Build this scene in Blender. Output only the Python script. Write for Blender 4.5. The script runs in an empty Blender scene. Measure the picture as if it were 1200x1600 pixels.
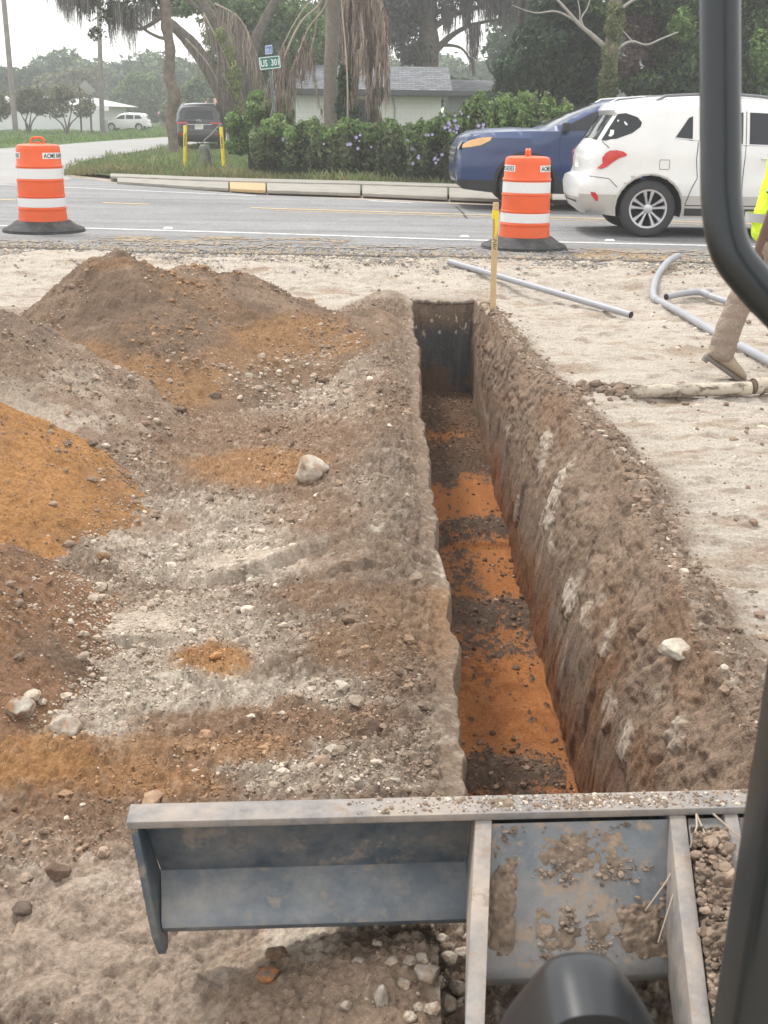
import bpy, bmesh, math, random
import numpy as np
from mathutils import Vector, Matrix
Q=1.0
random.seed(7); RNG = np.random.default_rng(11)
scene = bpy.context.scene
COL = scene.collection
R = math.radians
# ------------------------------------------------------------------ camera
H_EYE = 1.65; F_PX = 1850.0; PITCH = math.atan(622/1850); ROLL = 0.014
_r = Vector((1,0,0)); _f = Vector((0,math.cos(PITCH),-math.sin(PITCH))); _u = Vector((0,math.sin(PITCH),math.cos(PITCH)))
CR = (_r*math.cos(ROLL)+_u*math.sin(ROLL)).normalized(); CU = (_u*math.cos(ROLL)-_r*math.sin(ROLL)).normalized()
CAM0 = Vector((0,0,H_EYE))
cam_d = bpy.data.cameras.new('camera'); cam = bpy.data.objects.new('camera', cam_d); COL.objects.link(cam)
M = Matrix.Identity(4)
for i in range(3):
    M[i][0]=CR[i]; M[i][1]=CU[i]; M[i][2]=-_f[i]; M[i][3]=CAM0[i]
cam.matrix_world = M
cam_d.sensor_fit='VERTICAL'; cam_d.sensor_height=24; cam_d.sensor_width=18
cam_d.lens = F_PX/1600*24
cam_d.clip_start=0.05; cam_d.clip_end=3000
cam_d.dof.use_dof=True; cam_d.dof.focus_distance=6.0; cam_d.dof.aperture_fstop=11
scene.camera = cam
# ------------------------------------------------------------------ light
SUN_EL, SUN_AZ = R(58), R(-35)      # azimuth measured from +Y towards +X : behind-left of the road
world = bpy.data.worlds.new("World"); scene.world = world; world.use_nodes=True
nt = world.node_tree; nt.nodes.clear()
sky = nt.nodes.new('ShaderNodeTexSky'); sky.sky_type='NISHITA'; sky.sun_disc=False
sky.sun_elevation=SUN_EL; sky.sun_rotation=SUN_AZ; sky.dust_density=1.5; sky.air_density=1.0; sky.ozone_density=1.0
hs = nt.nodes.new('ShaderNodeMix'); hs.data_type='RGBA'; hs.inputs[0].default_value=0.85; hs.inputs[7].default_value=(7.5,7.4,7.2,1)   # thin bright cloud deck in front of the sky
bg = nt.nodes.new('ShaderNodeBackground'); bg.inputs['Strength'].default_value=0.15
wo = nt.nodes.new('ShaderNodeOutputWorld')
nt.links.new(sky.outputs[0], hs.inputs[6]); nt.links.new(hs.outputs[2], bg.inputs[0]); nt.links.new(bg.outputs[0], wo.inputs[0])
sun_d = bpy.data.lights.new('sun','SUN'); sun_d.energy=1.9; sun_d.angle=R(10); sun_d.color=(1,0.96,0.9)
sun = bpy.data.objects.new('sun', sun_d); COL.objects.link(sun)
sdir = Vector((math.sin(SUN_AZ)*math.cos(SUN_EL), math.cos(SUN_AZ)*math.cos(SUN_EL), math.sin(SUN_EL)))
sun.rotation_euler = (-sdir).to_track_quat('-Z','Y').to_euler(); sun.location = sdir*50
scene.view_settings.view_transform='Standard'; scene.view_settings.look='None'
scene.view_settings.exposure=0.72; scene.view_settings.gamma=1
scene.cycles.max_bounces=6; scene.cycles.diffuse_bounces=3; scene.cycles.glossy_bounces=3
scene.cycles.transmission_bounces=3; scene.cycles.transparent_max_bounces=4; scene.cycles.volume_bounces=1; scene.cycles.volume_step_rate=10; scene.cycles.volume_max_steps=16
scene.cycles.caustics_reflective=False; scene.cycles.caustics_refractive=False
# ------------------------------------------------------------------ pixel -> world (photo pixels, 1200x1600)
def ray(x,y): return _f + CR*((x-600)/F_PX) + CU*((800-y)/F_PX)
def px(x,y,z=0.0):
    d=ray(x,y); t=(z-H_EYE)/d.z; return CAM0+d*t
def pd(x,y,depth): return CAM0+ray(x,y)*depth
def pY(x,y,Y): d=ray(x,y); return CAM0+d*(Y/d.y)
def pX(x,y,X): d=ray(x,y); return CAM0+d*(X/d.x)
def pix(X,Y,Z):
    """where world points fall in the photograph (used to lay out stains once, in world space)"""
    dx=X; dy=Y; dz=Z-H_EYE; d=dy*_f.y+dz*_f.z
    return 600+F_PX*(dx*CR.x+dy*CR.y+dz*CR.z)/d, 800-F_PX*(dx*CU.x+dy*CU.y+dz*CU.z)/d
def pblob(X,Y,Z,blobs,warp):
    u,v=pix(X,Y,Z); o=np.zeros(X.shape,np.float32)
    for (bx,by,rx,ry,s) in blobs:
        d=np.sqrt(((u-bx)/rx)**2+((v-by)/ry)**2); o=np.maximum(o,s*(1-sst(.62,1.2,d+warp)))
    return o
# ------------------------------------------------------------------ noise
def hsh(ix,iy,iz,seed):
    n = (ix.astype(np.uint32)*np.uint32(374761393) + iy.astype(np.uint32)*np.uint32(668265263)
         + (iz.astype(np.uint32) if hasattr(iz,'astype') else np.uint32(iz))*np.uint32(2246822519) + np.uint32((seed*40503+12345)&0xffffffff))
    n ^= n>>np.uint32(13); n *= np.uint32(1274126177); n ^= n>>np.uint32(16); n*=np.uint32(2654435761); n^=n>>np.uint32(15)
    return (n & np.uint32(0xffffff)).astype(np.float32)/np.float32(0xffffff)
def _q(t): return t*t*t*(t*(t*6-15)+10)
def n2(x,y,seed=0):
    xi=np.floor(x); yi=np.floor(y); fx=_q((x-xi).astype(np.float32)); fy=_q((y-yi).astype(np.float32))
    xi=xi.astype(np.int64); yi=yi.astype(np.int64)
    a=hsh(xi,yi,0,seed); b=hsh(xi+1,yi,0,seed); c=hsh(xi,yi+1,0,seed); d=hsh(xi+1,yi+1,0,seed)
    return (a+(b-a)*fx+(c-a)*fy+(a-b-c+d)*fx*fy)*2-1
def n3(x,y,z,seed=0):
    xi=np.floor(x); yi=np.floor(y); zi=np.floor(z)
    fx=_q((x-xi).astype(np.float32)); fy=_q((y-yi).astype(np.float32)); fz=_q((z-zi).astype(np.float32))
    xi=xi.astype(np.int64); yi=yi.astype(np.int64); zi=zi.astype(np.int64); o=0
    for dz in (0,1):
        a=hsh(xi,yi,zi+dz,seed); b=hsh(xi+1,yi,zi+dz,seed); c=hsh(xi,yi+1,zi+dz,seed); d=hsh(xi+1,yi+1,zi+dz,seed)
        v=a+(b-a)*fx+(c-a)*fy+(a-b-c+d)*fx*fy
        o = o + v*((1-fz) if dz==0 else fz)
    return o*2-1
def fbm2(x,y,oct=4,seed=0,gain=.5):
    s=0;a=1;t=0
    for i in range(oct):
        s=s+a*n2(x*2**i+i*17.3,y*2**i-i*9.1,seed+i); t+=a; a*=gain
    return s/t
def fbm3(x,y,z,oct=4,seed=0,gain=.5):
    s=0;a=1;t=0
    for i in range(oct):
        s=s+a*n3(x*2**i+i*17.3,y*2**i-i*9.1,z*2**i+i*3.3,seed+i); t+=a; a*=gain
    return s/t
def clod2(x,y,seed=0,dens=1.0):
    """domes on a jittered grid: height 0..1 and a random number of the nearest dome"""
    xi=np.floor(x).astype(np.int64); yi=np.floor(y).astype(np.int64)
    best=np.zeros(x.shape,np.float32); rid=np.zeros(x.shape,np.float32)
    for dx in (-1,0,1):
        for dy in (-1,0,1):
            cx=xi+dx; cy=yi+dy
            jx=hsh(cx,cy,1,seed); jy=hsh(cx,cy,2,seed); rr=hsh(cx,cy,3,seed)
            r=.22+.5*rr*rr
            d2=((x-cx-jx)**2+(y-cy-jy)**2)/(r*r)
            h=np.sqrt(np.clip(1-d2,0,1))*r*(hsh(cx,cy,4,seed)<dens)
            m=h>best; best=np.where(m,h,best); rid=np.where(m,hsh(cx,cy,5,seed),rid)
    return best.astype(np.float32), rid
def sst(a,b,x):
    t=np.clip((x-a)/(b-a),0,1); return t*t*(3-2*t)
# ------------------------------------------------------------------ mesh helpers
def np_mesh(name, V, F, mat=None, col=None, smooth=True, parent=None, kind=None, mats=None, fmat=None):
    """V (n,3), F (m,3 or 4) -> object; col (n,3) point colours"""
    V=np.asarray(V,np.float32); F=np.asarray(F,np.int32); k=F.shape[1]
    me=bpy.data.meshes.new(name); me.vertices.add(len(V)); me.vertices.foreach_set('co',V.ravel())
    me.loops.add(F.size); me.loops.foreach_set('vertex_index',F.ravel())
    me.polygons.add(len(F)); me.polygons.foreach_set('loop_start',np.arange(0,F.size,k,dtype=np.int32))
    me.polygons.foreach_set('loop_total',np.full(len(F),k,np.int32))
    me.polygons.foreach_set('use_smooth',np.full(len(F),bool(smooth)))
    if fmat is not None: me.polygons.foreach_set('material_index',np.asarray(fmat,np.int32))
    if col is not None:
        a=me.color_attributes.new('Col','FLOAT_COLOR','POINT'); c=np.ones((len(V),4),np.float32); c[:,:3]=col
        a.data.foreach_set('color',c.ravel())
    me.update(calc_edges=True)
    o=bpy.data.objects.new(name,me); COL.objects.link(o)
    for m in (mats or ([mat] if mat else [])): me.materials.append(m)
    if parent: o.parent=parent
    if kind: o['kind']=kind
    return o
def tag(o,label=None,cat=None,group=None,kind=None):
    if label: o['label']=label
    if cat: o['category']=cat
    if group: o['group']=group
    if kind: o['kind']=kind
    return o
def empty(name,loc=(0,0,0),rz=0.0,label=None,cat=None,group=None):
    o=bpy.data.objects.new(name,None); COL.objects.link(o); o.location=loc; o.rotation_euler=(0,0,rz); o.empty_display_size=.1
    return tag(o,label,cat,group)
class MB:
    def __init__(s): s.v=[]; s.f=[]; s.m=[]
    def add(s,vs,fs,m=0):
        b=len(s.v); s.v+= [tuple(v) for v in vs]; s.f+=[tuple(i+b for i in f) for f in fs]; s.m+=[m]*len(fs); return s
    def box(s,c,d,m=0,rot=None):
        x,y,z=[q/2 for q in d]
        P=[Vector((sx*x,sy*y,sz*z)) for sz in(-1,1) for sy in(-1,1) for sx in(-1,1)]
        if rot: P=[rot@p for p in P]
        P=[p+Vector(c) for p in P]
        return s.add(P,[(0,2,3,1),(4,5,7,6),(0,1,5,4),(2,6,7,3),(0,4,6,2),(1,3,7,5)],m)
    def tube(s,pts,r,n=8,m=0,cap=True):
        pts=[Vector(p) for p in pts]; rs=r if hasattr(r,'__len__') else [r]*len(pts)
        V=[];F=[]; up=None
        for i,p in enumerate(pts):
            t=(pts[min(i+1,len(pts)-1)]-pts[max(i-1,0)]).normalized()
            if up is None:
                up=t.orthogonal().normalized()
            up=(up-t*up.dot(t)).normalized(); b=t.cross(up)
            for k in range(n):
                a=2*math.pi*k/n; V.append(p+(up*math.cos(a)+b*math.sin(a))*rs[i])
        for i in range(len(pts)-1):
            for k in range(n):
                a=i*n+k; c=i*n+(k+1)%n; F.append((a,c,c+n,a+n))
        if cap: F.append(tuple(range(n-1,-1,-1))); F.append(tuple(range((len(pts)-1)*n,len(pts)*n)))
        return s.add(V,F,m)
    def lathe(s,prof,n=32,m=0,c=(0,0,0),axis='Z'):
        V=[];F=[]
        for (r,z) in prof:
            for k in range(n):
                a=2*math.pi*k/n
                p=(r*math.cos(a),r*math.sin(a),z)
                if axis=='Y': p=(r*math.cos(a),z,r*math.sin(a))
                V.append((p[0]+c[0],p[1]+c[1],p[2]+c[2]))
        for i in range(len(prof)-1):
            for k in range(n):
                a=i*n+k; b=i*n+(k+1)%n
                F.append((a,b,b+n,a+n) if axis=='Z' else (a,a+n,b+n,b))
        return s.add(V,F,m)
    def prism(s,poly,y0,y1,m=0,plane='XZ'):
        n=len(poly)
        def P(p,y): return (p[0],y,p[1]) if plane=='XZ' else ((y,p[0],p[1]) if plane=='YZ' else (p[0],p[1],y))
        V=[P(p,y0) for p in poly]+[P(p,y1) for p in poly]
        F=[tuple(range(n)),tuple(range(2*n-1,n-1,-1))]+[(i,(i+1)%n+0,(i+1)%n+n,i+n) for i in range(n)]
        return s.add(V,F,m)
    def build(s,name,mats,parent=None,smooth=False,bevel=0,seg=2,angle=40):
        me=bpy.data.meshes.new(name); me.from_pydata(s.v,[],s.f); me.update()
        mats=mats if isinstance(mats,(list,tuple)) else [mats]
        for m in mats: me.materials.append(m)
        me.polygons.foreach_set('material_index',s.m)
        bm=bmesh.new(); bm.from_mesh(me); bmesh.ops.recalc_face_normals(bm,faces=bm.faces)
        if bevel>0:
            bmesh.ops.remove_doubles(bm,verts=bm.verts,dist=1e-5)
            es=[e for e in bm.edges if len(e.link_faces)==2 and e.calc_face_angle(0)>R(30)]
            bmesh.ops.bevel(bm,geom=es,offset=bevel,segments=seg,affect='EDGES',profile=.5,clamp_overlap=True)
        if smooth or bevel>0:
            for f in bm.faces: f.smooth=True
            for e in bm.edges:
                if len(e.link_faces)==2 and e.calc_face_angle(0)>R(angle): e.smooth=False
        bm.to_mesh(me); bm.free(); me.update()
        o=bpy.data.objects.new(name,me); COL.objects.link(o)
        if parent: o.parent=parent
        return o
# ------------------------------------------------------------------ materials
def mat(name,col,rough=.6,metal=0,spec=.5,noise=None,bump=None,attr=False,coat=0,emit=None,trans=0,scale2=None):
    """noise=(scale,amount) mottles the colour, bump=(scale,dist)"""
    m=bpy.data.materials.new(name); m.use_nodes=True; nt=m.node_tree; b=nt.nodes['Principled BSDF']
    b.inputs['Roughness'].default_value=rough; b.inputs['Metallic'].default_value=metal
    b.inputs['Specular IOR Level'].default_value=spec; b.inputs['Coat Weight'].default_value=coat
    b.inputs['Base Color'].default_value=(*col,1)
    tc=nt.nodes.new('ShaderNodeTexCoord')
    src=None
    if attr:
        a=nt.nodes.new('ShaderNodeVertexColor'); a.layer_name='Col'; src=a.outputs[0]
    if noise:
        nz=nt.nodes.new('ShaderNodeTexNoise'); nz.inputs['Scale'].default_value=noise[0]; nz.inputs['Detail'].default_value=6; nz.inputs['Roughness'].default_value=.65
        nt.links.new(tc.outputs['Object'],nz.inputs['Vector'])
        mr=nt.nodes.new('ShaderNodeMapRange'); mr.inputs['From Min'].default_value=.3; mr.inputs['From Max'].default_value=.7
        mr.inputs['To Min'].default_value=1-noise[1]; mr.inputs['To Max'].default_value=1+noise[1]
        nt.links.new(nz.outputs[0],mr.inputs[0])
        mx=nt.nodes.new('ShaderNodeVectorMath'); mx.operation='SCALE'
        if src: nt.links.new(src,mx.inputs[0])
        else: mx.inputs[0].default_value=col
        nt.links.new(mr.outputs[0],mx.inputs['Scale']); src=mx.outputs[0]
    if src: nt.links.new(src,b.inputs['Base Color'])
    if bump:
        nz=nt.nodes.new('ShaderNodeTexNoise'); nz.inputs['Scale'].default_value=bump[0]; nz.inputs['Detail'].default_value=5; nz.inputs['Roughness'].default_value=.7
        nt.links.new(tc.outputs['Object'],nz.inputs['Vector'])
        bp=nt.nodes.new('ShaderNodeBump'); bp.inputs['Distance'].default_value=bump[1]; bp.inputs['Strength'].default_value=1
        nt.links.new(nz.outputs[0],bp.inputs['Height']); nt.links.new(bp.outputs[0],b.inputs['Normal'])
    if emit: b.inputs['Emission Color'].default_value=(*emit[0],1); b.inputs['Emission Strength'].default_value=emit[1]
    if trans: b.inputs['Transmission Weight'].default_value=trans
    return m
def dirty(m,dcol,scale=6,lo=.5,hi=.62,bumpd=.002,aniso=None):
    """patches of dried dirt over a material's own colour"""
    nt=m.node_tree; b=nt.nodes['Principled BSDF']; inp=b.inputs['Base Color']
    tc=nt.nodes.new('ShaderNodeTexCoord'); nz=nt.nodes.new('ShaderNodeTexNoise'); nz.inputs['Scale'].default_value=scale
    nz.inputs['Detail'].default_value=9; nz.inputs['Roughness'].default_value=.72
    vec=tc.outputs['Object']
    if aniso:
        mp=nt.nodes.new('ShaderNodeMapping'); mp.inputs['Scale'].default_value=aniso; nt.links.new(vec,mp.inputs[0]); vec=mp.outputs[0]
    nt.links.new(vec,nz.inputs['Vector'])
    mr=nt.nodes.new('ShaderNodeMapRange'); mr.inputs['From Min'].default_value=lo; mr.inputs['From Max'].default_value=hi; nt.links.new(nz.outputs[0],mr.inputs[0])
    mx=nt.nodes.new('ShaderNodeMix'); mx.data_type='RGBA'
    if inp.is_linked: nt.links.new(inp.links[0].from_socket,mx.inputs[6])
    else: mx.inputs[6].default_value=inp.default_value
    mx.inputs[7].default_value=(*dcol,1)
    nt.links.new(mr.outputs[0],mx.inputs[0]); nt.links.new(mx.outputs[2],inp)
    mr2=nt.nodes.new('ShaderNodeMapRange'); mr2.inputs['To Min'].default_value=b.inputs['Roughness'].default_value; mr2.inputs['To Max'].default_value=.95
    nt.links.new(mr.outputs[0],mr2.inputs[0]); nt.links.new(mr2.outputs[0],b.inputs['Roughness'])
    if bumpd and not b.inputs['Normal'].is_linked:
        bp=nt.nodes.new('ShaderNodeBump'); bp.inputs['Distance'].default_value=bumpd
        nz2=nt.nodes.new('ShaderNodeTexNoise'); nz2.inputs['Scale'].default_value=scale*12; nz2.inputs['Detail'].default_value=4; nt.links.new(tc.outputs['Object'],nz2.inputs['Vector'])
        ad=nt.nodes.new('ShaderNodeMath'); ad.operation='MULTIPLY'; nt.links.new(mr.outputs[0],ad.inputs[0]); nt.links.new(nz2.outputs[0],ad.inputs[1])
        nt.links.new(ad.outputs[0],bp.inputs['Height']); nt.links.new(bp.outputs[0],b.inputs['Normal'])
    return m
# ================================================================== THE DUG SITE
SAND=np.array([.495,.44,.375]); DIRT=np.array([.250,.183,.134]); DARK=np.array([.125,.092,.070]); PALE=np.array([.62,.54,.445])
ORNG=np.array([.39,.205,.085]); BRWN=np.array([.265,.158,.095]); MUD=np.array([.445,.35,.275]); GREY=np.array([.13,.125,.13]); FLOR=np.array([.41,.168,.060])
M_SOIL=mat('soil',(1,1,1),rough=.97,spec=.12,attr=True,noise=(75,.34),bump=(150,.013))
M_SAND_SOIL=M_SOIL
def blobmask(x,y,blobs,warp,z=0.0):
    """blobs: (px,py,rx,ry,strength) in photo pixels laid down on the ground as ellipses"""
    if z==0.0: return pblob(x,y,ground0(x,y),blobs,warp)
    o=np.zeros(x.shape,np.float32)
    for (bx,by,rx,ry,s) in blobs:
        c=px(bx,by,z); e=px(bx+rx,by,z); t=px(bx,by-ry,z); b=px(bx,by+ry,z)
        ax=abs(e.x-c.x); ay=abs(t.y-b.y)/2; cy=(t.y+b.y)/2
        d=np.sqrt(((x-c.x)/ax)**2+((y-cy)/ay)**2)
        o=np.maximum(o,s*(1-sst(.62,1.2,d+warp)))
    return o
def xt_of(y): return np.interp(y,[2,3,4.4,5.0,5.6,6.4,7.25,8.5,10.5],[1.06,1.03,1.04,1.10,1.12,1.06,1.0,.9,.82])
TY0,TY1=2.35,11.0; FZ=-.95
def kx(y): return sst(TY0,TY0+.25,y)*(y<=TY1)
def ground0(x,y):
    """smooth ground height of the site without the trench"""
    z=.2*sst(10.95,12.3,y)
    along=sst(1.9,2.6,y)*(1-sst(10.6,11.3,y))
    wob=n2(y*1.9,y*0+3,5)
    cl=-.02+.05*wob
    L=np.exp(-((x-cl)/np.where(x<cl,.34,.26))**2)*(.145+.06*n2(y*2.6,y*0,9)+.02*n2(y*7,x*4,10))
    xr=xt_of(y)+.03
    Rr=np.exp(-((x-xr)/np.where(x>xr,.11+.03*n2(y*2.2,y*0,19),.10))**2)*(.085+.05*n2(y*3.1,y*0+7,11))
    mid=((x>.2)&(x<xr-.05))
    z=z+along*(np.where(mid&(x>.2),np.maximum(L,Rr),np.where(x<.5,L,Rr)))
    z=z+.02*fbm2(x*1.3,y*1.3,3,31)*np.where(x<.5,1,.35)
    z=z-.05*np.exp(-((x+.8)/.5)**2)*sst(2.5,4,y)*(1-sst(7,9,y))
    return z
def zones(x,y):
    w=.35*fbm2(x*3.1,y*3.1,4,41)+.18*fbm2(x*11,y*11,3,45)
    wx=w*.6
    xr=xt_of(y)
    right=sst(xr+.10,xr+.30,x+w*.30)*sst(2.0,2.4,y)
    far=sst(9.7,10.8,y+w*1.2-.9*np.exp(-((x-.5)/.5)**2)*0)
    far=np.where(x<.2,far,np.maximum(far,right))
    far=far*(1-.0)
    near_r=((x>.9)).astype(np.float32)
    sand=np.clip(np.maximum(np.where(x>.5,right,0),far),0,1)
    berm=np.exp(-((x-.0)/.35)**2)*(y<10.9)
    # keep the lip of the trench brown at its far end
    lip=np.exp(-((y-10.95)/.22)**2)*((x>.0)&(x<1.0)); sand=sand*(1-.75*lip)
    orng=blobmask(x,y,[(400,735,120,34,.7),(340,1040,58,26,1),(505,515,70,18,.75),(650,965,80,60,.75),(560,1010,90,40,.4),(60,1185,120,55,.95),(170,1215,170,40,.6),(300,560,150,60,.6),(250,1175,230,26,.55)],w)
    brwn=blobmask(x,y,[(450,1135,250,34,.85),(640,1050,70,60,.7),(430,690,200,60,.5),(520,930,90,26,.6),(170,1240,200,60,.8),(90,1300,160,60,.6),(600,640,50,60,.4),(480,800,90,40,.5),(230,820,70,20,.5)],w)
    pale=blobmask(x,y,[(250,1010,220,85,.72),(300,835,190,40,.8),(120,960,90,50,.75),(600,760,50,80,.5),(655,1130,45,80,.55),(560,600,40,60,.35),(60,1330,90,40,.5),(320,880,170,40,.75),(200,985,110,34,.85),(330,1085,270,36,1),(120,1125,110,55,.9),(430,620,110,40,.5),(340,800,200,30,.6),(520,1215,180,30,.55),(600,790,45,40,.5),(560,1175,90,40,.45),(250,1350,170,60,.5),(690,880,12,50,.9),(640,1120,40,40,.4),(480,620,90,50,.4),(330,1400,100,60,.3)],w)
    mud=blobmask(x,y,[(180,1500,330,150,1),(420,1540,160,110,1),(120,1400,150,60,.7),(420,882,120,16,.95),(205,975,80,20,.9)],w)
    return sand,orng,brwn,pale,mud,w
def soilcolor(x,y):
    sand,orng,brwn,pale,mud,w=zones(x,y)
    c=np.empty(x.shape+(3,),np.float32); c[:]=DIRT
    v=fbm2(x*6,y*6,4,51)
    c+= (.25*v)[...,None]*DIRT
    def mix(c,col,m): return c+(col-c)*m[...,None]
    speck=sst(.1,.5,fbm2(x*40,y*40,3,53))
    c=mix(c,PALE,speck*.45*(1-sand))
    c=mix(c,MUD,mud*.85)
    c=mix(c,PALE,np.clip(pale*1.15,0,1)*.85*(0.60+.40*speck))
    c=mix(c,BRWN,brwn*.85)
    c=mix(c,ORNG,orng*.9)
    c=mix(c,SAND,sand)
    bm_=np.exp(-((x-.08)/.20)**2)*(y<10.9)*(y>2.2)*(x<.5); c=mix(c,DIRT*.88,bm_*.72*sst(-.5,.2,fbm2(x*5,y*3,4,54)))
    # damp brown streaks on the pale sand
    st=sst(.05,.5,fbm2(x*2.2,y*7.5,5,57,.62))*sand
    c=mix(c,DIRT*1.35,st*.68)
    st2=sst(.22,.45,fbm2(x*9,y*26,4,58,.6))*sand; c=mix(c,DIRT*1.05,st2*.55)
    c=mix(c,SAND*1.12,sst(.1,.5,fbm2(x*3+9,y*6,4,59))*sand*.6)
    return c,sand,orng,brwn,pale,mud
def rough_disp(x,y,sand,orng,mud):
    d1,i1=clod2(x/.085,y/.085,61,.5); d2,i2=clod2(x/.034,y/.034,62,.75); d3,i3=clod2(x/.014,y/.014,63,.8)
    rg=(1-sand)*(1-.55*np.clip(orng,0,1))
    patch=sst(-.25,.35,fbm2(x*2.5,y*2.5,3,65))
    h=rg*(.040*d1*patch*(1-.5*mud)+.026*d2*(.35+.65*patch)+.021*d3)+(1-sand)*(1-.5*mud)*.017*fbm2(x*34,y*34,4,64,.65)
    h+=(1-sand)*.016*fbm2(x*9,y*9,5,66,.6)
    # smooth but trodden sand: low wind-blown and scraped ripples
    rid=1-np.abs(fbm2(x*2.6+.6*n2(x*1.3,y*2,12),y*7.5,4,74,.6))*2.4
    h+=sand*(.040*fbm2(x*1.7,y*3.4,5,67,.6)+.020*fbm2(x*4.5,y*15,4,68,.62)+.014*np.clip(rid,0,1)**3+.012*d2*(i2>.93)+.016*d1*(i1>.92))
    h+=orng*(1-sand)*.014*d3
    # clay lumps pressed by the tracks
    h+=mud*.035*np.abs(fbm2(x*5+2*n2(x*2,y*2,3),y*7,3,69))*(1-sand)
    # dried clay: two broken ledges, a flat smear and lumps rolled up by the tracks
    def ledge(h,bx,by,rx,amp,lip,sd):
        c=px(bx,by); e=px(bx+rx,by); ww=abs(e.x-c.x); y0=c.y+.05*fbm2(x*3,x*0,3,sd)+.25*(x-c.x)*0
        t=y-y0; m=np.exp(-((x-c.x)/ww)**4); return h*(1-.75*m*np.exp(-((t-lip/2)/lip)**2))+amp*m*(sst(-.006,.004,t)*np.exp(-np.maximum(t,0)/lip)-.5*np.exp(-((t+.02)/.022)**2))
    h=ledge(h,425,893,105,.050,.16,710); h=ledge(h,205,990,75,.032,.22,712); h=ledge(h,545,943,40,.03,.10,713)
    for (bx,by,rx,ry,am,an) in [(338,1292,34,13,.028,.3),(222,1462,26,14,.03,.0),(345,1537,46,19,.034,-.2),(308,1468,36,15,.026,.5),(150,1500,60,26,.028,.2),(60,1470,46,16,.022,-.4),(70,1550,50,22,.03,.3),(250,1555,36,22,.03,.0),(130,1385,50,14,.018,.4),(20,1420,30,16,.02,.0),(180,1330,24,12,.02,.6)]:
        c=px(bx,by); ax=abs(px(bx+rx,by).x-c.x); ay=abs(px(bx,by-ry).y-c.y)
        X1=(x-c.x)*np.cos(an)+(y-c.y)*np.sin(an); Y1=-(x-c.x)*np.sin(an)+(y-c.y)*np.cos(an)
        m=np.clip(1-(X1/ax)**2-(Y1/ay)**2+.25*n2(x*18,y*18,714),0,1)
        h=h*(1-.8*np.clip(m*2.5,0,1))+am*np.sqrt(m)
    return h,(i1,d1,i2,d2)
def site():
    def span(a,b,f):
        o=[a]; 
        while o[-1]<b: o.append(o[-1]+f(o[-1]))
        o[-1]=b; return o
    XL=[-v for v in span(-.2,7,lambda v:.0055*Q*max(1,abs(v)/1.1))][::-1]   # -7 .. .2
    XR=span(1.16,7,lambda v:.008*Q*max(1,v/1.2))
    yy=span(.4,TY0,lambda v:.012*Q if v<1.6 else .005*Q)+span(TY0,TY1,lambda v:Q*(.0025+.0019*v))[1:]
    endw=np.linspace(0,1,int(90/Q))[1:]
    nT=len(yy); YB=yy+[TY1+.045*e for e in endw]+span(TY1+.045,13.4,lambda v:.02*Q)[1:]
    YB=np.array(YB); K=kx(YB); K[nT:nT+len(endw)]=(1-endw); K[nT+len(endw):]=0
    nl=int(40/Q); nf=int(110/Q); nr=int(190/Q)
    nL=len(XL); Y=YB[:,None]
    xl=.2+.020*n2(YB*2.3,YB*0,71)+.010*n2(YB*8,YB*0,72)+.005*n2(YB*23,YB*0,75); xf=.8+.008*n2(YB*3,YB*0,73); xt=xt_of(YB)
    kk=K[:,None]
    cols=[]; zc=[]; part=[]
    def add(x,zt,p,mode):
        cols.append(x); zc.append((zt,mode)); part.extend([p]*x.shape[1])
    XLa=np.array(XL); x=np.repeat(XLa[None,:],len(YB),0); x=x+(xl-.2)[:,None]*np.clip((x+.3)/.5,0,1)
    g=ground0(x,Y); add(x,g,0,0)
    t=(np.linspace(0,1,nl+1)**1.7)[None,1:]
    xw=xl[:,None]+.035*t; gw=ground0(xw,Y); zt=gw+(FZ-gw)*t; add(xw,gw*(1-kk)+zt*kk,1,1)
    t=np.linspace(0,1,nf+1)[None,1:]
    xfl=(xl+.035)[:,None]+(xf-xl-.035)[:,None]*t; gw=ground0(xfl,Y)
    def floorz(x,y):
        z=np.full(x.shape,FZ,np.float32)
        Ys=lambda p: px(700,p,FZ).y
        z+=.05*np.exp(-((y-Ys(690))/.7)**2)
        for (p,amp,wd,xc,xw_) in FLOORBANDS: z+=amp*np.exp(-((y-Ys(p))/wd)**2)*np.exp(-((x-xc)/xw_)**4)
        z+=-.03*sst(Ys(856)-.012,Ys(856)+.012,y)*-1
        return z
    zt=floorz(xfl,np.repeat(Y,xfl.shape[1],1)); add(xfl,gw*(1-kk)+zt*kk,1,2)
    t=np.linspace(0,1,nr+1)[None,1:]
    xr=xf[:,None]+(xt-xf)[:,None]*(.12*t+.88*t**3.0); gw=ground0(xr,Y); zt=FZ+(ground0(xr*0+xt[:,None],Y)-FZ)*t
    add(xr,gw*(1-kk)+zt*kk,1,3)
    e=np.array(XR); x=xt[:,None]+(e[None,:]-1.16+.008)*(7-xt)[:,None]/(7-1.16+.008); g=ground0(x,Y); add(x,g,0,0)
    X=np.concatenate(cols,1).astype(np.float64); Z=np.concatenate([z for z,_ in zc],1)
    mode=np.concatenate([np.full(c.shape[1],m) for c,(_,m) in zip(cols,zc)])
    YY=np.repeat(Y,X.shape[1],1)
    nrow,ncol=X.shape
    P=np.stack([X,YY,Z],-1)
    du=np.gradient(P,axis=1); dv=np.gradient(P,axis=0)
    N=np.cross(du,dv); N/= (np.linalg.norm(N,axis=-1,keepdims=True)+1e-12)
    md=np.repeat(mode[None,:],nrow,0)
    c,sand,orng,brwn,pale,mud=soilcolor(X,YY)
    h,(i1,d1,i2,d2)=rough_disp(X,YY,sand,orng,mud)
    tint=1+.22*(i1-.5)*(d1>.12)+.25*(i2-.5)*(d2>.08)
    c=c*np.where(sand>.5,1,tint)[...,None]
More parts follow.
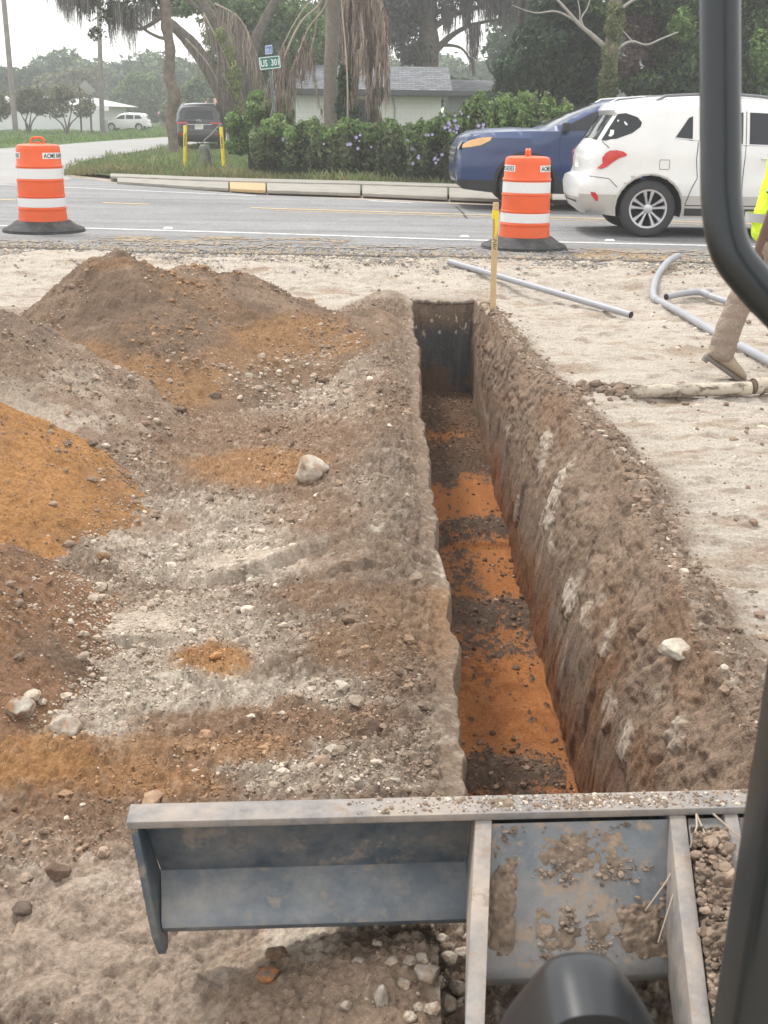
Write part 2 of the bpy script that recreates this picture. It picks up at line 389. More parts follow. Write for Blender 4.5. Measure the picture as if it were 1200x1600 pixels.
    pm=((1-sand)*(d2>.1)*(i2>.80)*.7)
    c=c+(PALE-c)*(pm*(.12+.88*pale))[...,None]
    # ---- inside the trench
    def mix(c,col,m): return c+(col-c)*m[...,None]
    inn=(md>0)&(kk>.02)
    endwall=(YY>TY1-1e-6)&(YY<TY1+.046)&(md==2)&inn
    z=Z
    # right and left walls
    wall=((md==3)|(md==1))&inn
    depth=np.clip(-z,0,1)
    cw=np.empty_like(c); cw[:]=DIRT*1.18
    str_=fbm3(X*3,YY*20+z*6,z*2.0,5,81,.6)*1.25       # smeared bucket strokes
    cw=cw*(1+.30*str_)[...,None]
    blot=fbm3(X*4,YY*3,z*4,4,82)
    cw=mix(cw,BRWN,sst(0,.4,blot)*.5)
    wp=np.zeros(X.shape,np.float32)
    w3=.95*fbm3(X*8,YY*7,z*5,5,83,.6)
    for (bx,by,ry,rz,s) in [(890,775,.16,.16,1),(845,1010,.15,.10,.0),(900,860,.06,.05,1),(930,930,.14,.12,.95),(985,1000,.10,.08,.7),(1000,1110,.12,.10,.9),(1030,1160,.10,.08,.7),(850,800,.06,.10,.8),(700,520,.3,.05,.0),(865,690,.10,.08,.6),(790,640,.2,.06,.4),(960,960,.10,.1,.7),(1085,1150,.06,.05,.6)]:
        q=pX(bx,by,.97)
        d=np.sqrt(((YY-q.y)/ry)**2+((z-q.z)/rz)**2); wp=np.maximum(wp,s*(1-sst(.4,1.15,d+w3)))
    cw=mix(cw,PALE*1.1,np.clip(wp*1.3,0,1)*sst(-.45,.1,fbm3(X*30,YY*30,z*14,3,84))*.9)
    cw=mix(cw,PALE*.9,sst(.28,.55,fbm3(X*7,YY*8,z*5,4,106))*sst(.0,.25,depth)*sst(.8,.5,depth)*sst(9.5,6,YY)*.7)
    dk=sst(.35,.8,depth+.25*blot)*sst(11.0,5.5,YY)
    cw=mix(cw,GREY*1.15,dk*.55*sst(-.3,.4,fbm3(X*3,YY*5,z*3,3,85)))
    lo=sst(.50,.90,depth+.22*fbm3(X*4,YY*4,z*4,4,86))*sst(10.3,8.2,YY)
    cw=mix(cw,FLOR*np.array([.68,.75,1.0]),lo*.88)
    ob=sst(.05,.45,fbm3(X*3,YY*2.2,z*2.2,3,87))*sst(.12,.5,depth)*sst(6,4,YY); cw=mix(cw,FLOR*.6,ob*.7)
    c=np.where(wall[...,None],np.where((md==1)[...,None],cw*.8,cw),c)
    # end wall
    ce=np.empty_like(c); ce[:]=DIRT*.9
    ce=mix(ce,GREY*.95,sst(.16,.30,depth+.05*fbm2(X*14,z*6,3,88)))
    ce=ce*(1+.3*fbm2(X*20,z*3,4,89))[...,None]
    ws=sst(.38,.6,fbm2(X*26,z*18,3,90))*sst(.06,.12,depth)*sst(.40,.25,depth); ce=mix(ce,PALE*1.1,ws)
    ce=mix(ce,BRWN*.8,sst(.1,.4,fbm2(X*5+3,z*4,3,91))*sst(.4,.7,depth)*.8)
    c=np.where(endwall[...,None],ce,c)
    # floor
    fl=(md==2)&inn&~endwall
    cf=np.empty_like(c); cf[:]=FLOR
    cf=cf*(1+.18*fbm2(X*8,YY*3,4,92)+.10*fbm2(X*40,YY*8,3,93))[...,None]
    crumbs=np.zeros(X.shape,np.float32); dw=.30*fbm2(X*9,YY*9,4,94)
    for (p0,p1,s,xa,xb) in [(630,700,.85,.1,.9),(700,752,.95,.1,.9),(815,852,.9,.38,.9),(845,856,.8,.1,.9),(862,905,.62,.36,.52),(870,940,.50,.25,.60),(936,985,.85,.1,.9),(985,1035,.5,.3,.9),(1180,1260,1,.1,.85)]:
        ya=px(700,p1,FZ).y; yb=px(700,p0,FZ).y; ed=(yb-ya)*.18+.03
        sk=.9*fbm2(X*4.5,YY*1.2,3,int(p0))*(.12+.35*(yb-ya))+(X-.5)*.35*(((p0*7)%5)/2.5-1)*(p0>740); ed=ed*1.8; m=sst(ya-ed,ya+ed,YY+dw*.4+sk)*(1-sst(yb-ed,yb+ed,YY+dw*.4-sk*.7))*sst(xa-.05,xa+.05,X+dw*.2)*(1-sst(xb-.05,xb+.05,X+dw*.2))
        crumbs=np.maximum(crumbs,m*s)
    sp=sst(.52,.74,fbm2(X*22,YY*14,3,95)+.1); crumbs=np.maximum(crumbs,sp*.8)
    crumbs=np.clip(crumbs,0,1); cm=(crumbs>(.55+.75*fbm2(X*30,YY*22,4,96,.65))).astype(np.float32)
    dcol=mix(np.broadcast_to(DARK*1.25,c.shape).astype(np.float32),BRWN*.62,.25+sst(px(700,760,FZ).y,px(700,720,FZ).y,YY)*.6)
    redb=blobmask(X,YY,[(760,1060,90,45,1),(800,1130,90,50,.7)],dw,FZ)
    cf=mix(cf,np.array([.27,.10,.035]),redb*.75*sst(-.1,.3,fbm2(X*25,YY*20,3,97)))
    cf=mix(cf,dcol*1.15,sst(.1,.9,crumbs)*.55)
    cf=np.where(cm[...,None]>0,dcol*(.75+.6*i2)[...,None],cf)
    c=np.where(fl[...,None],cf,c)
    # displacement
    up=sst(.55,.12,depth+.12*blot)
    hw=.032*fbm3(X*3,YY*4,z*3,4,98,.55)+.014*fbm3(X*3,YY*15+z*5,z*2.4,4,99,.6)+.006*fbm3(X*5,YY*60+z*9,z*6,3,108,.6)+up*(.018*np.abs(fbm3(X*6,YY*11+z*6,z*9,3,104,.6))+.020*fbm3(X*14,YY*24+z*18,z*16,4,109,.65))
    cl3,_=clod2(YY/.05,z/.05+X*8,100,.55); cl4,_=clod2(YY/.11+5,z/.09+X*5,105,.45); hw=hw+(.012*cl3+.022*cl4+.012*fbm2(YY*14+3,z*11+X*9,4,107,.65))*up
    hw=np.where(wp>.4,hw+.012,hw)
    hf=.004*fbm2(X*6,YY*6,3,101)+(.020*d2+.022*d1*.6+.006)*np.clip(crumbs*1.4,0,1)*cm+redb*.012*d2
    he=.014*fbm2(X*9,z*7,4,102)+.01*fbm2(X*30,z*5,3,103)
    edge=sst(0,.10,depth)
    hw=np.where(md==1,hw*.3,hw)
    fe=np.where((X<.5)&(kk>.02),sst(.015,.09,np.abs(X-(xl)[:,None]-.017)),1); hl=.014+.016*fbm2(YY*5,YY*0+2,3,111)+.007*fbm2(YY*22,X*30,3,112); h=h*fe+hl*(1-fe)*(kk>.02)
    disp=np.where(wall,hw*edge+np.where(md==1,hl,h)*(1-edge),np.where(endwall,he,np.where(fl,hf,h)))
    P=P+N*disp[...,None]
    idx=np.arange(nrow*ncol).reshape(nrow,ncol)
    F=np.stack([idx[:-1,:-1],idx[:-1,1:],idx[1:,1:],idx[1:,:-1]],-1)
    part=np.array(part); r0=int(np.searchsorted(YB,TY0)); r1=nT+len(endw)
    pc=np.zeros((nrow-1,ncol-1),bool); pc[r0:r1-1,:]=(part[:-1]|part[1:])[None,:]>0
    V=P.reshape(-1,3); C=np.clip(c,0,1).reshape(-1,3)
    def sub(m,name):
        f=F[m]; u,inv=np.unique(f,return_inverse=True)
        return np_mesh(name,V[u],inv.reshape(-1,4),M_SOIL,C[u],kind='structure')
    sub(~pc,'ground'); tr=sub(pc,'trench')
    tr['label']='deep narrow trench with an orange clay floor cut straight away from the blade'
    return XLa,YB,P,c
FLOORBANDS=[(640,.09,.55,.5,.5),(728,.07,.22,.5,.5),(838,.05,.15,.62,.22),(880,.015,.10,.45,.12),(960,.035,.12,.5,.5),(1215,.04,.14,.42,.3)]
SXL,SYB,SP,SC=site()
NXL=len(SXL)
def _bil(A,col0,colx,x,y):
    i=np.clip(np.searchsorted(SYB,y)-1,0,len(SYB)-2); j=np.clip(np.searchsorted(colx,x)-1,0,len(colx)-2)
    return A[i,j+col0]
def gz(x,y):
    """height of the finished ground left of the trench (x<.2)"""
    x=np.atleast_1d(np.asarray(x,float)); y=np.atleast_1d(np.asarray(y,float))
    return _bil(SP[...,2],0,SXL,x,y)
def gzr(x,y):
    """height of the finished ground right of the trench"""
    x=np.atleast_1d(np.asarray(x,float)); y=np.atleast_1d(np.asarray(y,float))
    i=np.clip(np.searchsorted(SYB,y)-1,0,len(SYB)-2); o=np.empty(len(x))
    for k in range(len(x)):
        row=SP[i[k],:,0]; j=min(max(np.searchsorted(row,x[k])-1,0),len(row)-1); o[k]=SP[i[k],j,2]
    return o
# outer ground, one ring of earth to the horizon around the dug site
def outer():
    xs=[-180,-120,-60,-20,-6.95,6.95,20,60,120,180]; ys=[-40,-20,-5,.42,10.95,12.3,13.2,60,120,184]
    zz=lambda y: 0.0 if y<=10.95 else (.19 if y<13 else .195)
    V=[(x,y,zz(y)-.002) for y in ys for x in xs]; n=len(xs); F=[]
    for j in range(len(ys)-1):
        for i in range(n-1):
            if -7<xs[i]<6.9 and .4<ys[j]<13: continue
            a=j*n+i; F.append((a,a+1,a+n+1,a+n))
    m=mat('outer_earth',(.40,.34,.27),rough=.97,spec=.1,noise=(1.3,.2),bump=(20,.02))
    o=np_mesh('outer_ground',V,F,m,smooth=False,kind='structure')
outer()
# ================================================================== MOUNDS
MOUNDS=[]
def mound(name,label,peaks,cfun,step=.009,noise=.03,rough=1.0,seed=0,pad=.05,group='heaps of dug earth'):
    x0=min(p[0]-p[3] for p in peaks)-pad; x1=max(p[0]+p[3] for p in peaks)+pad; x1=min(x1,.12)
    y0=min(p[1]-p[3] for p in peaks)-pad; y1=max(p[1]+p[3] for p in peaks)+pad
    xs=np.arange(x0,x1,step*Q); ys=np.arange(y0,y1,step*Q); X,Y=np.meshgrid(xs,ys)
    w=.10*fbm2(X*2.2,Y*2.2,4,seed+200); w2=.05*fbm2(X*6,Y*6,3,seed+205)
    Hh=np.full(X.shape,-1.0)
    for (a,b,h,r) in peaks:
        d=np.sqrt((X-a)**2+(Y-b)**2)/r+w+w2
        c=h*(1-np.sqrt(d*d+.012)+.06)
        k=.05; m=np.maximum(Hh,c); Hh=m+k*np.log1p(np.exp(-np.abs(Hh-c)/k))*.6
    d1,i1=clod2(X/.09,Y/.09,seed+1,.5); d2,i2=clod2(X/.034,Y/.034,seed+2,.7); d3,i3=clod2(X/.015,Y/.015,seed+3,.8)
    patch=sst(-.2,.4,fbm2(X*3,Y*3,3,seed+4))
    # slumped runnels down the slope
    run=fbm2(X*7,Y*2.4+X,4,seed+6)
    bump=rough*(.040*d1*patch+.022*d2*(.3+.7*patch)+.018*d3+.014*fbm2(X*34,Y*34,4,seed+8,.65))+noise*run*.5+.010*fbm2(X*16,Y*16,3,seed+7)
    fade=sst(-.02,.10,Hh)
    Z=ground0(X,Y)+Hh-.012+bump*(.35+.65*fade)
    col=cfun(X,Y,Hh)*(1+.22*(i1-.5)*(d1>.12)+.25*(i2-.5)*(d2>.08))[...,None]*(1+.16*run)[...,None]
    MOUNDS.append((xs,ys,np.where(Hh>-.01,Z,-9)))
    idx=np.arange(X.size).reshape(X.shape); F=np.stack([idx[:-1,:-1],idx[:-1,1:],idx[1:,1:],idx[1:,:-1]],-1)
    keep=(Hh[:-1,:-1]>-.02); F=F[keep]; u,inv=np.unique(F,return_inverse=True)
    V=np.stack([X,Y,Z],-1).reshape(-1,3)[u]; C=np.clip(col.reshape(-1,3)[u],0,1)
    o=np_mesh(name,V,inv.reshape(-1,4),M_SOIL,C); tag(o,label,'dirt mound',group); return o
def _mix(c,col,m): return c+(np.asarray(col)-c)*m[...,None]
MB1=np.array([.205,.145,.103])
def colA(X,Y,H):
    w=.3*fbm2(X*3,Y*3,4,301)+.15*fbm2(X*12,Y*12,3,302)
    c=np.empty(X.shape+(3,)); c[:]=MB1
    c=_mix(c,DIRT*1.25,sst(0,.5,fbm2(X*4,Y*4,4,303))*.6)
    o=pblob(X,Y,ground0(X,Y)+np.maximum(H,0),[(235,598,150,52,1),(460,528,115,36,1),(380,560,90,26,.7),(110,560,110,34,.85),(60,530,50,20,.5),(170,410,40,10,.6),(300,450,60,14,.35)],w)
    o=np.maximum(o,.28*sst(.1,.5,fbm2(X*2.5,Y*2.5+5,4,304)))
    return _mix(c,ORNG*np.array([.80,.88,1.05]),o*.85)
def colB(X,Y,H):
    w=fbm2(X*4,Y*4,4,311)
    c=np.empty(X.shape+(3,)); c[:]=DIRT*1.15
    c=_mix(c,PALE,sst(-.1,.5,w)*.6*(1-.7*sst(.1,.35,H)))
    return _mix(c,DARK*1.5,sst(.30,.42,H+.1*w)*.7)
def colC(X,Y,H):
    w=fbm2(X*4,Y*4,4,321)
    c=np.empty(X.shape+(3,)); c[:]=ORNG*1.02
    return _mix(c,BRWN*.9,sst(0,.5,w)*.55+.3*sst(.3,.5,H))
def colD(X,Y,H):
    w=fbm2(X*4,Y*4,4,331)
    c=np.empty(X.shape+(3,)); c[:]=BRWN*1.05
    c=_mix(c,ORNG*.9,sst(.0,.4,w)*.7); return _mix(c,DARK*1.3,sst(.1,.5,fbm2(X*3,Y*3,4,332))*.7)
def colE(X,Y,H):
    w=fbm2(X*6,Y*6,4,341)
    c=np.empty(X.shape+(3,)); c[:]=DIRT*1.35
    return _mix(c,PALE,sst(-.1,.45,w)*.75)
mound('dirt_mound','tall brown and orange dirt mound nearest the road, left of the trench',[(-1.90,8.5,.78,.92),(-1.45,8.85,.60,.98),(-1.08,9.0,.52,.92),(-1.55,7.85,.42,1.15),(-.85,8.7,.26,1.05),(-1.9,8.15,.40,.72)],colA,.010,.05,1.0,210)
mound('dirt_mound','grey dirt heap with pale crumbs at the left edge, before the tall mound',[(-2.65,6.9,.60,1.35),(-2.15,6.3,.30,.95)],colB,.009,.04,1.1,220)
mound('dirt_mound','bright orange sand heap sloping in from the left edge',[(-2.35,5.10,.66,1.10),(-1.85,4.95,.28,.78)],colC,.008,.03,.7,230)
mound('dirt_mound','low brown and rust dirt heap at the left edge, nearest the blade',[(-1.80,3.45,.46,.90),(-1.42,3.75,.16,.50)],colD,.007,.03,1.0,240)
mound('dirt_mound','grey crumbly gravel heap under the blade, beside the orange clod',[(.02,1.84,.15,.36),(.20,1.80,.17,.34),(-.08,1.80,.07,.22)],colE,.005,.02,.8,250,group=None)
def surf(x,y):
    z=gz(x,y)
    for xs,ys,Z in MOUNDS:
        i=np.searchsorted(ys,y)-1; j=np.searchsorted(xs,x)-1
        ok=(i>=0)&(j>=0)&(i<len(ys)-1)&(j<len(xs)-1)
        zz=np.where(ok,Z[np.clip(i,0,len(ys)-1),np.clip(j,0,len(xs)-1)],-9); z=np.maximum(z,zz)
    return z
# ================================================================== CRUMBS AND ROCKS
def ico(sub):
    bm=bmesh.new(); bmesh.ops.create_icosphere(bm,subdivisions=sub,radius=1); bm.verts.ensure_lookup_table()
    V=np.array([v.co[:] for v in bm.verts]); F=np.array([[v.index for v in f.verts] for f in bm.faces]); bm.free(); return V,F
ICO={i:ico(i) for i in (1,2,3,4)}
def scatter(name,P,S,C,sub=1,flat=.75,label=None,mat_=None,kind='stuff',rg=.22):
    V0,F0=ICO[sub]; n=len(P); nv=len(V0)
    variants=[]
    for k in range(8):
        d=1+rg*fbm3(V0[:,0]*1.4+k*7,V0[:,1]*1.4,V0[:,2]*1.4,2,k+500)*2+RNG.normal(0,.06,nv)
        variants.append(V0*d[:,None])
    VA=np.stack(variants)[RNG.integers(0,8,n)]
    sc=np.stack([RNG.uniform(.75,1.35,n),RNG.uniform(.7,1.1,n),RNG.uniform(flat*.7,flat*1.15,n)],-1)
    VA=VA*sc[:,None,:]*S[:,None,None]
    a=RNG.uniform(0,6.28,n); t=RNG.uniform(-.5,.5,n)
    ca,sa,ct,st=np.cos(a),np.sin(a),np.cos(t),np.sin(t); Z0=np.zeros(n); O=np.ones(n)
    Rz=np.stack([ca,-sa,Z0,sa,ca,Z0,Z0,Z0,O],-1).reshape(n,3,3); Rx=np.stack([O,Z0,Z0,Z0,ct,-st,Z0,st,ct],-1).reshape(n,3,3)
    VA=np.einsum('nij,nvj->nvi',Rz@Rx,VA)+P[:,None,:]
    F=(F0[None]+ (np.arange(n)*nv)[:,None,None]).reshape(-1,3)
    Cc=np.repeat(C[:,None,:],nv,1).reshape(-1,3)
    o=np_mesh(name,VA.reshape(-1,3),F,mat_ or M_CRUMB,np.clip(Cc,0,1),smooth=False,kind=kind)
    if label: o['label']=label
    return o
M_CRUMB=mat('crumb',(1,1,1),rough=.95,spec=.15,attr=True,noise=(45,.25),bump=(120,.004))
def loose():
    n=int(100000/Q)
    u=RNG.uniform(0,1,n); D=1.72*(11.0/1.72)**(u**1.0)
    x=RNG.uniform(-.36,.30,n)*D*1.12; x=np.where(x>.16,RNG.uniform(-.3,.1,n)*D,x); m=(x<.14)
    D=D[m]; x=x[m]; n=len(x)
    c,sand,orng,brwn,pale,mud=soilcolor(x,D)
    dens=fbm2(x*2.2,D*2.2,3,71)+.45*pale-.25*orng-.8*mud-1.4*sand-.12
    onm=(surf(x,D)>gz(x,D)+.03)&(D<6); keep=(RNG.uniform(-.45,.55,n)<dens)&((~onm)|(RNG.uniform(0,1,n)<.35)); x=x[keep];D=D[keep];c=c[keep];n=len(x)
    S=(.0011+.00055*D)*np.exp(RNG.exponential(.30,n)); S=np.where(RNG.uniform(0,1,n)<.05,S*1.7,S); S=np.minimum(S,.026)
    z=surf(x,D)+S*.15
    k=RNG.uniform(0,1,n)
    col=c*RNG.uniform(.72,1.22,n)[:,None]
    col=np.where((k<.035+.16*blobmask(x,D,[(330,1085,270,40,1),(120,1125,110,60,1),(320,880,170,45,.8),(200,985,110,40,.8),(520,1215,180,40,.8),(430,620,110,40,.6)],x*0))[:,None],PALE*RNG.uniform(.75,1.05,n)[:,None],col); col=np.where((k>.95)[:,None],DARK*1.7,col)
    big=S>.0095
    scatter('soil_crumbs',np.stack([x,D,z],-1)[~big],S[~big],col[~big],1,.8,'countless small crumbs of earth and limestone left of the trench')
    scatter('soil_clods',np.stack([x,D,z],-1)[big],S[big],col[big],2,.75,'scattered earth clods and pebbles left of the trench')
    # right-hand berm
    n=int(4200/Q); D=2.3*(10.6/2.3)**RNG.uniform(0,1,n); xo=RNG.normal(.05,.09,n); x=xt_of(D)+xo; m=xo>-.02; D=D[m];x=x[m];n=len(x)
    S=np.minimum((.0018+.0007*D)*np.exp(RNG.exponential(.4,n)),.024); z=gzr(x,D)+S*.0
    k=RNG.uniform(0,1,n); col=np.where((k<.06)[:,None],PALE*RNG.uniform(.6,.9,n)[:,None],DIRT*RNG.uniform(.7,1.2,n)[:,None])
    scatter('soil_crumbs',np.stack([x,D,z],-1),S,col,1,.8,'crumbs of earth along the right lip of the trench')
    # thin scatter over the pale sand
    n=int(900/Q); D=3*(12.5/3)**RNG.uniform(0,1,n); x=RNG.uniform(.35,1.1,n)*D*.36+.9; S=np.minimum((.0015+.0007*D)*np.exp(RNG.exponential(.45,n)),.03)
    z=gzr(x,D)+S*.2; col=np.where(RNG.uniform(0,1,(n,1))<.4,PALE*1.1,DIRT)*RNG.uniform(.7,1.2,n)[:,None]
    scatter('soil_crumbs',np.stack([x,D,z],-1),S,col,1,.8,'few crumbs lying on the pale sand right of the trench')
    # trench floor
    n=int(4000/Q); D=RNG.uniform(3.9,10.9,n); x=RNG.uniform(.26,.79,n)
    Ys=lambda p:px(700,p,FZ).y
    den=np.zeros(n)
    for (p,wd,s) in [(665,.8,.9),(728,.4,1),(838,.22,.9),(848,.12,.8),(885,.14,.7),(960,.25,1),(1015,.3,.35),(1215,.3,1)]: den=np.maximum(den,s*np.exp(-((D-Ys(p))/wd)**4))
    den=np.maximum(den,.04); m=(RNG.uniform(0,1,n)<den); 
    m&=~((np.abs(D-Ys(838))<.2)&(x<.38)); x=x[m];D=D[m];n=len(x)
    S=np.minimum(.0045*np.exp(RNG.exponential(.42,n)),.018)
    i=np.clip(np.searchsorted(SYB,D)-1,0,len(SYB)-2); z=np.array([SP[a,min(np.searchsorted(SP[a,:,0],b),SP.shape[1]-1),2] for a,b in zip(i,x)])
    z=np.minimum(z,-.7)+S*.3
    col=np.where((RNG.uniform(0,1,n)<.10)[:,None],DIRT*1.5,DARK*np.array([1.15,1.0,.9])*RNG.uniform(.8,1.7,n)[:,None])
    scatter('soil_crumbs',np.stack([x,D,z],-1),S,col,1,.8,'dark crumbs fallen onto the orange trench floor')
loose()
def rock(name,label,cat,pxy,w,h,col,z=None,seed=0,angular=.5,group=None,yaw=0,sink=.25,tall=.7,right=False,dep=1.0,col2=None):
    """pxy is where its middle shows, w and h its size in photo pixels"""
    zz=.02 if z is None else z
    for _ in range(6):
        p=px(pxy[0],pxy[1]+h*.3,zz)
        if z is None: zz=float((gzr if right else surf)([p.x],[p.y])[0])
    depth=(p-CAM0).dot(_f); s=F_PX/depth
    rx=w/2/s; rz=h/2/s*.95*tall+.0; ry=rx*.85*dep
    V0,F0=ICO[4]
    V=V0.copy()
    # cut flat facets
    rg=np.random.default_rng(seed+900)
    for k in range(int(14*angular)+3):
        nrm=rg.normal(0,1,3); nrm/=np.linalg.norm(nrm); d=V@nrm; lim=rg.uniform(.62,.88); V=V-np.outer(np.maximum(d-lim,0),nrm)
    d=1+.14*fbm3(V0[:,0]*1.6+seed,V0[:,1]*1.6,V0[:,2]*1.6,3,seed)+.06*fbm3(V0[:,0]*6,V0[:,1]*6,V0[:,2]*6,4,seed+3)
    V=V*d[:,None]*np.array([rx,ry,rz]); V*=1.12
    c=np.repeat(np.asarray(col)[None],len(V),0)*(1+.35*fbm3(V0[:,0]*3,V0[:,1]*3,V0[:,2]*3,4,seed+5))[:,None]
    if col2 is not None: c=_mix(c,col2,sst(-.1,.35,fbm3(V0[:,0]*2,V0[:,1]*2,V0[:,2]*2,3,seed+8)))
    o=np_mesh(name,V,F0,M_CRUMB,np.clip(c,0,1)); o.location=(p.x,p.y,zz+rz*(1-2*sink)*.9); o.rotation_euler=(0,0,yaw)
    return tag(o,label,cat,group)
LIME=np.array([.42,.37,.305])
rock('limestone_rock','large pale rock with a dark underside lying alone between the mounds and the trench','rock',(487,737),58,46,LIME*1.12,seed=1,yaw=.5,sink=.22,tall=1.0,angular=.9,col2=DIRT*1.2)
rock('limestone_slab','flat cream rock lying on the sand at the right lip of the trench','rock',(1070,962),68,36,LIME*1.12,seed=2,yaw=-.2,right=True,tall=.8)
rock('limestone_rock','round pale cobble beside the small orange sand patch','rock',(252,1052),27,22,LIME,seed=3,angular=.2)
rock('limestone_rock','big pale lump of limestone in the crumbs at the foot of the brown heap','rock',(102,1130),48,54,LIME*.95,seed=4,angular=.5,col2=DIRT*1.5)
rock('grey_rock','angular grey rock on the low brown heap at the left edge','rock',(30,1085),46,52,np.array([.36,.32,.27]),seed=5,angular=1,col2=BRWN)
rock('dirt_clod','dark brown angular clod at bottom left, left of the blade\'s end plate','dirt clod',(93,1357),40,36,np.array([.14,.095,.07]),seed=6,angular=.8)
rock('dirt_clod','small dark clod at bottom left, the lower left one of two','dirt clod',(36,1417),34,28,np.array([.13,.10,.08]),seed=7,angular=.6)
rock('dirt_clod','brown clod just under the blade, above the orange clod','dirt clod',(430,1484),36,34,np.array([.20,.13,.08]),seed=8,col2=DIRT*1.3)
rock('dirt_clod','round orange clod on the ground below the blade','dirt clod',(420,1517),35,32,np.array([.34,.15,.06]),seed=9,col2=DARK*1.5)
rock('dirt_clod','dark clod at the front foot of the tall mound','dirt clod',(337,616),19,16,DARK*1.2,seed=10)
rock('dirt_clod','dark clod in the dip between the tall mound and the trench','dirt clod',(505,583),17,14,DARK*1.3,seed=11)
rock('limestone_rock','pale knobbly rock near the blade\'s top bar, left of the trench','rock',(521,1170),30,26,LIME*.9,seed=12,angular=.4)
rock('dirt_clod','brown lump touching the pale knobbly rock near the blade','dirt clod',(500,1186),30,30,DIRT*1.1,seed=13)
rock('dirt_clod','brown lump on the right lip of the trench where the sand begins','dirt clod',(985,740),28,18,DIRT,seed=14,right=True)
rock('limestone_pebble','small white pebble on the sand by the right lip, below the flat cream rock','pebble',(1056,1018),14,12,LIME*1.2,seed=15,right=True,angular=.1)
rock('limestone_rock','tall narrow pale rock standing in the gravel heap under the blade','rock',(597,1562),24,54,LIME,z=.10,seed=16,angular=.7,tall=1.2)
rock('limestone_rock','brownish rock next to the tall narrow pale one under the blade','rock',(577,1540),22,40,DIRT*1.6,z=.10,seed=17,angular=.7,tall=1.2)
RUB=[(668,1515,40,30),(700,1497,30,26),(722,1496,24,24),(682,1532,34,24),(715,1545,28,28),(700,1560,34,38),(640,1500,26,20),(725,1575,26,24),(660,1480,28,18),(735,1460,24,20),(612,1500,22,18),(632,1535,26,22),(655,1555,24,22),(675,1580,30,24),(640,1585,22,20),(560,1500,20,16),(540,1560,22,18),(590,1470,20,16),(690,1465,24,18)]
for i,(a,b,w,h) in enumerate(RUB):
    rock('limestone_rubble','one of the pale angular chunks in the gravel heap beside the left blade arm','rock',(a,b),w,h,LIME*(.95+.07*(i%5)),seed=30+i,angular=1.3,sink=.3,group='pale chunks in the gravel heap',col2=DIRT*1.5,tall=.9)
for i,(a,b,w,lab) in enumerate([(70,905,24,'rust brown clod on the low brown heap at the left edge'),(329,1262+0,0,None),(163,1005-130,22,'brown clod among the pale crumbs right of the brown heap'),(540,942,24,'dark clod on the left berm of the trench, below the dry clay ridge'),(570,1057-20,16,'small grey stone on the left berm beside the orange soil'),(282,635+2,22,'dark clod just below the orange skirt of the tall mound'),(143,690,20,'dark clod at the foot of the grey heap'),(165,692,15,'white pebble at the foot of the grey heap'),(390,885,14,'white pebble above the dry clay ridge'),(443,1085+8,14,'round white pebble in the pale crumb band')]):
    if lab: rock('dirt_clod' if 'clod' in lab else 'limestone_pebble',lab,'dirt clod' if 'clod' in lab else 'pebble',(a,b),w,w*.85,(LIME*1.1 if 'white' in lab else (BRWN*.9 if 'brown' in lab else DARK*1.4)),seed=60+i,angular=.4)
CLAY=np.array([.47,.385,.31])
# ================================================================== THE EXCAVATOR'S BLADE AND CAB PARTS
BLUE=(.052,.070,.088)
M_STEEL=dirty(dirty(mat('grey_blue_paint',BLUE,rough=.5,noise=(14,.25),bump=(60,.0008)),(.16,.155,.15),4.5,.46,.70,.001),(.21,.18,.15),16,.56,.65,.002)
M_STEEL2=dirty(dirty(mat('grey_blue_paint_muddy',(.11,.125,.14),rough=.55,noise=(10,.2)),(.21,.195,.18),7,.36,.62,.0015),(.27,.21,.16),15,.525,.585,.006)
M_EDGE=dirty(dirty(mat('worn_top_steel',(.19,.18,.175),rough=.75,noise=(30,.28),bump=(90,.0012)),(.33,.275,.225),5,.42,.66,0),(.24,.185,.145),22,.56,.62,.004)
M_GLOSS=mat('black_plastic',(.016,.018,.021),rough=.30,spec=.5,noise=(30,.1))
M_TUBE=mat('black_painted_tube',(.016,.021,.024),rough=.30,spec=.5,noise=(8,.15),bump=(90,.0004))
M_GROOVE=mat('groove',(.008,.008,.009),rough=.7)
exc=empty('excavator',(.6,.4,0),0,'small excavator seen from its seat: dirty grey blade, black cab tube, pillar and cover','excavator')
def put(o,root):
    o.parent=root; o.location=tuple(-a for a in root.location) if o.location.length==0 else tuple(a-b for a,b in zip(o.location,root.location)); return o
A=px(208,1263,.42); Bp=px(1165,1240,.42); bu=(Bp-A); bu.z=0; bw=bu.length; bu.normalize(); bv=Vector((bu.y,-bu.x,0))   # bv points to the operator
def BL(u,v,w):
    if u<.05: u+=.20*(.404-w)
    p=A+bu*(u-.17*max(v-.05,0))+bv*v; return (p.x,p.y,w)
def uof(xp): # u of a photo column along the top bar
    t=(xp-208)/(1165-208); p=px(xp,1263-23*t,.42); return (p-A).dot(bu)
UE=uof(1165)+.42
def bprism(prof,u0,u1):   # prof: list of (v,w)
    mb=MB(); n=len(prof); V=[BL(u0,*q) for q in prof]+[BL(u1,*q) for q in prof]
    return mb.add(V,[tuple(range(n)),tuple(range(2*n-1,n-1,-1))]+[(i,(i+1)%n,(i+1)%n+n,i+n) for i in range(n)])
blade=put(bprism([(-.014,.405),(-.004,.405),(-.016,.33),(-.030,.266),(.052,.222),(.061,.214),(.065,.203),(.063,.192),(.05,.182),(.0,.18),(-.05,.17),(-.075,.12),(-.085,.12),(-.085,.19),(-.060,.24),(-.042,.30)],.012,UE).build('dozer_blade',M_STEEL,None,True,.0015,2,angle=22),exc)
tag(blade,'wide low grey-blue blade coated in dried mud')
def bsub(o,lab=None):
    o.parent=blade; o.location=(0,0,0)
    if lab: o['label']=lab
    return o
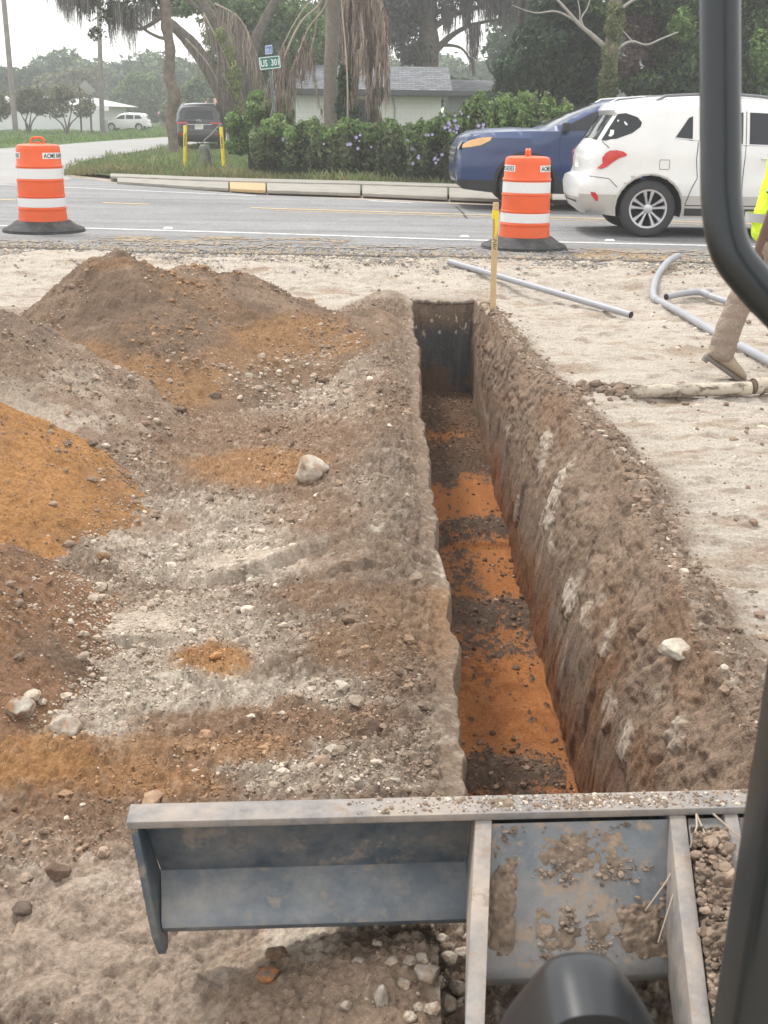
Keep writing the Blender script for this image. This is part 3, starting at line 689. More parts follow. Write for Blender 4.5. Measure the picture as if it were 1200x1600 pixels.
M_LEDGE=dirty(dirty(mat('dusty_lit_blue_paint',(.125,.145,.165),rough=.65,noise=(9,.2),bump=(90,.0006)),(.27,.255,.235),5,.42,.66,.001),(.27,.23,.19),17,.56,.66,.002)  # brighter paint and dust put the upward face's light into the ledge colour
bsub(bprism([(-.024,.2665),(.053,.2252),(.062,.2155),(.0665,.203),(.064,.203),(.0605,.213),(.052,.2225),(-.025,.2645)],.014,uof(738)).build('lower_ledge',M_LEDGE,None,True,angle=50),'dusty lower ledge of the blade, painted paler for the light on it')
bsub(bprism([(-.016,.420),(.046,.420),(.046,.405),(-.016,.405)],-.004,UE).build('top_bar',M_EDGE,None,True,.002,2))
def uplate(u0,th,prof,name,m=M_STEEL): return bsub(bprism(prof,u0,u0+th).build(name,m,None,True,.0015,2))
uplate(-.002,.014,[(-.016,.404),(.040,.404),(.052,.36),(.075,.25),(.085,.20),(.080,.155),(.06,.155),(.0,.20),(-.03,.25)],'end_plate')
uplate(UE,.014,[(-.016,.404),(.040,.404),(.052,.36),(.075,.25),(.085,.20),(.080,.155),(.06,.155),(.0,.20),(-.03,.25)],'end_plate')
ua,ub,uc=uof(738),uof(1036),uof(1120)
arm=[(-.008,.4045),(.050,.4045),(.44,.265),(.72,.22),(.72,.10),(.30,.14),(.075,.18),(-.03,.27)]
for u0,th in ((ua,.031),(ub,.031),(uc,.026)): uplate(u0,th,arm,'arm_rib',M_EDGE)
# weld beads
wm=MB()
for u0 in (ua-.002,uc+.032): bsub(MB().tube([BL(u0,-.003,.40),BL(u0,-.014,.33),BL(u0,-.028,.268),BL(u0,.055,.224)],.0035,6).build('weld_bead',M_STEEL,None,True))
sl=[(.046,.398),(.20,.205),(.212,.185),(.205,.165),(.19,.165),(.196,.185),(.188,.20),(.036,.390)]
bsub(bprism(sl,ua+.031,ub).build('sloped_plate',M_STEEL2,None,True,.001,1),'sloped plate smeared with mud')
bsub(bprism([(.046,.398),(.62,.17),(.62,.16),(.036,.390)],ub+.036,uc).build('arm_cover_plate',M_STEEL2,None,True,.001,1))
bsub(bprism([(.046,.398),(.20,.205),(.19,.20),(.036,.390)],uc+.03,uc+.30).build('sloped_plate',M_STEEL2,None,True,.001,1))
def mudon(u0,u1,t0,t1,th,seed,name,step=.004,base=lambda t:(.046+.154*t,.398-.193*t),keep=0.0,col=None):
    """caked mud on a sloped plate, t runs down the slope"""
    us=np.arange(u0,u1,step); ts=np.arange(t0,t1,step/.25); U,T=np.meshgrid(us,ts)
    n=fbm2(U*16,T*4,4,seed)+.5*fbm2(U*50,T*14,3,seed+1)
    e=np.minimum(np.minimum((U-u0)/(u1-u0),(u1-U)/(u1-u0)),np.minimum((T-t0)/(t1-t0),(t1-T)/(t1-t0)))*4
    d2,i2=clod2(U/.016,T*.25/.016,seed+2,.7); d1,i1=clod2(U/.04,T*.25/.04,seed+3,.5)
    n2_=fbm2(U*90,T*24,3,seed+5); hh=th*(n*1.3+keep+np.clip(e,0,1)-1)+ (.004*d2+.008*d1+.009*n2_+.006*np.abs(fbm2(U*34,T*10,3,seed+6)))*np.clip(th/.010,0,1.6)
    v,w=base(T); nv,nw=.62,.78
    vv=v+nv*hh; ww=w+nw*hh
    P=A[None,None,:2] if False else None
    US=U-.17*np.maximum(vv-.05,0); X=A.x+bu.x*US+bv.x*vv; Y=A.y+bu.y*US+bv.y*vv
    idx=np.arange(U.size).reshape(U.shape); F=np.stack([idx[:-1,:-1],idx[:-1,1:],idx[1:,1:],idx[1:,:-1]],-1)[hh[:-1,:-1]>-.004]
    if len(F)==0: return
    uq,inv=np.unique(F,return_inverse=True)
    c=(col if col is not None else np.array([.205,.155,.115]))*(1+.35*n+.3*(i2-.5)+.3*n2_)[...,None]
    o=np_mesh(name,np.stack([X,Y,ww],-1).reshape(-1,3)[uq],inv.reshape(-1,4),M_CRUMB,np.clip(c.reshape(-1,3)[uq],0,1)); bsub(o); return o
mudon(ub+.034,uc+.002,.18,3.6,.030,700,'caked_mud',.004,lambda t:(.046+.154*t,.402-.062*t),keep=1.05)
mudon(ua+.031,ua+.085,.12,.98,.006,710,'caked_mud',.003,keep=.55)
def clumps(n_,seed,thr,u0,u1,t0,t1,smax=.008):
    r_=np.random.default_rng(seed); U=r_.uniform(u0,u1,n_); T=r_.uniform(t0,t1,n_); m=fbm2(U*22,T*5.5,4,seed)+.2*r_.normal(0,1,n_)>thr; U=U[m];T=T[m];k=len(U)
    S=np.minimum(.0016*np.exp(r_.exponential(.5,k)),smax*.8); v=.046+.154*T+.62*S*.3; w=.398-.193*T+.78*S*.3
    u_=U-.17*np.maximum(v-.05,0)
    C=np.array([.20,.155,.12])*r_.uniform(.6,1.5,k)[:,None]
    bsub(scatter('mud_crumbs',np.stack([A.x+bu.x*u_+bv.x*v,A.y+bu.y*u_+bv.y*v,w],-1),S,C,2,.6))
clumps(7000,721,.52,ua+.05,ub-.01,.02,.99)
mudon(ua+.10,ub-.08,.05,.42,.0025,720,'caked_mud',.0022,keep=.05)
mudon(ua+.12,ub-.08,.62,.98,.0025,730,'caked_mud',.0022,keep=.0)
mudon(ub-.10,ub-.002,.55,1.0,.008,740,'caked_mud',.0025,keep=.35)
mudon(ua-.06,ub+.09,-.0,.04,.006,750,'caked_mud',.003,lambda t:(-.012+1.2*t,.419+0*t),keep=.25)
r_=np.random.default_rng(5); k_=900; U=r_.uniform(ub+.036,uc,k_); T=r_.uniform(.25,3.5,k_); S=np.minimum(.0028*np.exp(r_.exponential(.5,k_)),.013)
v=.046+.154*T+.62*.030; w=.402-.062*T+.78*.030; u_=U-.17*np.maximum(v-.05,0)
bsub(scatter('mud_clods',np.stack([A.x+bu.x*u_+bv.x*v,A.y+bu.y*u_+bv.y*v,w+r_.normal(-.004,.004,k_)],-1),S,np.array([.24,.18,.135])*r_.uniform(.6,1.5,k_)[:,None],2,.7))
# loose crumbs on the top bar
n=900; U=RNG.uniform(ua-.1,uc+.1,n)*.7+RNG.uniform(0,UE,n)*.3; Vv=RNG.uniform(-.012,.04,n); S=np.minimum(.0013*np.exp(RNG.exponential(.4,n)),.006)
o=scatter('mud_crumbs',np.stack([A.x+bu.x*U+bv.x*Vv,A.y+bu.y*U+bv.y*Vv,np.full(n,.421)],-1),S,np.where(RNG.uniform(0,1,(n,1))<.4,PALE,DIRT)*1.0,1,.8); bsub(o)
rt=MB()
for pts in [[(ub+.02,.10,.36),(ub-.01,.14,.33),(ub-.05,.17,.29)],[(ub+.03,.12,.36),(ub-.0,.17,.33),(ub-.03,.22,.26)],[(uc-.03,.08,.43),(uc-.01,.10,.42),(uc+.03,.12,.39)],[(ub+.05,.05,.41),(ub+.045,.09,.41),(ub+.03,.12,.385)],[(ub+.05,.05,.41),(ub+.06,.10,.40),(ub+.05,.14,.38)]]:
    rt.tube([BL(*q) for q in pts],[.002,.0018,.001],5)
bsub(rt.build('roots',mat('root',(.40,.33,.26),rough=.9),None,True))
# cab tube: bent grab tube crossing the right of the view
def smoothpath(P,k=8):
    P=[Vector(p) for p in P]; out=[]
    for i in range(len(P)-1):
        a=P[max(i-1,0)];b=P[i];c=P[i+1];d=P[min(i+2,len(P)-1)]
        for j in range(k):
            t=j/k; out.append(.5*((2*b)+(c-a)*t+(2*a-5*b+4*c-d)*t*t+(3*b-a-3*c+d)*t**3))
    out.append(P[-1]); return out
dpt=.95
tb=MB().tube(smoothpath([pd(1122,-500,dpt),pd(1124,-150,dpt),pd(1125,60,dpt),pd(1126,220,dpt),pd(1128,320,dpt),pd(1142,392,dpt),pd(1176,440,dpt),pd(1225,492,dpt),pd(1290,555,dpt),pd(1345,612,dpt)],8),.0162,28)
put(tb.build('cab_tube',M_TUBE,None,True),exc)['label']='thick black bent tube, blurred, crossing the right side'
p0=pd(1180,1250,.86); 
def postx(z):
    return Vector((p0.x+ .022*(z-p0.z), p0.y, z))
pl=MB(); 
V=[];Fz=[]
c0=postx(.25); c1=postx(2.1)
prof=[(-.033,-.03),(.033,-.03),(.033,.03),(-.033,.03)]
for c in (c0,c1):
    for (a,b) in prof: V.append((c.x+a+.034,c.y+b,c.z))
pl.add(V,[(0,3,2,1),(4,5,6,7),(0,1,5,4),(1,2,6,5),(2,3,7,6),(3,0,4,7)])
put(pl.build('cab_pillar',M_TUBE,None,True,.012,4),exc)['label']='straight black pillar at the lower right edge'
# smooth black cover in front of the seat
cv=MB(); base=pd(912,1600,.78); ex=CR; ey=(CU*.9-_f*.35).normalized(); ez=ex.cross(ey).normalized()
if ez.z<0: ez=-ez
k=.78/F_PX
half=[(0,0),(22,2),(40,8),(55,19),(68,36),(84,62),(101,92),(118,124),(131,160),(140,210),(142,290),(130,340),(90,360),(0,362)]
hs_=[Vector((a,b,0)) for a,b in half]; right=smoothpath(hs_,4); outl=[(p.x,p.y) for p in right]+[(-p.x,p.y) for p in right[::-1]][1:-1]
apex=pd(911,1494,.78); 
def ringpts(sc,lift,cy=170):
    return [apex+ex*(x*sc*k)-ey*((cy+(y-cy)*sc)*k)+ez*lift for x,y in outl]
rings=[(.99,-.05),(1.0,-.02),(1.0,-.006),(.985,.002),(.955,.0075),(.91,.0095),(.875,.0095)]
nn=len(outl); V=[];F=[]
for sc,l in rings: V+=ringpts(sc,l)
for i in range(len(rings)-1):
    for j in range(nn): F.append((i*nn+j,i*nn+(j+1)%nn,(i+1)*nn+(j+1)%nn,(i+1)*nn+j))
cv.add(V,F); cover=put(cv.build('cover',M_GLOSS,None,True,angle=80),exc); cover['label']='glossy black rounded plastic cover at the bottom edge'
iv=MB(); rings=[(.875,.0095),(.868,.004),(.855,.004),(.845,.0085),(.80,.0105),(.6,.0135),(.35,.0155),(.1,.016)]
V=[];F=[]
for sc,l in rings: V+=ringpts(sc,l)
for i in range(len(rings)-1):
    for j in range(nn): F.append((i*nn+j,i*nn+(j+1)%nn,(i+1)*nn+(j+1)%nn,(i+1)*nn+j))
F.append(tuple((len(rings)-1)*nn+j for j in range(nn)))
iv.add(V,F); ip=iv.build('inset_panel',mat('dark_slate_plastic',(.020,.026,.032),rough=.38,noise=(60,.1)),None,True,angle=50); ip.parent=cover; ip.location=(0,0,0)
# ================================================================== ROAD, PAVEMENT, LAWN
ZR=.23; ZL=.27
def sheet(name,pts,z,m,kind='structure',parent=None,sub=0):
    V=[(p.x,p.y,z) for p in pts]; o=MB().add(V,[tuple(range(len(V)))]).build(name,m,parent)
    if o.data.polygons[0].normal.z<0: o.data.flip_normals()
    if kind: o['kind']=kind
    return o
def jag(pts,z,amp,n=40,seed=0):
    out=[]
    P=[px(*p,z) for p in pts]
    for i in range(len(P)-1):
        for j in range(n): 
            q=P[i].lerp(P[i+1],j/n); out.append(q)
    out.append(P[-1]); a=np.array([[p.x,p.y] for p in out])
    a[:,1]+=amp*fbm2(a[:,0]*2.1,a[:,0]*0,5,seed,.6)
    return [Vector((x,y,z)) for x,y in a]
M_ASPH=mat('asphalt',(.185,.185,.19),rough=.9,spec=.3,noise=(2.2,.10),bump=(55,.006))
nt=M_ASPH.node_tree; b_=nt.nodes['Principled BSDF']; l_=b_.inputs['Base Color'].links[0].from_socket
v_=nt.nodes.new('ShaderNodeTexVoronoi'); v_.inputs['Scale'].default_value=38; tc_=nt.nodes.new('ShaderNodeTexCoord'); nt.links.new(tc_.outputs['Object'],v_.inputs['Vector'])
m_=nt.nodes.new('ShaderNodeMix'); m_.data_type='RGBA'; m_.blend_type='OVERLAY'; m_.inputs[0].default_value=.35; nt.links.new(l_,m_.inputs[6]); nt.links.new(v_.outputs['Color'],m_.inputs[7])
mpA=nt.nodes.new('ShaderNodeMapping'); mpA.inputs['Scale'].default_value=(.12,1.6,1); nt.links.new(tc_.outputs['Object'],mpA.inputs[0])
nzA=nt.nodes.new('ShaderNodeTexNoise'); nzA.inputs['Scale'].default_value=1.6; nzA.inputs['Detail'].default_value=7; nt.links.new(mpA.outputs[0],nzA.inputs['Vector'])
mrA=nt.nodes.new('ShaderNodeMapRange'); mrA.inputs['From Min'].default_value=.3; mrA.inputs['From Max'].default_value=.7; mrA.inputs['To Min'].default_value=.80; mrA.inputs['To Max'].default_value=1.2; nt.links.new(nzA.outputs[0],mrA.inputs[0])
scA=nt.nodes.new('ShaderNodeVectorMath'); scA.operation='SCALE'; nt.links.new(m_.outputs[2],scA.inputs[0]); nt.links.new(mrA.outputs[0],scA.inputs['Scale'])
h_=nt.nodes.new('ShaderNodeHueSaturation'); h_.inputs['Saturation'].default_value=.15; nt.links.new(scA.outputs[0],h_.inputs['Color']); nt.links.new(h_.outputs[0],b_.inputs['Base Color'])
near=jag([(-900,357),(-300,371),(0,386),(300,394),(700,401),(1090,409),(1500,424),(2200,450)],ZR,.09,40,601)
far=[px(*p,ZR) for p in [(2200,395),(1400,354),(1000,333),(750,320),(400,304),(190,288),(150,280),(105,277),(0,286),(-900,245)]]
road=sheet('road',near+far,ZR,M_ASPH)
# earth kerb under the pavement edge so the slab has a thickness
mb=MB()
for i in range(len(near)-1):
    a,b=near[i],near[i+1]; mb.add([(a.x,a.y,ZR-.001),(b.x,b.y,ZR-.001),(b.x,b.y,.10),(a.x,a.y,.10)],[(0,1,2,3)])
o=mb.build('road_edge',mat('asphalt_edge',(.26,.24,.22),rough=.95,bump=(60,.01))); o['kind']='structure'
M_WH=dirty(mat('white_marking',(.62,.62,.61),rough=.7,noise=(30,.1)),(.25,.25,.25),9,.52,.68,0)
M_YE=dirty(mat('yellow_marking',(.62,.43,.17),rough=.7,noise=(30,.1)),(.25,.24,.22),9,.5,.68,0)
def line(pts,w,m,name='road_marking',z=ZR+.004):
    P=[px(*p,z) for p in pts]; mb=MB(); V=[]
    for i,p in enumerate(P):
        t=(P[min(i+1,len(P)-1)]-P[max(i-1,0)]).normalized(); n=Vector((-t.y,t.x,0))
        V+=[p+n*w/2,p-n*w/2]
    mb.add(V,[(2*i,2*i+1,2*i+3,2*i+2) for i in range(len(P)-1)]); o=mb.build(name,m)
    if o.data.polygons[0].normal.z<0: o.data.flip_normals()
    o['kind']='structure'; return o
line([(-900,322),(0,352.5),(400,364),(700,374),(1090,383),(2200,412)],.11,M_WH)
line([(160,316.5),(232,319)],.11,M_YE); line([(-200,304),(25,312.5)],.11,M_YE)
line([(392,324.5),(700,334),(937,341.5),(1400,357)],.11,M_YE); line([(430,329),(700,337.5),(937,345.5),(1400,361)],.05,M_YE)
line([(-600,262),(0,288),(400,306.0)],.10,M_WH); line([(575,313.5),(645,317)],.12,M_WH)
line([(780,322.5),(1000,332.5),(1400,352)],.10,M_WH)
# cracks sealed in the asphalt
M_CR=mat('crack_seal',(.05,.05,.055),rough=.8)
line([(712,322),(718,328),(722,331),(729,341)],.035,M_CR,'crack'); 
# grit and dust washed over the shoulder
M_GRIT=mat('shoulder_grit',(.40,.345,.28),rough=.97,noise=(25,.25),bump=(120,.006))
n=int(16000/Q); xx=RNG.uniform(-5.2,5.2,n); 
eL=np.array([[p.x,p.y] for p in near]); ey_=np.interp(xx,eL[:,0],eL[:,1])
lw=px(600,371,ZR).y; yy=ey_+RNG.exponential(.22,n)-.05; m=(yy<ey_+1.1); xx=xx[m];yy=yy[m];ey_=ey_[m];n=len(xx)
zz=np.where(yy>ey_,ZR+.002,ZR-.05); S=.004*np.exp(RNG.exponential(.45,n)); S=np.minimum(S,.022)
k=RNG.uniform(0,1,n); cc=np.where((k<.5)[:,None],np.array([.42,.33,.22]),np.where((k<.8)[:,None],np.array([.36,.34,.32]),np.array([.12,.12,.12])))*RNG.uniform(.7,1.2,n)[:,None]
scatter('gravel',np.stack([xx,yy,zz],-1),S,cc,1,.7,'grit and small gravel along the broken edge of the road')
n=int(15000/Q); xx=RNG.uniform(-5.2,5.5,n); ey_=np.interp(xx,eL[:,0],eL[:,1]); yy=ey_-RNG.exponential(.28,n)-.0; m=yy>10.9; xx=xx[m];yy=yy[m];n=len(xx)
gy=.2*sst(10.95,12.3,yy); S=np.minimum(.005*np.exp(RNG.exponential(.45,n)),.028); k=RNG.uniform(0,1,n)
cc=np.where((k<.6)[:,None],np.array([.44,.38,.31]),np.array([.24,.23,.22]))*RNG.uniform(.7,1.3,n)[:,None]
scatter('gravel',np.stack([xx,yy,gy+.008],-1),S,cc,1,.7,'broken asphalt crumbs where the sand meets the road')
# orange dusting on the shoulder
def dust(pts,c,name,seed,z=ZR+.0025,th=.0):
    P=[px(*p,z) for p in pts]; x0=min(p.x for p in P);x1=max(p.x for p in P);y0=min(p.y for p in P);y1=max(p.y for p in P)
    xs=np.arange(x0,x1,.03);ys=np.arange(y0,y1,.03);X,Y=np.meshgrid(xs,ys)
    e=np.minimum(np.minimum(X-x0,x1-X)/.5,np.minimum(Y-y0,y1-Y)/.2)
    k=fbm2(X*2,Y*5,5,seed,.7)+.5*fbm2(X*25,Y*25,2,seed+1)-.15+np.clip(e,0,1)*.35-.2
    idx=np.arange(X.size).reshape(X.shape); F=np.stack([idx[:-1,:-1],idx[:-1,1:],idx[1:,1:],idx[1:,:-1]],-1)[k[:-1,:-1]>th]
    u,inv=np.unique(F,return_inverse=True); V=np.stack([X,Y,X*0+z],-1).reshape(-1,3)[u]
    C=np.repeat(np.array([c]),len(u),0)*RNG.uniform(.85,1.15,(len(u),1)); np_mesh(name,V,inv.reshape(-1,4),M_SOIL,C,smooth=False,kind='structure')
dust([(880,386),(1100,406)],(.40,.27,.14),'shoulder_dust',640,th=-.1); dust([(140,366),(560,384)],(.36,.29,.21),'shoulder_dust',650,z=ZR+.006,th=.02)
dust([(-100,372),(1200,400)],(.33,.29,.25),'shoulder_dust',660,z=ZR+.009,th=.05)
# road markers
def marker(xp,yp,lab):
    mb=MB().add([(-.06,-.05,0),(.06,-.05,0),(.06,.05,0),(-.06,.05,0),(-.04,-.02,.018),(.04,-.02,.018),(.04,.02,.018),(-.04,.02,.018)],[(0,1,5,4),(1,2,6,5),(2,3,7,6),(3,0,4,7),(4,5,6,7),(3,2,1,0)])
    o=mb.build('road_marker',mat('marker_white',(.75,.75,.74),rough=.4),None,True,.004,2); o.location=px(xp,yp,ZR+.004); tag(o,lab,'road marker','reflective markers beside the white edge line')
marker(263,357,'white raised marker on the road right of the drum at left'); marker(726,370,'white raised marker just left of the drum by the stake'); marker(953,376,'white raised marker under the rear wheel of the white SUV')
# lawn beyond, side road, pavement
M_LAWN=mat('lawn_green',(.075,.115,.035),rough=.95,spec=.1,noise=(1.4,.45),bump=(30,.03))
side_=[px(*p,ZL) for p in [(-900,300),(-900,247)]]
backL=[px(*p,ZL) for p in [(-900,244),(-300,250),(0,258),(88,260),(108,268),(190,276),(400,292),(750,306),(1000,316),(1400,334),(2200,372)]]
V=[(p.x,p.y,ZL) for p in backL]+[(179,15,ZL),(179,183,ZL),(-179,183,ZL),(-179,60,ZL)]
o=MB().add(V,[tuple(range(len(V)))]).build('lawn',M_LAWN); o['kind']='structure'
if o.data.polygons[0].normal.z<0: o.data.flip_normals()
M_SIDE=mat('side_road_asphalt',(.30,.295,.285),rough=.92,noise=(1.1,.14),bump=(40,.006))
zs=ZL+.012
rows_=[((-900,250),(-900,254),(-900,276)),((-300,246),(-300,256),(-300,280)),((0,232),(0,262),(0,287.5)),((50,229),(50,263),(70,287)),((95,226),(93,264),(112,280)),((112,224.5),(98,266),(108,277)),((128,223),(103,260),(106,262)),((155,221),(124,252),(126,253)),((200,218),(170,243),(171,243.5)),((262,214),(262,229),(263,229)),((330,209.5),(330,222),(331,222)),((420,206),(420,214),(421,214))]
mb=MB(); V=[]
for i_,r3 in enumerate(rows_):
    for j_,(x_,y_) in enumerate(r3):
        z_=(ZR+.004) if (j_==2 and i_<6) else zs; p_=px(x_,y_,z_); V.append((p_.x,p_.y,z_))
mb.add(V,[(3*i+k,3*i+k+1,3*i+k+4,3*i+k+3) for i in range(len(rows_)-1) for k in (0,1)]); o=mb.build('side_road',M_SIDE); o['kind']='structure'
M_CONC=dirty(mat('concrete',(.29,.272,.24),rough=.9,noise=(3,.15),bump=(60,.003)),(.22,.20,.17),2.5,.5,.72,.001)
def slab(name,pts,z,h,m,bev=.015):
    P=[px(*p,z) for p in pts]; mb=MB(); n=len(P)
    mb.add([(p.x,p.y,z) for p in P]+[(p.x,p.y,z-h) for p in P],[tuple(range(n)),tuple(range(2*n-1,n-1,-1))]+[(i,(i+1)%n,(i+1)%n+n,i+n) for i in range(n)])
    o=mb.build(name,m,None,False,bev,2); o['kind']='structure'; return o
# pavement in separate poured slabs
fr=[(190,283.5),(300,291),(358,294)]; 
segs=[(183,357),(359,415),(417,563),(566,699),(702,860),(863,1010),(1013,1180),(1183,1420)]
fy=lambda x: np.interp(x,[180,300,400,560,740,1000,1400],[283,291,296.5,301.5,309,320,341])
by=lambda x: np.interp(x,[180,300,400,560,740,1000,1400],[276,281,284,287.5,293,303,322])
for i,(a,b) in enumerate(segs):
    xs=np.linspace(a,b,6); pts=[(x,fy(x)) for x in xs]+[(x,by(x)) for x in xs[::-1]]
    slab("pavement",pts,ZR+.055,.06,mat('tactile_yellow',(.44,.31,.16),rough=.8,noise=(20,.15),bump=(90,.006)) if i==1 else M_CONC,.012)
# low kerb at the back of the pavement
xs=np.linspace(172,1400,40); cf=lambda x:by(x)-1.0
pts=[(x,cf(x)) for x in xs]+[(x,cf(x)-4.2) for x in xs[::-1]]
slab("kerb",pts,ZR+.085,.06,M_CONC,.02)
# ---- grass blades
def blades(name,region,n,hmin,hmax,w,cols,seed,label=None,sel=None,kind='stuff',zb=ZL):
    P=np.array([[p.x,p.y] for p in [px(*q,ZL) for q in region]])
    rg=np.random.default_rng(seed); x=rg.uniform(P[:,0].min(),P[:,0].max(),n); y=rg.uniform(P[:,1].min(),P[:,1].max(),n)
    ins=np.zeros(n,bool); j=len(P)-1
    for i in range(len(P)):
        c=((P[i,1]>y)!=(P[j,1]>y))&(x<(P[j,0]-P[i,0])*(y-P[i,1])/(P[j,1]-P[i,1]+1e-9)+P[i,0]); ins^=c; j=i
    x=x[ins];y=y[ins]; f=fbm2(x*.8,y*.8,3,seed); keep=rg.uniform(-.7,.5,len(x))<f; x=x[keep];y=y[keep];f=f[keep]; n=len(x)
    h=rg.uniform(hmin,hmax,n)*(1+f); a=rg.uniform(0,6.28,n); lx=rg.normal(0,.35,n)*h; ly=rg.normal(0,.35,n)*h
    dx=np.cos(a)*w;dy=np.sin(a)*w; z0=np.full(n,zb-.01)
    V=np.stack([np.stack([x-dx,y-dy,z0],-1),np.stack([x+dx,y+dy,z0],-1),np.stack([x+dx*.7+lx*.4,y+dy*.7+ly*.4,z0+h*.6],-1),np.stack([x+lx,y+ly,z0+h],-1)],1).reshape(-1,3)
    F=np.arange(4*n).reshape(n,4); c=np.array(cols)[rg.integers(0,len(cols),n)]*rg.uniform(.7,1.25,(n,1))*(1+.5*f)[:,None]
    o=np_mesh(name,V,F,M_LEAF,np.repeat(np.clip(c,0,1),4,0),smooth=False,kind=kind)
    if label:o['label']=label
    return o
M_LEAF=mat('leaf',(1,1,1),rough=.65,spec=.25,attr=True)
b_=M_LEAF.node_tree.nodes['Principled BSDF']
def with_trans(m,w=.35):
    nt=m.node_tree; b=nt.nodes['Principled BSDF']; o=[n for n in nt.nodes if n.type=='OUTPUT_MATERIAL'][0]
    t=nt.nodes.new('ShaderNodeBsdfTranslucent'); mx=nt.nodes.new('ShaderNodeMixShader'); mx.inputs[0].default_value=w
    nt.links.new(b.inputs['Base Color'].links[0].from_socket,t.inputs['Color']); nt.links.new(b.outputs[0],mx.inputs[1]); nt.links.new(t.outputs[0],mx.inputs[2]); nt.links.new(mx.outputs[0],o.inputs['Surface'])
with_trans(M_LEAF)
GC=[(.14,.21,.07),(.17,.24,.09),(.22,.24,.11),(.11,.17,.06),(.30,.27,.15)]
blades('verge_grass',[(100,273),(98,264),(118,254),(170,243),(262,229),(420,222),(800,260),(1100,296),(740,292),(560,286),(400,279),(200,272)],int(60000/Q),.07,.17,.010,GC,801,'rough grass and weeds behind the kerb')
blades('verge_grass',[(98,274),(180,272),(400,279),(740,291),(760,284),(400,269),(200,262),(130,262)],int(26000/Q),.06,.15,.009,[(.22,.20,.10),(.14,.17,.06),(.28,.24,.14)],803,'dry strip of grass along the kerb')
blades('lawn_grass',[(-60,231),(130,222),(262,213),(262,199),(-60,202)],int(30000/Q),.06,.15,.03,[(.14,.22,.05),(.17,.25,.07),(.11,.18,.05)],802,'bright mown lawn across the side road')
# ================================================================== TRAFFIC DRUMS
M_OR=dirty(mat('drum_orange',(.72,.105,.022),rough=.42,spec=.45,noise=(8,.06)),(.40,.16,.07),5,.58,.85,0)
M_WB=mat('reflective_white',(.70,.70,.70),rough=.35,noise=(120,.06))
M_RUB=dirty(mat('black_rubber',(.035,.037,.04),rough=.8,noise=(10,.2),bump=(50,.003)),(.16,.14,.12),5,.5,.8,.001)
M_STK=mat('sticker_white',(.75,.75,.74),rough=.5); M_INK=mat('ink_black',(.02,.02,.022),rough=.6)
DR=[(.275,.075),(.272,.10),(.262,.25),(.262,.262),(.268,.268),(.268,.285),(.262,.290),(.260,.30),(.258,.408),(.258,.415),(.264,.420),(.264,.432),(.256,.437),(.254,.60),(.260,.605),(.260,.618),(.254,.623),(.251,.632),(.249,.755),(.249,.762),(.257,.768),(.257,.782),(.250,.790),(.244,.80),(.239,.96),(.236,.995),(.225,1.018),(.195,1.03),(.06,1.038),(.0,1.038)]
def rad(z):
    zz=[p[1] for p in DR[:-2]]; rr=[p[0] for p in DR[:-2]]; return np.interp(z,zz,rr)
def text_curve(txt,size,bold=0):
    c=bpy.data.curves.new('t','FONT'); c.body=txt; c.size=size; c.offset=bold; c.resolution_u=2; c.fill_mode='FRONT'
    o=bpy.data.objects.new('t',c); COL.objects.link(o); bpy.context.view_layer.update()
    dg=bpy.context.evaluated_depsgraph_get(); me=bpy.data.meshes.new_from_object(o.evaluated_get(dg)); bpy.data.objects.remove(o); bpy.data.curves.remove(c)
    V=np.array([v.co[:] for v in me.vertices]); F=[tuple(p.vertices) for p in me.polygons]; bpy.data.meshes.remove(me); return V,F
def drum(loc,label,yaw,handle_yaw,sc=1.0,lean=0):
    d=empty('traffic_drum',loc,0,label,'traffic drum','orange traffic drums on the road shoulder'); d.scale=sc; d.rotation_euler=(lean,0,0)
    MB().lathe(DR,56).build('drum_body',M_OR,d,True,angle=35)
    for z0,z1 in ((.302,.406),(.634,.753)):
        zs_=np.linspace(z0,z1,4); mb=MB().lathe([(rad(z0)+.0005,z0)]+[(float(rad(z))+.0022,z) for z in zs_]+[(rad(z1)+.0005,z1)],56); mb.build('reflective_band',M_WB,d,True,angle=35)
    for k in range(2):
        a0=yaw+k*math.pi; N=18; zz0,zz1=.868,.938; V=[];F=[]
        for i in range(N+1):
            a=a0+R(116)*i/N
            for z in (zz0,zz1): r=rad(z)+.002; V.append((r*math.cos(a),r*math.sin(a),z))
        for i in range(N): F.append((2*i,2*i+2,2*i+3,2*i+1))
        st=MB().add(V,F).build('sticker',M_STK,d,True)
        tv,tf=text_curve('ACME BARRICADES',.070,.0012); wdt=tv[:,0].max()-tv[:,0].min(); arc=.238*R(110); tv[:,0]=(tv[:,0]-tv[:,0].min())/wdt*arc
        a=a0+R(3)+tv[:,0]/.238; z=zz0+.011+tv[:,1]; r=np.array([rad(q) for q in z])+.0038
        lt=MB().add(list(zip(r*np.cos(a),r*np.sin(a),z)),tf).build('lettering',M_INK); lt.parent=st
    hb=MB(); c,s_=math.cos(handle_yaw),math.sin(handle_yaw)
    for off in (-.014,.014):
        pts=[(-.065,1.02),(-.066,1.075),(-.05,1.10),(0,1.108),(.05,1.10),(.066,1.075),(.065,1.02)]
        hb.tube(smoothpath([Vector((p[0]*c-off*s_,p[0]*s_+off*c,p[1])) for p in pts],4),.013,8)
    hb.box((0,0,1.045),(.06,.05,.03),0,Matrix.Rotation(handle_yaw,3,'Z'))
    hb.build('handle',M_OR,d,True)
    MB().lathe([(.235,.02),(.235,.12),(.262,.135),(.30,.13),(.37,.075),(.445,.042),(.455,.030),(.452,.018),(.46,.012),(.458,.0),(.30,.0),(.24,.0)],56).build('rubber_base',M_RUB,d,True,angle=30)
    return d
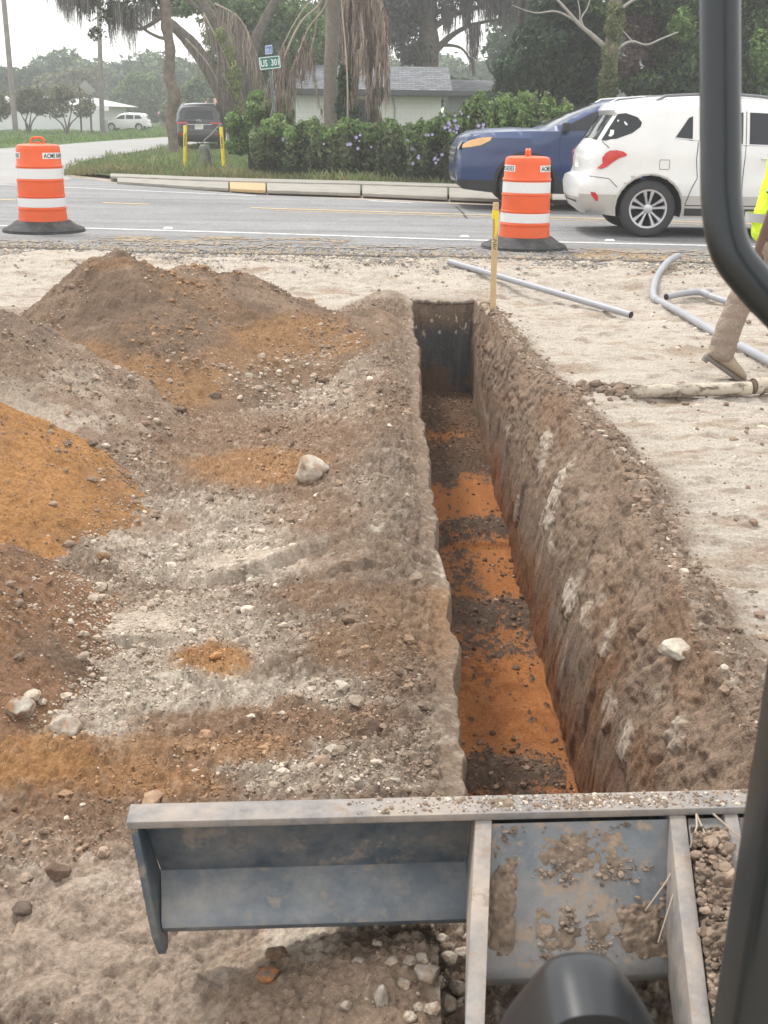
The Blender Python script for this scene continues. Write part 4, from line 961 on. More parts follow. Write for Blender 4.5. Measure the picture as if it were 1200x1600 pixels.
# sticker angles are measured so that the gap between the two stickers faces the camera
pl_=px(69,361,ZR); pr_=px(818,387,ZR)
drum(pl_,'orange and white drum at far left on the road shoulder, behind the tall dirt mound',R(270+10)+math.atan2(-pl_.x,pl_.y)*-1*-1,R(12),(1.08,1.08,.99))
drum(pr_,'orange and white drum in front of the blue SUV, beside the wooden stake',R(270+33)+math.atan2(-pr_.x,pr_.y),R(80),(1.06,1.06,.965))
# ================================================================== PIPES, STAKE, STICK
M_PVC=dirty(mat('grey_pvc',(.30,.31,.335),rough=.45,noise=(5,.08)),(.40,.34,.27),4,.56,.8,.0005)
M_DARKIN=mat('pipe_inside',(.03,.03,.032),rough=.8)
M_CRUMB2=mat('packed_dirt',(.24,.18,.13),rough=.95,bump=(60,.004))
def pipe(name,pts,r,label,cat='pipe',m=None,cap=True,rings=()):
    P=smoothpath(pts,6); root=MB().tube(P,r,18,0,cap=False).build(name,m or M_PVC,None,True,angle=60); tag(root,label,cat)
    for e,nx in ((P[0],P[1]),(P[-1],P[-2])):
        t=(nx-e).normalized(); mb=MB().tube([e-t*.0005,e+t*.002],[r*.84,r*.84],18); mb.build('opening',M_DARKIN if m is None else M_CRUMB2,root,True)
        mb=MB(); mb.tube([e,e+t*.05],[r*.85,r*.85],18,0,cap=False); 
    for i in rings:
        a=P[i];t=(P[min(i+1,len(P)-1)]-a).normalized(); MB().tube([a-t*.055,a-t*.05,a+t*.05,a+t*.055],[r,r*1.17,r*1.17,r],18).build('coupling',M_PVC,root,True)
    return root
rp=.030
def gpnt(x,y,dz=0,r=rp):
    z=.02
    for _ in range(5):
        p=px(x,y,z+r+dz); z=float(.2*sst(10.95,12.3,np.array(p.y)))+.012
    return Vector((p.x,p.y,z+r+dz))
a=px(702,409,.20+rp); b=gpnt(986,492)
pipe('pvc_pipe',[a,a.lerp(b,.33)+Vector((0,0,.0)),a.lerp(b,.66),b],rp,'long straight grey pipe lying on the sand behind the stake')
pipe('pvc_pipe',[gpnt(1057,430,.05),gpnt(1040,440,.03),gpnt(1024,453,.01),gpnt(1021,464),gpnt(1037,474),gpnt(1062,487),gpnt(1120,521),gpnt(1200,563),gpnt(1290,612)],.032,'grey pipe with a hooked end running behind the worker\'s leg','pipe',rings=(20,))
pipe('pvc_pipe',[gpnt(1041,464,.02),gpnt(1062,461,.02),gpnt(1092,460,.02),gpnt(1114,464,.02),gpnt(1140,472,.01),gpnt(1200,487,.01),gpnt(1270,505)],.030,'short curved grey pipe with a coupling, behind the hooked pipe','pipe',rings=(15,))
M_OLD=dirty(mat('old_white_pipe',(.46,.40,.32),rough=.7,noise=(6,.15)),(.13,.10,.075),9,.50,.60,.002,aniso=(1,2,2))
a=gpnt(985,612,-.015,.05);b=gpnt(1095,609,-.005,.05);c=gpnt(1172,607,.0,.05);d=gpnt(1330,592,.0,.05)
pipe('old_pipe',[a,b,c],.043,'cream plastic pipe spotted with mud, half sunk in the sand by the worker\'s boot','pipe',M_OLD)
pipe('old_pipe',[c+Vector((.02,.01,.012)),d],.050,'cream pipe end split open at the joint, at the right edge below the boot','pipe',M_OLD)
n=260; P0=gpnt(975,612,0,.0); X=P0.x+RNG.normal(0,.16,n); Y=P0.y+RNG.normal(0,.09,n); S=.008*np.exp(RNG.exponential(.5,n)); S=np.minimum(S,.04)
scatter('soil_clods',np.stack([X,Y,gzr(X,Y)+S*.3],-1),S,DARK*RNG.uniform(1.2,2.2,n)[:,None],2,.8,'dark clods at the buried end of the cream pipe')
M_WOOD=mat('pine_stake',(.55,.40,.22),rough=.8,noise=(12,.15),bump=(40,.002))
sb=px(770,491,.06); st_top=pY(774.5,316,sb.y+.02)
stake=empty('survey_stake',(sb.x,sb.y,.0),0,'thin pine stake with yellow ribbon at the far right corner of the trench','stake')
hh=(st_top.z); dx=(st_top.x-sb.x)
mb=MB(); w_=.024; t_=.012
mb.add([(x+ (dx if z>0.5 else 0),y,z2) for z,z2 in ((0,-.15),(1,hh)) for x,y in ((-w_,-t_),(w_,-t_),(w_,t_),(-w_,t_))],[(0,3,2,1),(4,5,6,7),(0,1,5,4),(1,2,6,5),(2,3,7,6),(3,0,4,7)])
mb.build('wood_strip',M_WOOD,stake,False,.002,1)
mb=MB(); zt=hh
for i,(q,w) in enumerate([(0,.027),(.10,.029)]): pass
fx=lambda z:dx*z/hh
mb.add([(fx(zt-.06)-.027,-.0165,zt-.06),(fx(zt-.06)+.027,-.0165,zt-.065),(fx(zt-.06)+.027,.016,zt-.06),(fx(zt-.06)-.027,.016,zt-.06),
        (fx(zt-.13)-.027,-.0175,zt-.13),(fx(zt-.13)+.027,-.0170,zt-.14),(fx(zt-.13)+.027,.016,zt-.13),(fx(zt-.13)-.027,.016,zt-.13)],[(0,1,5,4),(1,2,6,5),(2,3,7,6),(3,0,4,7)])
mb.add([(fx(zt-.1)-.012,-.021,zt-.10),(fx(zt-.1)+.020,-.024,zt-.11),(fx(zt-.2)+.022,-.030,zt-.19),(fx(zt-.2)-.004,-.028,zt-.20),(fx(zt-.28)+.010,-.022,zt-.275),(fx(zt-.28)-.008,-.022,zt-.27)],[(0,1,2,3),(3,2,4,5)])
rb=mb.build('yellow_ribbon',mat('ribbon_yellow',(.80,.62,.02),rough=.5),stake,True)
mb=MB()
for (x,z,w,h,r) in [(0,zt-.30,.030,.006,.3),(-.002,zt-.318,.028,.006,-.5),(0,zt-.335,.03,.006,.2),(.002,zt-.355,.026,.006,-.4),(0,zt-.372,.028,.006,.5),(-.006,zt-.345,.005,.03,.0)]:
    mb.box((fx(z)+x,-.0126,z),(w,.001,h),0,Matrix.Rotation(r,3,'Y'))
mb.build('marker_writing',M_INK,stake)
M_BARK=mat('dead_bark',(.27,.21,.16),rough=.9,noise=(20,.3),bump=(40,.008))
sk=MB().tube(smoothpath([gpnt(924,428,0,.01),gpnt(945,429,.01,.01),gpnt(975,431,.0,.012),gpnt(1000,434,.01,.012),gpnt(1027,437,0,.012)],5),[.010+.012*i/20 for i in range(21)],8).build('fallen_stick',M_BARK,None,True)
tag(sk,'brown fallen stick on the sand between the straight pipe and the hooked pipe','stick')
sk=MB().tube(smoothpath([px(500,1535,.03),px(530,1541,.03),px(560,1552,.035)],5),[.004]*11,6).build('twig',M_BARK,None,True); tag(sk,'thin pale twig on the mud below the blade','twig')
# dry clay ridge in the left ground (a smeared bucket cut)
# ================================================================== WORKER
M_SKIN=mat('skin',(.115,.062,.042),rough=.55,noise=(30,.12)); M_HV=mat('hi_vis',(.66,.90,.03),rough=.75,noise=(20,.08),bump=(14,.02)); M_KH=mat('khaki',(.30,.235,.185),rough=.9,noise=(6,.15),bump=(11,.05))
M_BOOT=mat('tan_boot',(.33,.26,.185),rough=.8,noise=(15,.2),bump=(50,.003)); M_SOLE=mat('boot_sole',(.16,.135,.115),rough=.85); M_REF=mat('reflective_grey',(.42,.43,.43),rough=.4); M_HAIR=mat('black_hair',(.012,.011,.010),rough=.8,bump=(90,.01))
def skin(name,nodes,edges,m,parent,sub=2,root=None):
    ks=list(nodes); V=[nodes[k][0] for k in ks]; me=bpy.data.meshes.new(name); me.from_pydata(V,[(ks.index(a),ks.index(b)) for a,b in edges],[]); me.update()
    o=bpy.data.objects.new(name,me); COL.objects.link(o); sm=o.modifiers.new('s','SKIN'); sm.use_smooth_shade=True
    for i,k in enumerate(ks):
        r=nodes[k][1]; r=r if hasattr(r,'__len__') else (r,r); me.skin_vertices[0].data[i].radius=r; me.skin_vertices[0].data[i].use_root=(k==(root or ks[0]))
    ss=o.modifiers.new('u','SUBSURF'); ss.levels=sub; ss.render_levels=sub
    dg=bpy.context.evaluated_depsgraph_get(); dg.update(); m2=bpy.data.meshes.new_from_object(o.evaluated_get(dg)); o.modifiers.clear(); o.data=m2; m2.name=name; bpy.data.meshes.remove(me)
    m2.materials.clear(); m2.materials.append(m)
    for p in m2.polygons: p.use_smooth=True
    if parent: o.parent=parent
    return o
toe=px(1137,588,.01); gx,gy=2.50,toe.y
person=empty('person',(gx,gy,0),0,'worker in yellow-green safety shirt, khaki trousers and tan boots walking off at right','person')
# local: x forward (to the right of the photo), y away, camera side is -y ; trailing leg is the near one
N={'pel':((0,0,.93),(.13,.10)),'ch':((.02,0,1.22),(.15,.11)),'nb':((.04,0,1.44),(.07,.06)),'nk':((.055,0,1.52),(.055,.055)),'hd':((.075,0,1.62),(.085,.095)),'ht':((.07,0,1.72),(.07,.075)),
 'hR':((-.02,-.09,.90),.095),'kR':((-.225,-.10,.50),.06),'aR':((-.325,-.10,.15),.042),
 'hL':((.02,.09,.90),.095),'kL':((.24,.10,.49),.06),'aL':((.30,.10,.09),.042), 'sR':((.01,-.19,1.40),.06),'eR':((-.10,-.25,1.12),.042),'wR':((-.165,-.25,.895),.028),
 'sL':((.05,.19,1.40),.06),'eL':((.12,.25,1.13),.042),'wL':((.26,.22,.93),.028),
 'pR':((-.18,-.25,.835),(.022,.036)),'pL':((.31,.21,.88),(.022,.036))}
E=[('pel','ch'),('ch','nb'),('nb','nk'),('nk','hd'),('hd','ht'),('pel','hR'),('hR','kR'),('kR','aR'),('pel','hL'),('hL','kL'),('kL','aL'),('nb','sR'),('sR','eR'),('eR','wR'),('wR','pR'),('nb','sL'),('sL','eL'),('eL','wL'),('wL','pL')]
for s,(hx,hy,hz) in (('R',(-.18,-.25,.835)),('L',(.31,.21,.88))):
    for k,(dx_,L) in enumerate([(.030,.065),(.011,.075),(-.009,.070),(-.028,.055)]):
        N[f'{s}f{k}a']=((hx+dx_*.8,hy,hz-.03),.0095); N[f'{s}f{k}b']=((hx+dx_+.004,hy+.008,hz-.03-L*.6),.0088); N[f'{s}f{k}c']=((hx+dx_+.012,hy+.022,hz-.03-L),.0075)
        E+= [('p'+s,f'{s}f{k}a'),(f'{s}f{k}a',f'{s}f{k}b'),(f'{s}f{k}b',f'{s}f{k}c')]
    N[f'{s}ta']=((hx+.036,hy+.01,hz+.005),.011); N[f'{s}tb']=((hx+.055,hy+.018,hz-.035),.009); E+=[('p'+s,f'{s}ta'),(f'{s}ta',f'{s}tb')]
N['nose']=((.165,0,1.615),.016); E+=[('hd','nose')]
skin('body',N,E,M_SKIN,person,2,'pel')
def wr(o,amp,sc,seed):
    n=len(o.data.vertices); V=np.empty(n*3,np.float32); o.data.vertices.foreach_get('co',V); V=V.reshape(-1,3); nn=np.empty(n*3,np.float32); o.data.vertices.foreach_get('normal',nn); nn=nn.reshape(-1,3)
    d=fbm3(V[:,0]*sc*.6,V[:,1]*sc*.6,V[:,2]*sc*1.8,3,seed)*amp; V+=nn*d[:,None]; o.data.vertices.foreach_set('co',V.ravel()); o.data.update()
tr=skin('trousers',{'w':((0,0,1.0),(.165,.125)),'p':((-.005,0,.93),(.17,.13)),'hR':((-.03,-.095,.84),(.125,.115)),'mR':((-.13,-.10,.68),(.105,.10)),'kR':((-.215,-.10,.50),(.088,.088)),'cR':((-.265,-.10,.33),(.090,.085)),'xR':((-.295,-.10,.20),(.094,.085)),'aR':((-.300,-.10,.125),(.090,.080)),
 'hL':((.03,.095,.84),(.125,.115)),'kL':((.24,.10,.49),(.085,.08)),'cL':((.27,.10,.28),(.082,.078)),'aL':((.31,.10,.085),(.086,.078))},[('w','p'),('p','hR'),('hR','mR'),('mR','kR'),('kR','cR'),('cR','xR'),('xR','aR'),('p','hL'),('hL','kL'),('kL','cL'),('cL','aL')],M_KH,person,3,'p'); wr(tr,.007,12,911)
sh=skin('shirt',{'h':((-.03,0,.86),(.20,.16)),'a':((-.01,0,1.05),(.18,.14)),'c':((.02,0,1.25),(.18,.13)),'n':((.035,0,1.43),(.12,.09)),'sR':((.005,-.20,1.385),(.085,.085)),'uR':((-.045,-.235,1.26),(.082,.08)),'vR':((-.075,-.245,1.17),(.088,.084)),'sL':((.05,.20,1.385),(.085,.085)),'uL':((.09,.235,1.26),(.08,.08)),'vL':((.11,.245,1.18),(.082,.08))},
 [('h','a'),('a','c'),('c','n'),('n','sR'),('sR','uR'),('uR','vR'),('n','sL'),('sL','uL'),('uL','vL')],M_HV,person,3,'c'); wr(sh,.018,8,912)
MB().tube([(-.052,-.238,1.235),(-.066,-.242,1.195)],[.0935,.0945],24,cap=False).build('sleeve_stripe',M_REF,sh,True)
MB().tube([(-.01,0,1.02),(-.008,0,1.075)],[.192,.192],28,cap=False).build('waist_stripe',M_REF,sh,True).scale=(1,.8,1)
def boot(ax,ay,az,pitch,name='boot'):
    """heel at the origin, toe towards +x, pitched heel-up"""
    b=empty(name,(ax,ay,az)); b.parent=person; b.rotation_euler=(0,pitch,0)
    prof=[(-.045,.0,.040),(-.035,.035,.050),(.02,.045,.055),(.08,.045,.05),(.14,.035,.048),(.20,.028,.045),(.245,.018,.028)]
    ub_=MB(); n_=20; V=[]; F=[]
    rings_=[(-.060,.045,.020,.022),(-.056,.065,.050,.036),(-.035,.075,.062,.046),(.0,.078,.066,.050),(.05,.070,.058,.049),(.10,.060,.047,.050),(.16,.050,.037,.053),(.21,.044,.031,.050),(.245,.036,.023,.038),(.262,.028,.012,.018)]
    for (x_,zc_,hz_,wy_) in rings_:
        for k in range(n_):
            t=2*math.pi*k/n_; V.append((x_,wy_*math.cos(t),max(.014,zc_+hz_*math.sin(t))))
    for i in range(len(rings_)-1):
        for k in range(n_): F.append((i*n_+k,i*n_+(k+1)%n_,(i+1)*n_+(k+1)%n_,(i+1)*n_+k))
    F.append(tuple(range(n_))); F.append(tuple(range(len(rings_)*n_-1,(len(rings_)-1)*n_-1,-1))); ub_.add(V,F)
    ub_.tube([(-.004,0,.07),(-.004,0,.12),(.0,0,.17),(.006,0,.21),(.006,0,.213)],[.052,.057,.058,.060,.050],20)
    for k in range(5): ub_.tube([(.045+.02*k,-.028,.118-.011*k),(.050+.02*k,0,.128-.012*k),(.045+.02*k,.028,.118-.011*k)],.0035,6)
    ub_.build('boot_upper',M_BOOT,b,True,angle=70)
    P=[(-.062,0),(-.058,.03),(-.03,.043),(.03,.038),(.10,.043),(.17,.050),(.225,.042),(.262,.022),(.27,0)]; P=P+[(x,-y) for x,y in P[-2:0:-1]]
    MB().prism([(x,y) for x,y in P],-.012,.018,0,'XY').build('boot_sole',M_SOLE,b,False,.006,2)
    hb=MB().prism([(x,y) for x,y in P if x<.01],-.030,-.012,0,'XY').build('heel_block',M_SOLE,b,False,.004,2)
    return b
boot(-.350,-.10,.130,R(33)); boot(.30,.10,.028,0)
hr=skin('hair',{'a':((.055,0,1.665),(.088,.094)),'b':((.045,0,1.725),(.08,.082)),'c':((-.0,0,1.63),(.05,.07))},[('a','b'),('a','c')],M_HAIR,person,2,'a')
# ================================================================== VEHICLES
def carpaint(name,c,rough=.28,dirt=None):
    m=mat(name,c,rough=rough,spec=.5,coat=.6,noise=(3,.05)); m.node_tree.nodes['Principled BSDF'].inputs['Coat Roughness'].default_value=.12
    if dirt: dirty(m,dirt,2.5,.55,.9,0)
    return m
M_GLASS=mat('car_glass',(.022,.026,.031),rough=.08,spec=.35)
M_TRIM=mat('black_trim',(.025,.026,.028),rough=.6); M_CHR=mat('bright_metal',(.62,.62,.63),rough=.25,metal=.9); M_TYRE=mat('tyre_rubber',(.045,.045,.048),rough=.85,bump=(60,.003))
M_RIM=mat('wheel_alloy',(.50,.51,.53),rough=.3,metal=.75); M_LAMPR=mat('red_lamp',(.55,.012,.02),rough=.15,coat=.8,noise=(30,.1)); M_LAMPC=mat('clear_lamp',(.60,.60,.60),rough=.12,coat=.8); M_LAMPA=mat('amber_lamp',(.75,.42,.16),rough=.15,coat=.8,noise=(20,.15))
M_PLATE=mat('number_plate',(.55,.56,.50),rough=.5,noise=(60,.15)); M_WELL=mat('wheel_well',(.012,.012,.013),rough=.95)
class Car:
    def __init__(s,name,loc,rz,label,cat,paint,L,W,H,outline,arches,belt,lower=None,lower_m=None,tumble=.20,rglass=None,fglass=None,sc=1.0,group=None,step=.10,zroof=None):
        s.root=empty(name,loc,rz,label,cat,group); s.root.scale=(sc,sc,sc); s.L,s.W,s.H,s.belt,s.tumble=L,W,H,belt,tumble
        s.out=[]; s.flag=[]
        # outline runs rear-bottom -> up the rear -> roof -> front -> bottom with wheel arches back to the start
        for p in outline: s.out.append(p); s.flag.append('r')
        a1,a0=sorted(arches,key=lambda a:-a[0])
        for (cx,cz,r) in (a1,a0):
            zb=.25*1; a=math.asin(max(-1,min(1,(zb-cz)/r)))
            for i in range(15):
                t=a+(math.pi-2*a)*i/14; s.out.append((cx+r*math.cos(t),cz+r*math.sin(t))); s.flag.append('a' if i<14 else 'b')
            s.flag[-15-0]='a'
        s.flag[len(outline)-1]='b'
        s.segs=[(np.array(s.out[i]),np.array(s.out[(i+1)%len(s.out)])) for i in range(len(s.out)) if s.flag[i]=='r']
        bm=bmesh.new(); vs=[bm.verts.new((x,0,z)) for x,z in s.out]; bm.faces.new(vs)
        for th in (.015,.03,.045): bmesh.ops.inset_region(bm,faces=list(bm.faces)[:1] if len(bm.faces)==1 else [max(bm.faces,key=lambda f:f.calc_area())],thickness=th,use_even_offset=True)
        s._grid(bm,step)
        me_v=[v.co.copy() for v in bm.verts]; me_f=[[v.index for v in f.verts] for f in bm.faces]; bm.verts.ensure_lookup_table(); bm.verts.index_update(); me_f=[[v.index for v in f.verts] for f in bm.faces]
        bm.free()
        mb=MB()
        for sg in (-1,1):
            V=[(v.x,sg*s.y(v.x,v.z),v.z) for v in me_v]
            for f in me_f:
                pass
            b=len(mb.v); mb.v+=V
            for f in me_f:
                cz=sum(me_v[i].z for i in f)/len(f); m=1 if (lower and cz<lower) else 0
                mb.f.append(tuple(i+b for i in (f if sg<0 else f[::-1]))); mb.m.append(m)
        # cross strips
        n=len(s.out); NC=9
        cen=(L/2,H*.45)
        ring=[]
        for i,(x,z) in enumerate(s.out):
            y0=s.y(x,z,True); row=[]
            p0=s.out[i-1]; p1=s.out[(i+1)%n]; t=Vector((p1[0]-p0[0],0,p1[1]-p0[1])).normalized(); nrm=Vector((-t.z,0,t.x))
            if nrm.dot(Vector((x-cen[0],0,z-cen[1])))<0: nrm=-nrm
            cr=s.crown(x,z) if s.flag[i]=='r' and s.flag[i-1]=='r' else 0
            for k in range(NC):
                q=-1+2*k/(NC-1); c=cr*(1-q*q); row.append((x+nrm.x*c,y0*q,z+nrm.z*c))
            ring.append(row)
        b=len(mb.v)
        for r_ in ring: mb.v+=r_
        for i in range(n):
            j=(i+1)%n; fl=s.flag[i]; mx=(s.out[i][0]+s.out[j][0])/2; mz=(s.out[i][1]+s.out[j][1])/2
            for k in range(NC-1):
                if fl in 'ab': m=3
                else:
                    m=1 if (lower and mz<lower) else 0
                    if 1<=k<=NC-3 and ((rglass and rglass[0]<mz<rglass[1] and mx<L*.3) or (fglass and fglass[0]<mz<fglass[1] and mx>L*.45)): m=2
                mb.f.append((b+i*NC+k,b+i*NC+k+1,b+j*NC+k+1,b+j*NC+k)); mb.m.append(m)
        me=bpy.data.meshes.new('body'); me.from_pydata(mb.v,[],mb.f); 
        for m in (paint,lower_m or paint,M_GLASS,M_WELL): me.materials.append(m)
        me.polygons.foreach_set('material_index',mb.m)
        bm=bmesh.new(); bm.from_mesh(me); bmesh.ops.remove_doubles(bm,verts=bm.verts,dist=.002); bmesh.ops.recalc_face_normals(bm,faces=bm.faces)
        for f in bm.faces: f.smooth=True
        for e in bm.edges:
            if len(e.link_faces)==2 and (e.calc_face_angle(0)>R(38) or e.link_faces[0].material_index!=e.link_faces[1].material_index): e.smooth=False
        bm.to_mesh(me); bm.free(); s.body=bpy.data.objects.new('body',me); COL.objects.link(s.body); s.body.parent=s.root; s.paint=paint
    def _grid(s,bm,step):
        for ax,mx in ((0,s.L+.3),(2,s.H+.3)):
            v=step*.37
            while v<mx:
                no=[0,0,0]; no[ax]=1; co=[0,0,0]; co[ax]=v
                bmesh.ops.bisect_plane(bm,geom=bm.verts[:]+bm.edges[:]+bm.faces[:],plane_co=co,plane_no=no); v+=step
    def crown(s,x,z): return .05 if (x<s.L*.15 or x>s.L*.8) else .035
    def y(s,x,z,edge=False):
        q=(x-s.L/2)/(s.L/2); w=s.W/2*(1-.10*abs(q)**4-.02*q*q)
        if z>s.belt: w-=s.tumble*((z-s.belt)/(s.H-s.belt))**1.25
        else: w-= .05*max(0,(.55-z)/.55)**1.5*1.2 - .0
        w+=.012*math.exp(-((z-.62)/.10)**2)
        r=.13; p=np.array((x,z)); d=9
        for a,b in s.segs:
            ab=b-a; t=max(0,min(1,np.dot(p-a,ab)/(np.dot(ab,ab)+1e-9))); d=min(d,np.linalg.norm(a+ab*t-p))
        if d<r: w-= r*.75*(1-math.sqrt(1-(1-d/r)**2))
        return w
    def patch(s,name,poly,m,eps=.004,sides=(-1,1),parent=None,step=.09,label=None,joined=False):
        bm=bmesh.new(); bm.faces.new([bm.verts.new((x,0,z)) for x,z in poly]); s._grid(bm,step); bmesh.ops.recalc_face_normals(bm,faces=bm.faces)
        bm.verts.index_update(); v0=[v.co.copy() for v in bm.verts]; f0=[[v.index for v in f.verts] for f in bm.faces]; bm.free(); o=None
        for sg in sides:
            o=MB().add([(v.x,sg*(s.y(v.x,v.z)+eps),v.z) for v in v0],f0).build(name,m,parent or s.root,True,angle=60)
            c=Vector((0,sg,0))
            if sum((p.normal.dot(c)) for p in o.data.polygons)<0: o.data.flip_normals()
            if label and sg==sides[0]: o['label']=label
        return o
    def seam(s,pts,r=.005,name='door_seam',m=None,sides=(-1,1),parent=None):
        P=[]
        for i in range(len(pts)-1):
            for k in range(6): t=k/6; P.append((pts[i][0]*(1-t)+pts[i+1][0]*t,pts[i][1]*(1-t)+pts[i+1][1]*t))
        P.append(pts[-1])
        for sg in sides: MB().tube([(x,sg*(s.y(x,z)+.001),z) for x,z in P],r,5).build(name,m or M_TRIM,parent or s.body,True)
    def endx(s,y,z,front=False):
        xs=[]
        for i in range(len(s.out)):
            a=s.out[i];b=s.out[(i+1)%len(s.out)]
            if s.flag[i]=='r' and min(a[1],b[1])<=z<=max(a[1],b[1]) and a[1]!=b[1]: xs.append(a[0]+(b[0]-a[0])*(z-a[1])/(b[1]-a[1]))
        x=(max(xs) if front else min(xs)); w=s.y(x,z); c=.045*(1-min(1,abs(y)/w)**2)
        return x+c if front else x-c
    def endpatch(s,name,poly,m,front=False,eps=.008,label=None,parent=None):
        bm=bmesh.new(); bm.faces.new([bm.verts.new((0,y,z)) for y,z in poly])
        for ax,lo,hi in ((1,-1.2,1.2),(2,0,2)):
            v=lo
            while v<hi:
                no=[0,0,0];no[ax]=1;co=[0,0,0];co[ax]=v; bmesh.ops.bisect_plane(bm,geom=bm.verts[:]+bm.edges[:]+bm.faces[:],plane_co=co,plane_no=no); v+=.08
        bm.verts.index_update(); v0=[v.co.copy() for v in bm.verts]; f0=[[v.index for v in f.verts] for f in bm.faces]; bm.free()
        o=MB().add([(s.endx(v.y,v.z,front)+(eps if front else -eps),v.y,v.z) for v in v0],f0).build(name,m,parent or s.root,True,angle=60)
        c=Vector((1 if front else -1,0,0))
        if sum(p.normal.dot(c) for p in o.data.polygons)<0: o.data.flip_normals()
        if label:o['label']=label
        return o
    def wheel(s,cx,r,sg,rim_r,spokes=5,simple=False,m=None,w=.21):
        y0=sg*(s.W/2-.05-w/2); e=empty('wheel',(cx,y0,r)); e.parent=s.root
        o_=sg*w/2
        MB().lathe([(rim_r,-w/2),(rim_r+.012,-w/2-.004),(r-.03,-w/2-.002),(r-.004,-w/2+.025),(r,-w/2+.06),(r,w/2-.06),(r-.004,w/2-.025),(r-.03,w/2+.002),(rim_r+.012,w/2+.004),(rim_r,w/2)],36,0,(0,0,0),'Y').build('tyre',M_TYRE,e,True,angle=50)
        mb=MB(); f=sg
        mb.lathe([(rim_r+.002,f*(w/2-.002)),(rim_r-.022,f*(w/2-.004)),(rim_r-.028,f*(w/2-.05)),(rim_r-.03,f*(w/2-.10)),(.03,f*(w/2-.105))],32,1 if not simple else 0,(0,0,0),'Y')
        for fi,mm in enumerate(mb.m):
            if fi<64: mb.m[fi]=0
        if not simple:
            for k in range(spokes):
                for off in (-.16,.16):
                    a=2*math.pi*k/spokes+math.pi/2; a2=a+off*.55; a1=a+off*2.2
                    p0=Vector((.055*math.cos(a2+off),0,.055*math.sin(a2+off))); p1=Vector(((rim_r-.012)*math.cos(a2+off*.9),0,(rim_r-.012)*math.sin(a2+off*.9)))
                    t=(p1-p0).normalized(); n=Vector((-t.z,0,t.x)); V=[]
                    for p,wd,dy in ((p0,.017,-.022),(p0.lerp(p1,.5),.017,-.012),(p1,.030,-.008)):
                        V+=[p+n*wd+Vector((0,f*(w/2+dy-.012),0)),p+n*wd*.5+Vector((0,f*(w/2+dy),0)),p-n*wd*.5+Vector((0,f*(w/2+dy),0)),p-n*wd+Vector((0,f*(w/2+dy-.012),0))]
                    mb.add(V,[(0,1,5,4),(1,2,6,5),(2,3,7,6),(4,5,9,8),(5,6,10,9),(6,7,11,10)],0)
            mb.lathe([(.062,f*(w/2-.03)),(.055,f*(w/2-.016)),(.03,f*(w/2-.010)),(0.0,f*(w/2-.009))],20,0,(0,0,0),'Y')
        mb.build('rim',[m or M_RIM,M_WELL],e,True,angle=35)
        return e
    def mirror(s,x,z,m):
        for sg in (-1,1):
            y=s.y(x,z); MB().box((x+.02,sg*(y+.10),z+.06),(.10,.16,.13),0).box((x+.03,sg*(y+.01),z+.0),(.06,.08,.04),0).build('side_mirror',m,s.root,False,.02,3)
    def handle(s,x,z,m=None):
        for sg in (-1,1): MB().tube([(x-.10,sg*(s.y(x,z)+.0),z),(x-.08,sg*(s.y(x,z)+.03),z),(x+.08,sg*(s.y(x,z)+.03),z+.004),(x+.10,sg*(s.y(x,z)),z+.004)],.013,8).build('door_handle',m or s.paint,s.root,True)
    def rails(s,x0,x1,m):
        for sg in (-1,1):
            zt=lambda x: np.interp(x,[p[0] for p in s.top],[p[1] for p in s.top])
            P=[(x0,sg*(s.W/2-s.tumble-.10),zt(x0)-.01)]+[(x,sg*(s.W/2-s.tumble-.10),zt(x)+.035) for x in np.linspace(x0+.12,x1-.12,7)]+[(x1,sg*(s.W/2-s.tumble-.10),zt(x1)-.01)]
            MB().tube(P,.018,8).build('roof_rail',m,s.root,True)
ROADX=R(-8)
# ---- white SUV, rear at left, driving to the right
wp=px(1010,372,ZR)
OUTW=[(.30,.27),(.16,.29),(.06,.36),(.015,.47),(0,.60),(.02,.68),(.10,.715),(.125,.80),(.12,.90),(.14,.99),(.185,1.06),(.24,1.13),(.34,1.30),(.43,1.43),(.40,1.50),(.42,1.535),(.60,1.575),(.95,1.63),(1.4,1.658),(1.9,1.66),(2.3,1.635),(2.65,1.565),(2.85,1.485),(3.2,1.26),(3.45,1.10),(3.6,1.06),(3.9,1.0),(4.1,.92),(4.22,.80),(4.27,.66),(4.28,.50),(4.25,.36),(4.15,.27)]
M_WPAINT=carpaint('white_paint',(.72,.72,.70)); M_BEIGE=carpaint('champagne_paint',(.46,.44,.40),.4)
rz=R(0)
off=Vector((.86*math.cos(rz)+.885*math.sin(rz)*1, .86*math.sin(rz)-.885*math.cos(rz),0))
wl=wp-off; wl.z=ZR+.004
cw=Car('white_suv',wl,rz,'white SUV driving right, its rear with a red tail lamp behind the drum','car',M_WPAINT,4.28,1.78,1.66,OUTW,[(.86,.34,.405),(3.42,.34,.405)],1.02,.52,M_BEIGE,.20,(1.10,1.44),(1.12,1.50),step=.08)
cw.top=[(p[0],p[1]) for p in OUTW if p[1]>1.5]
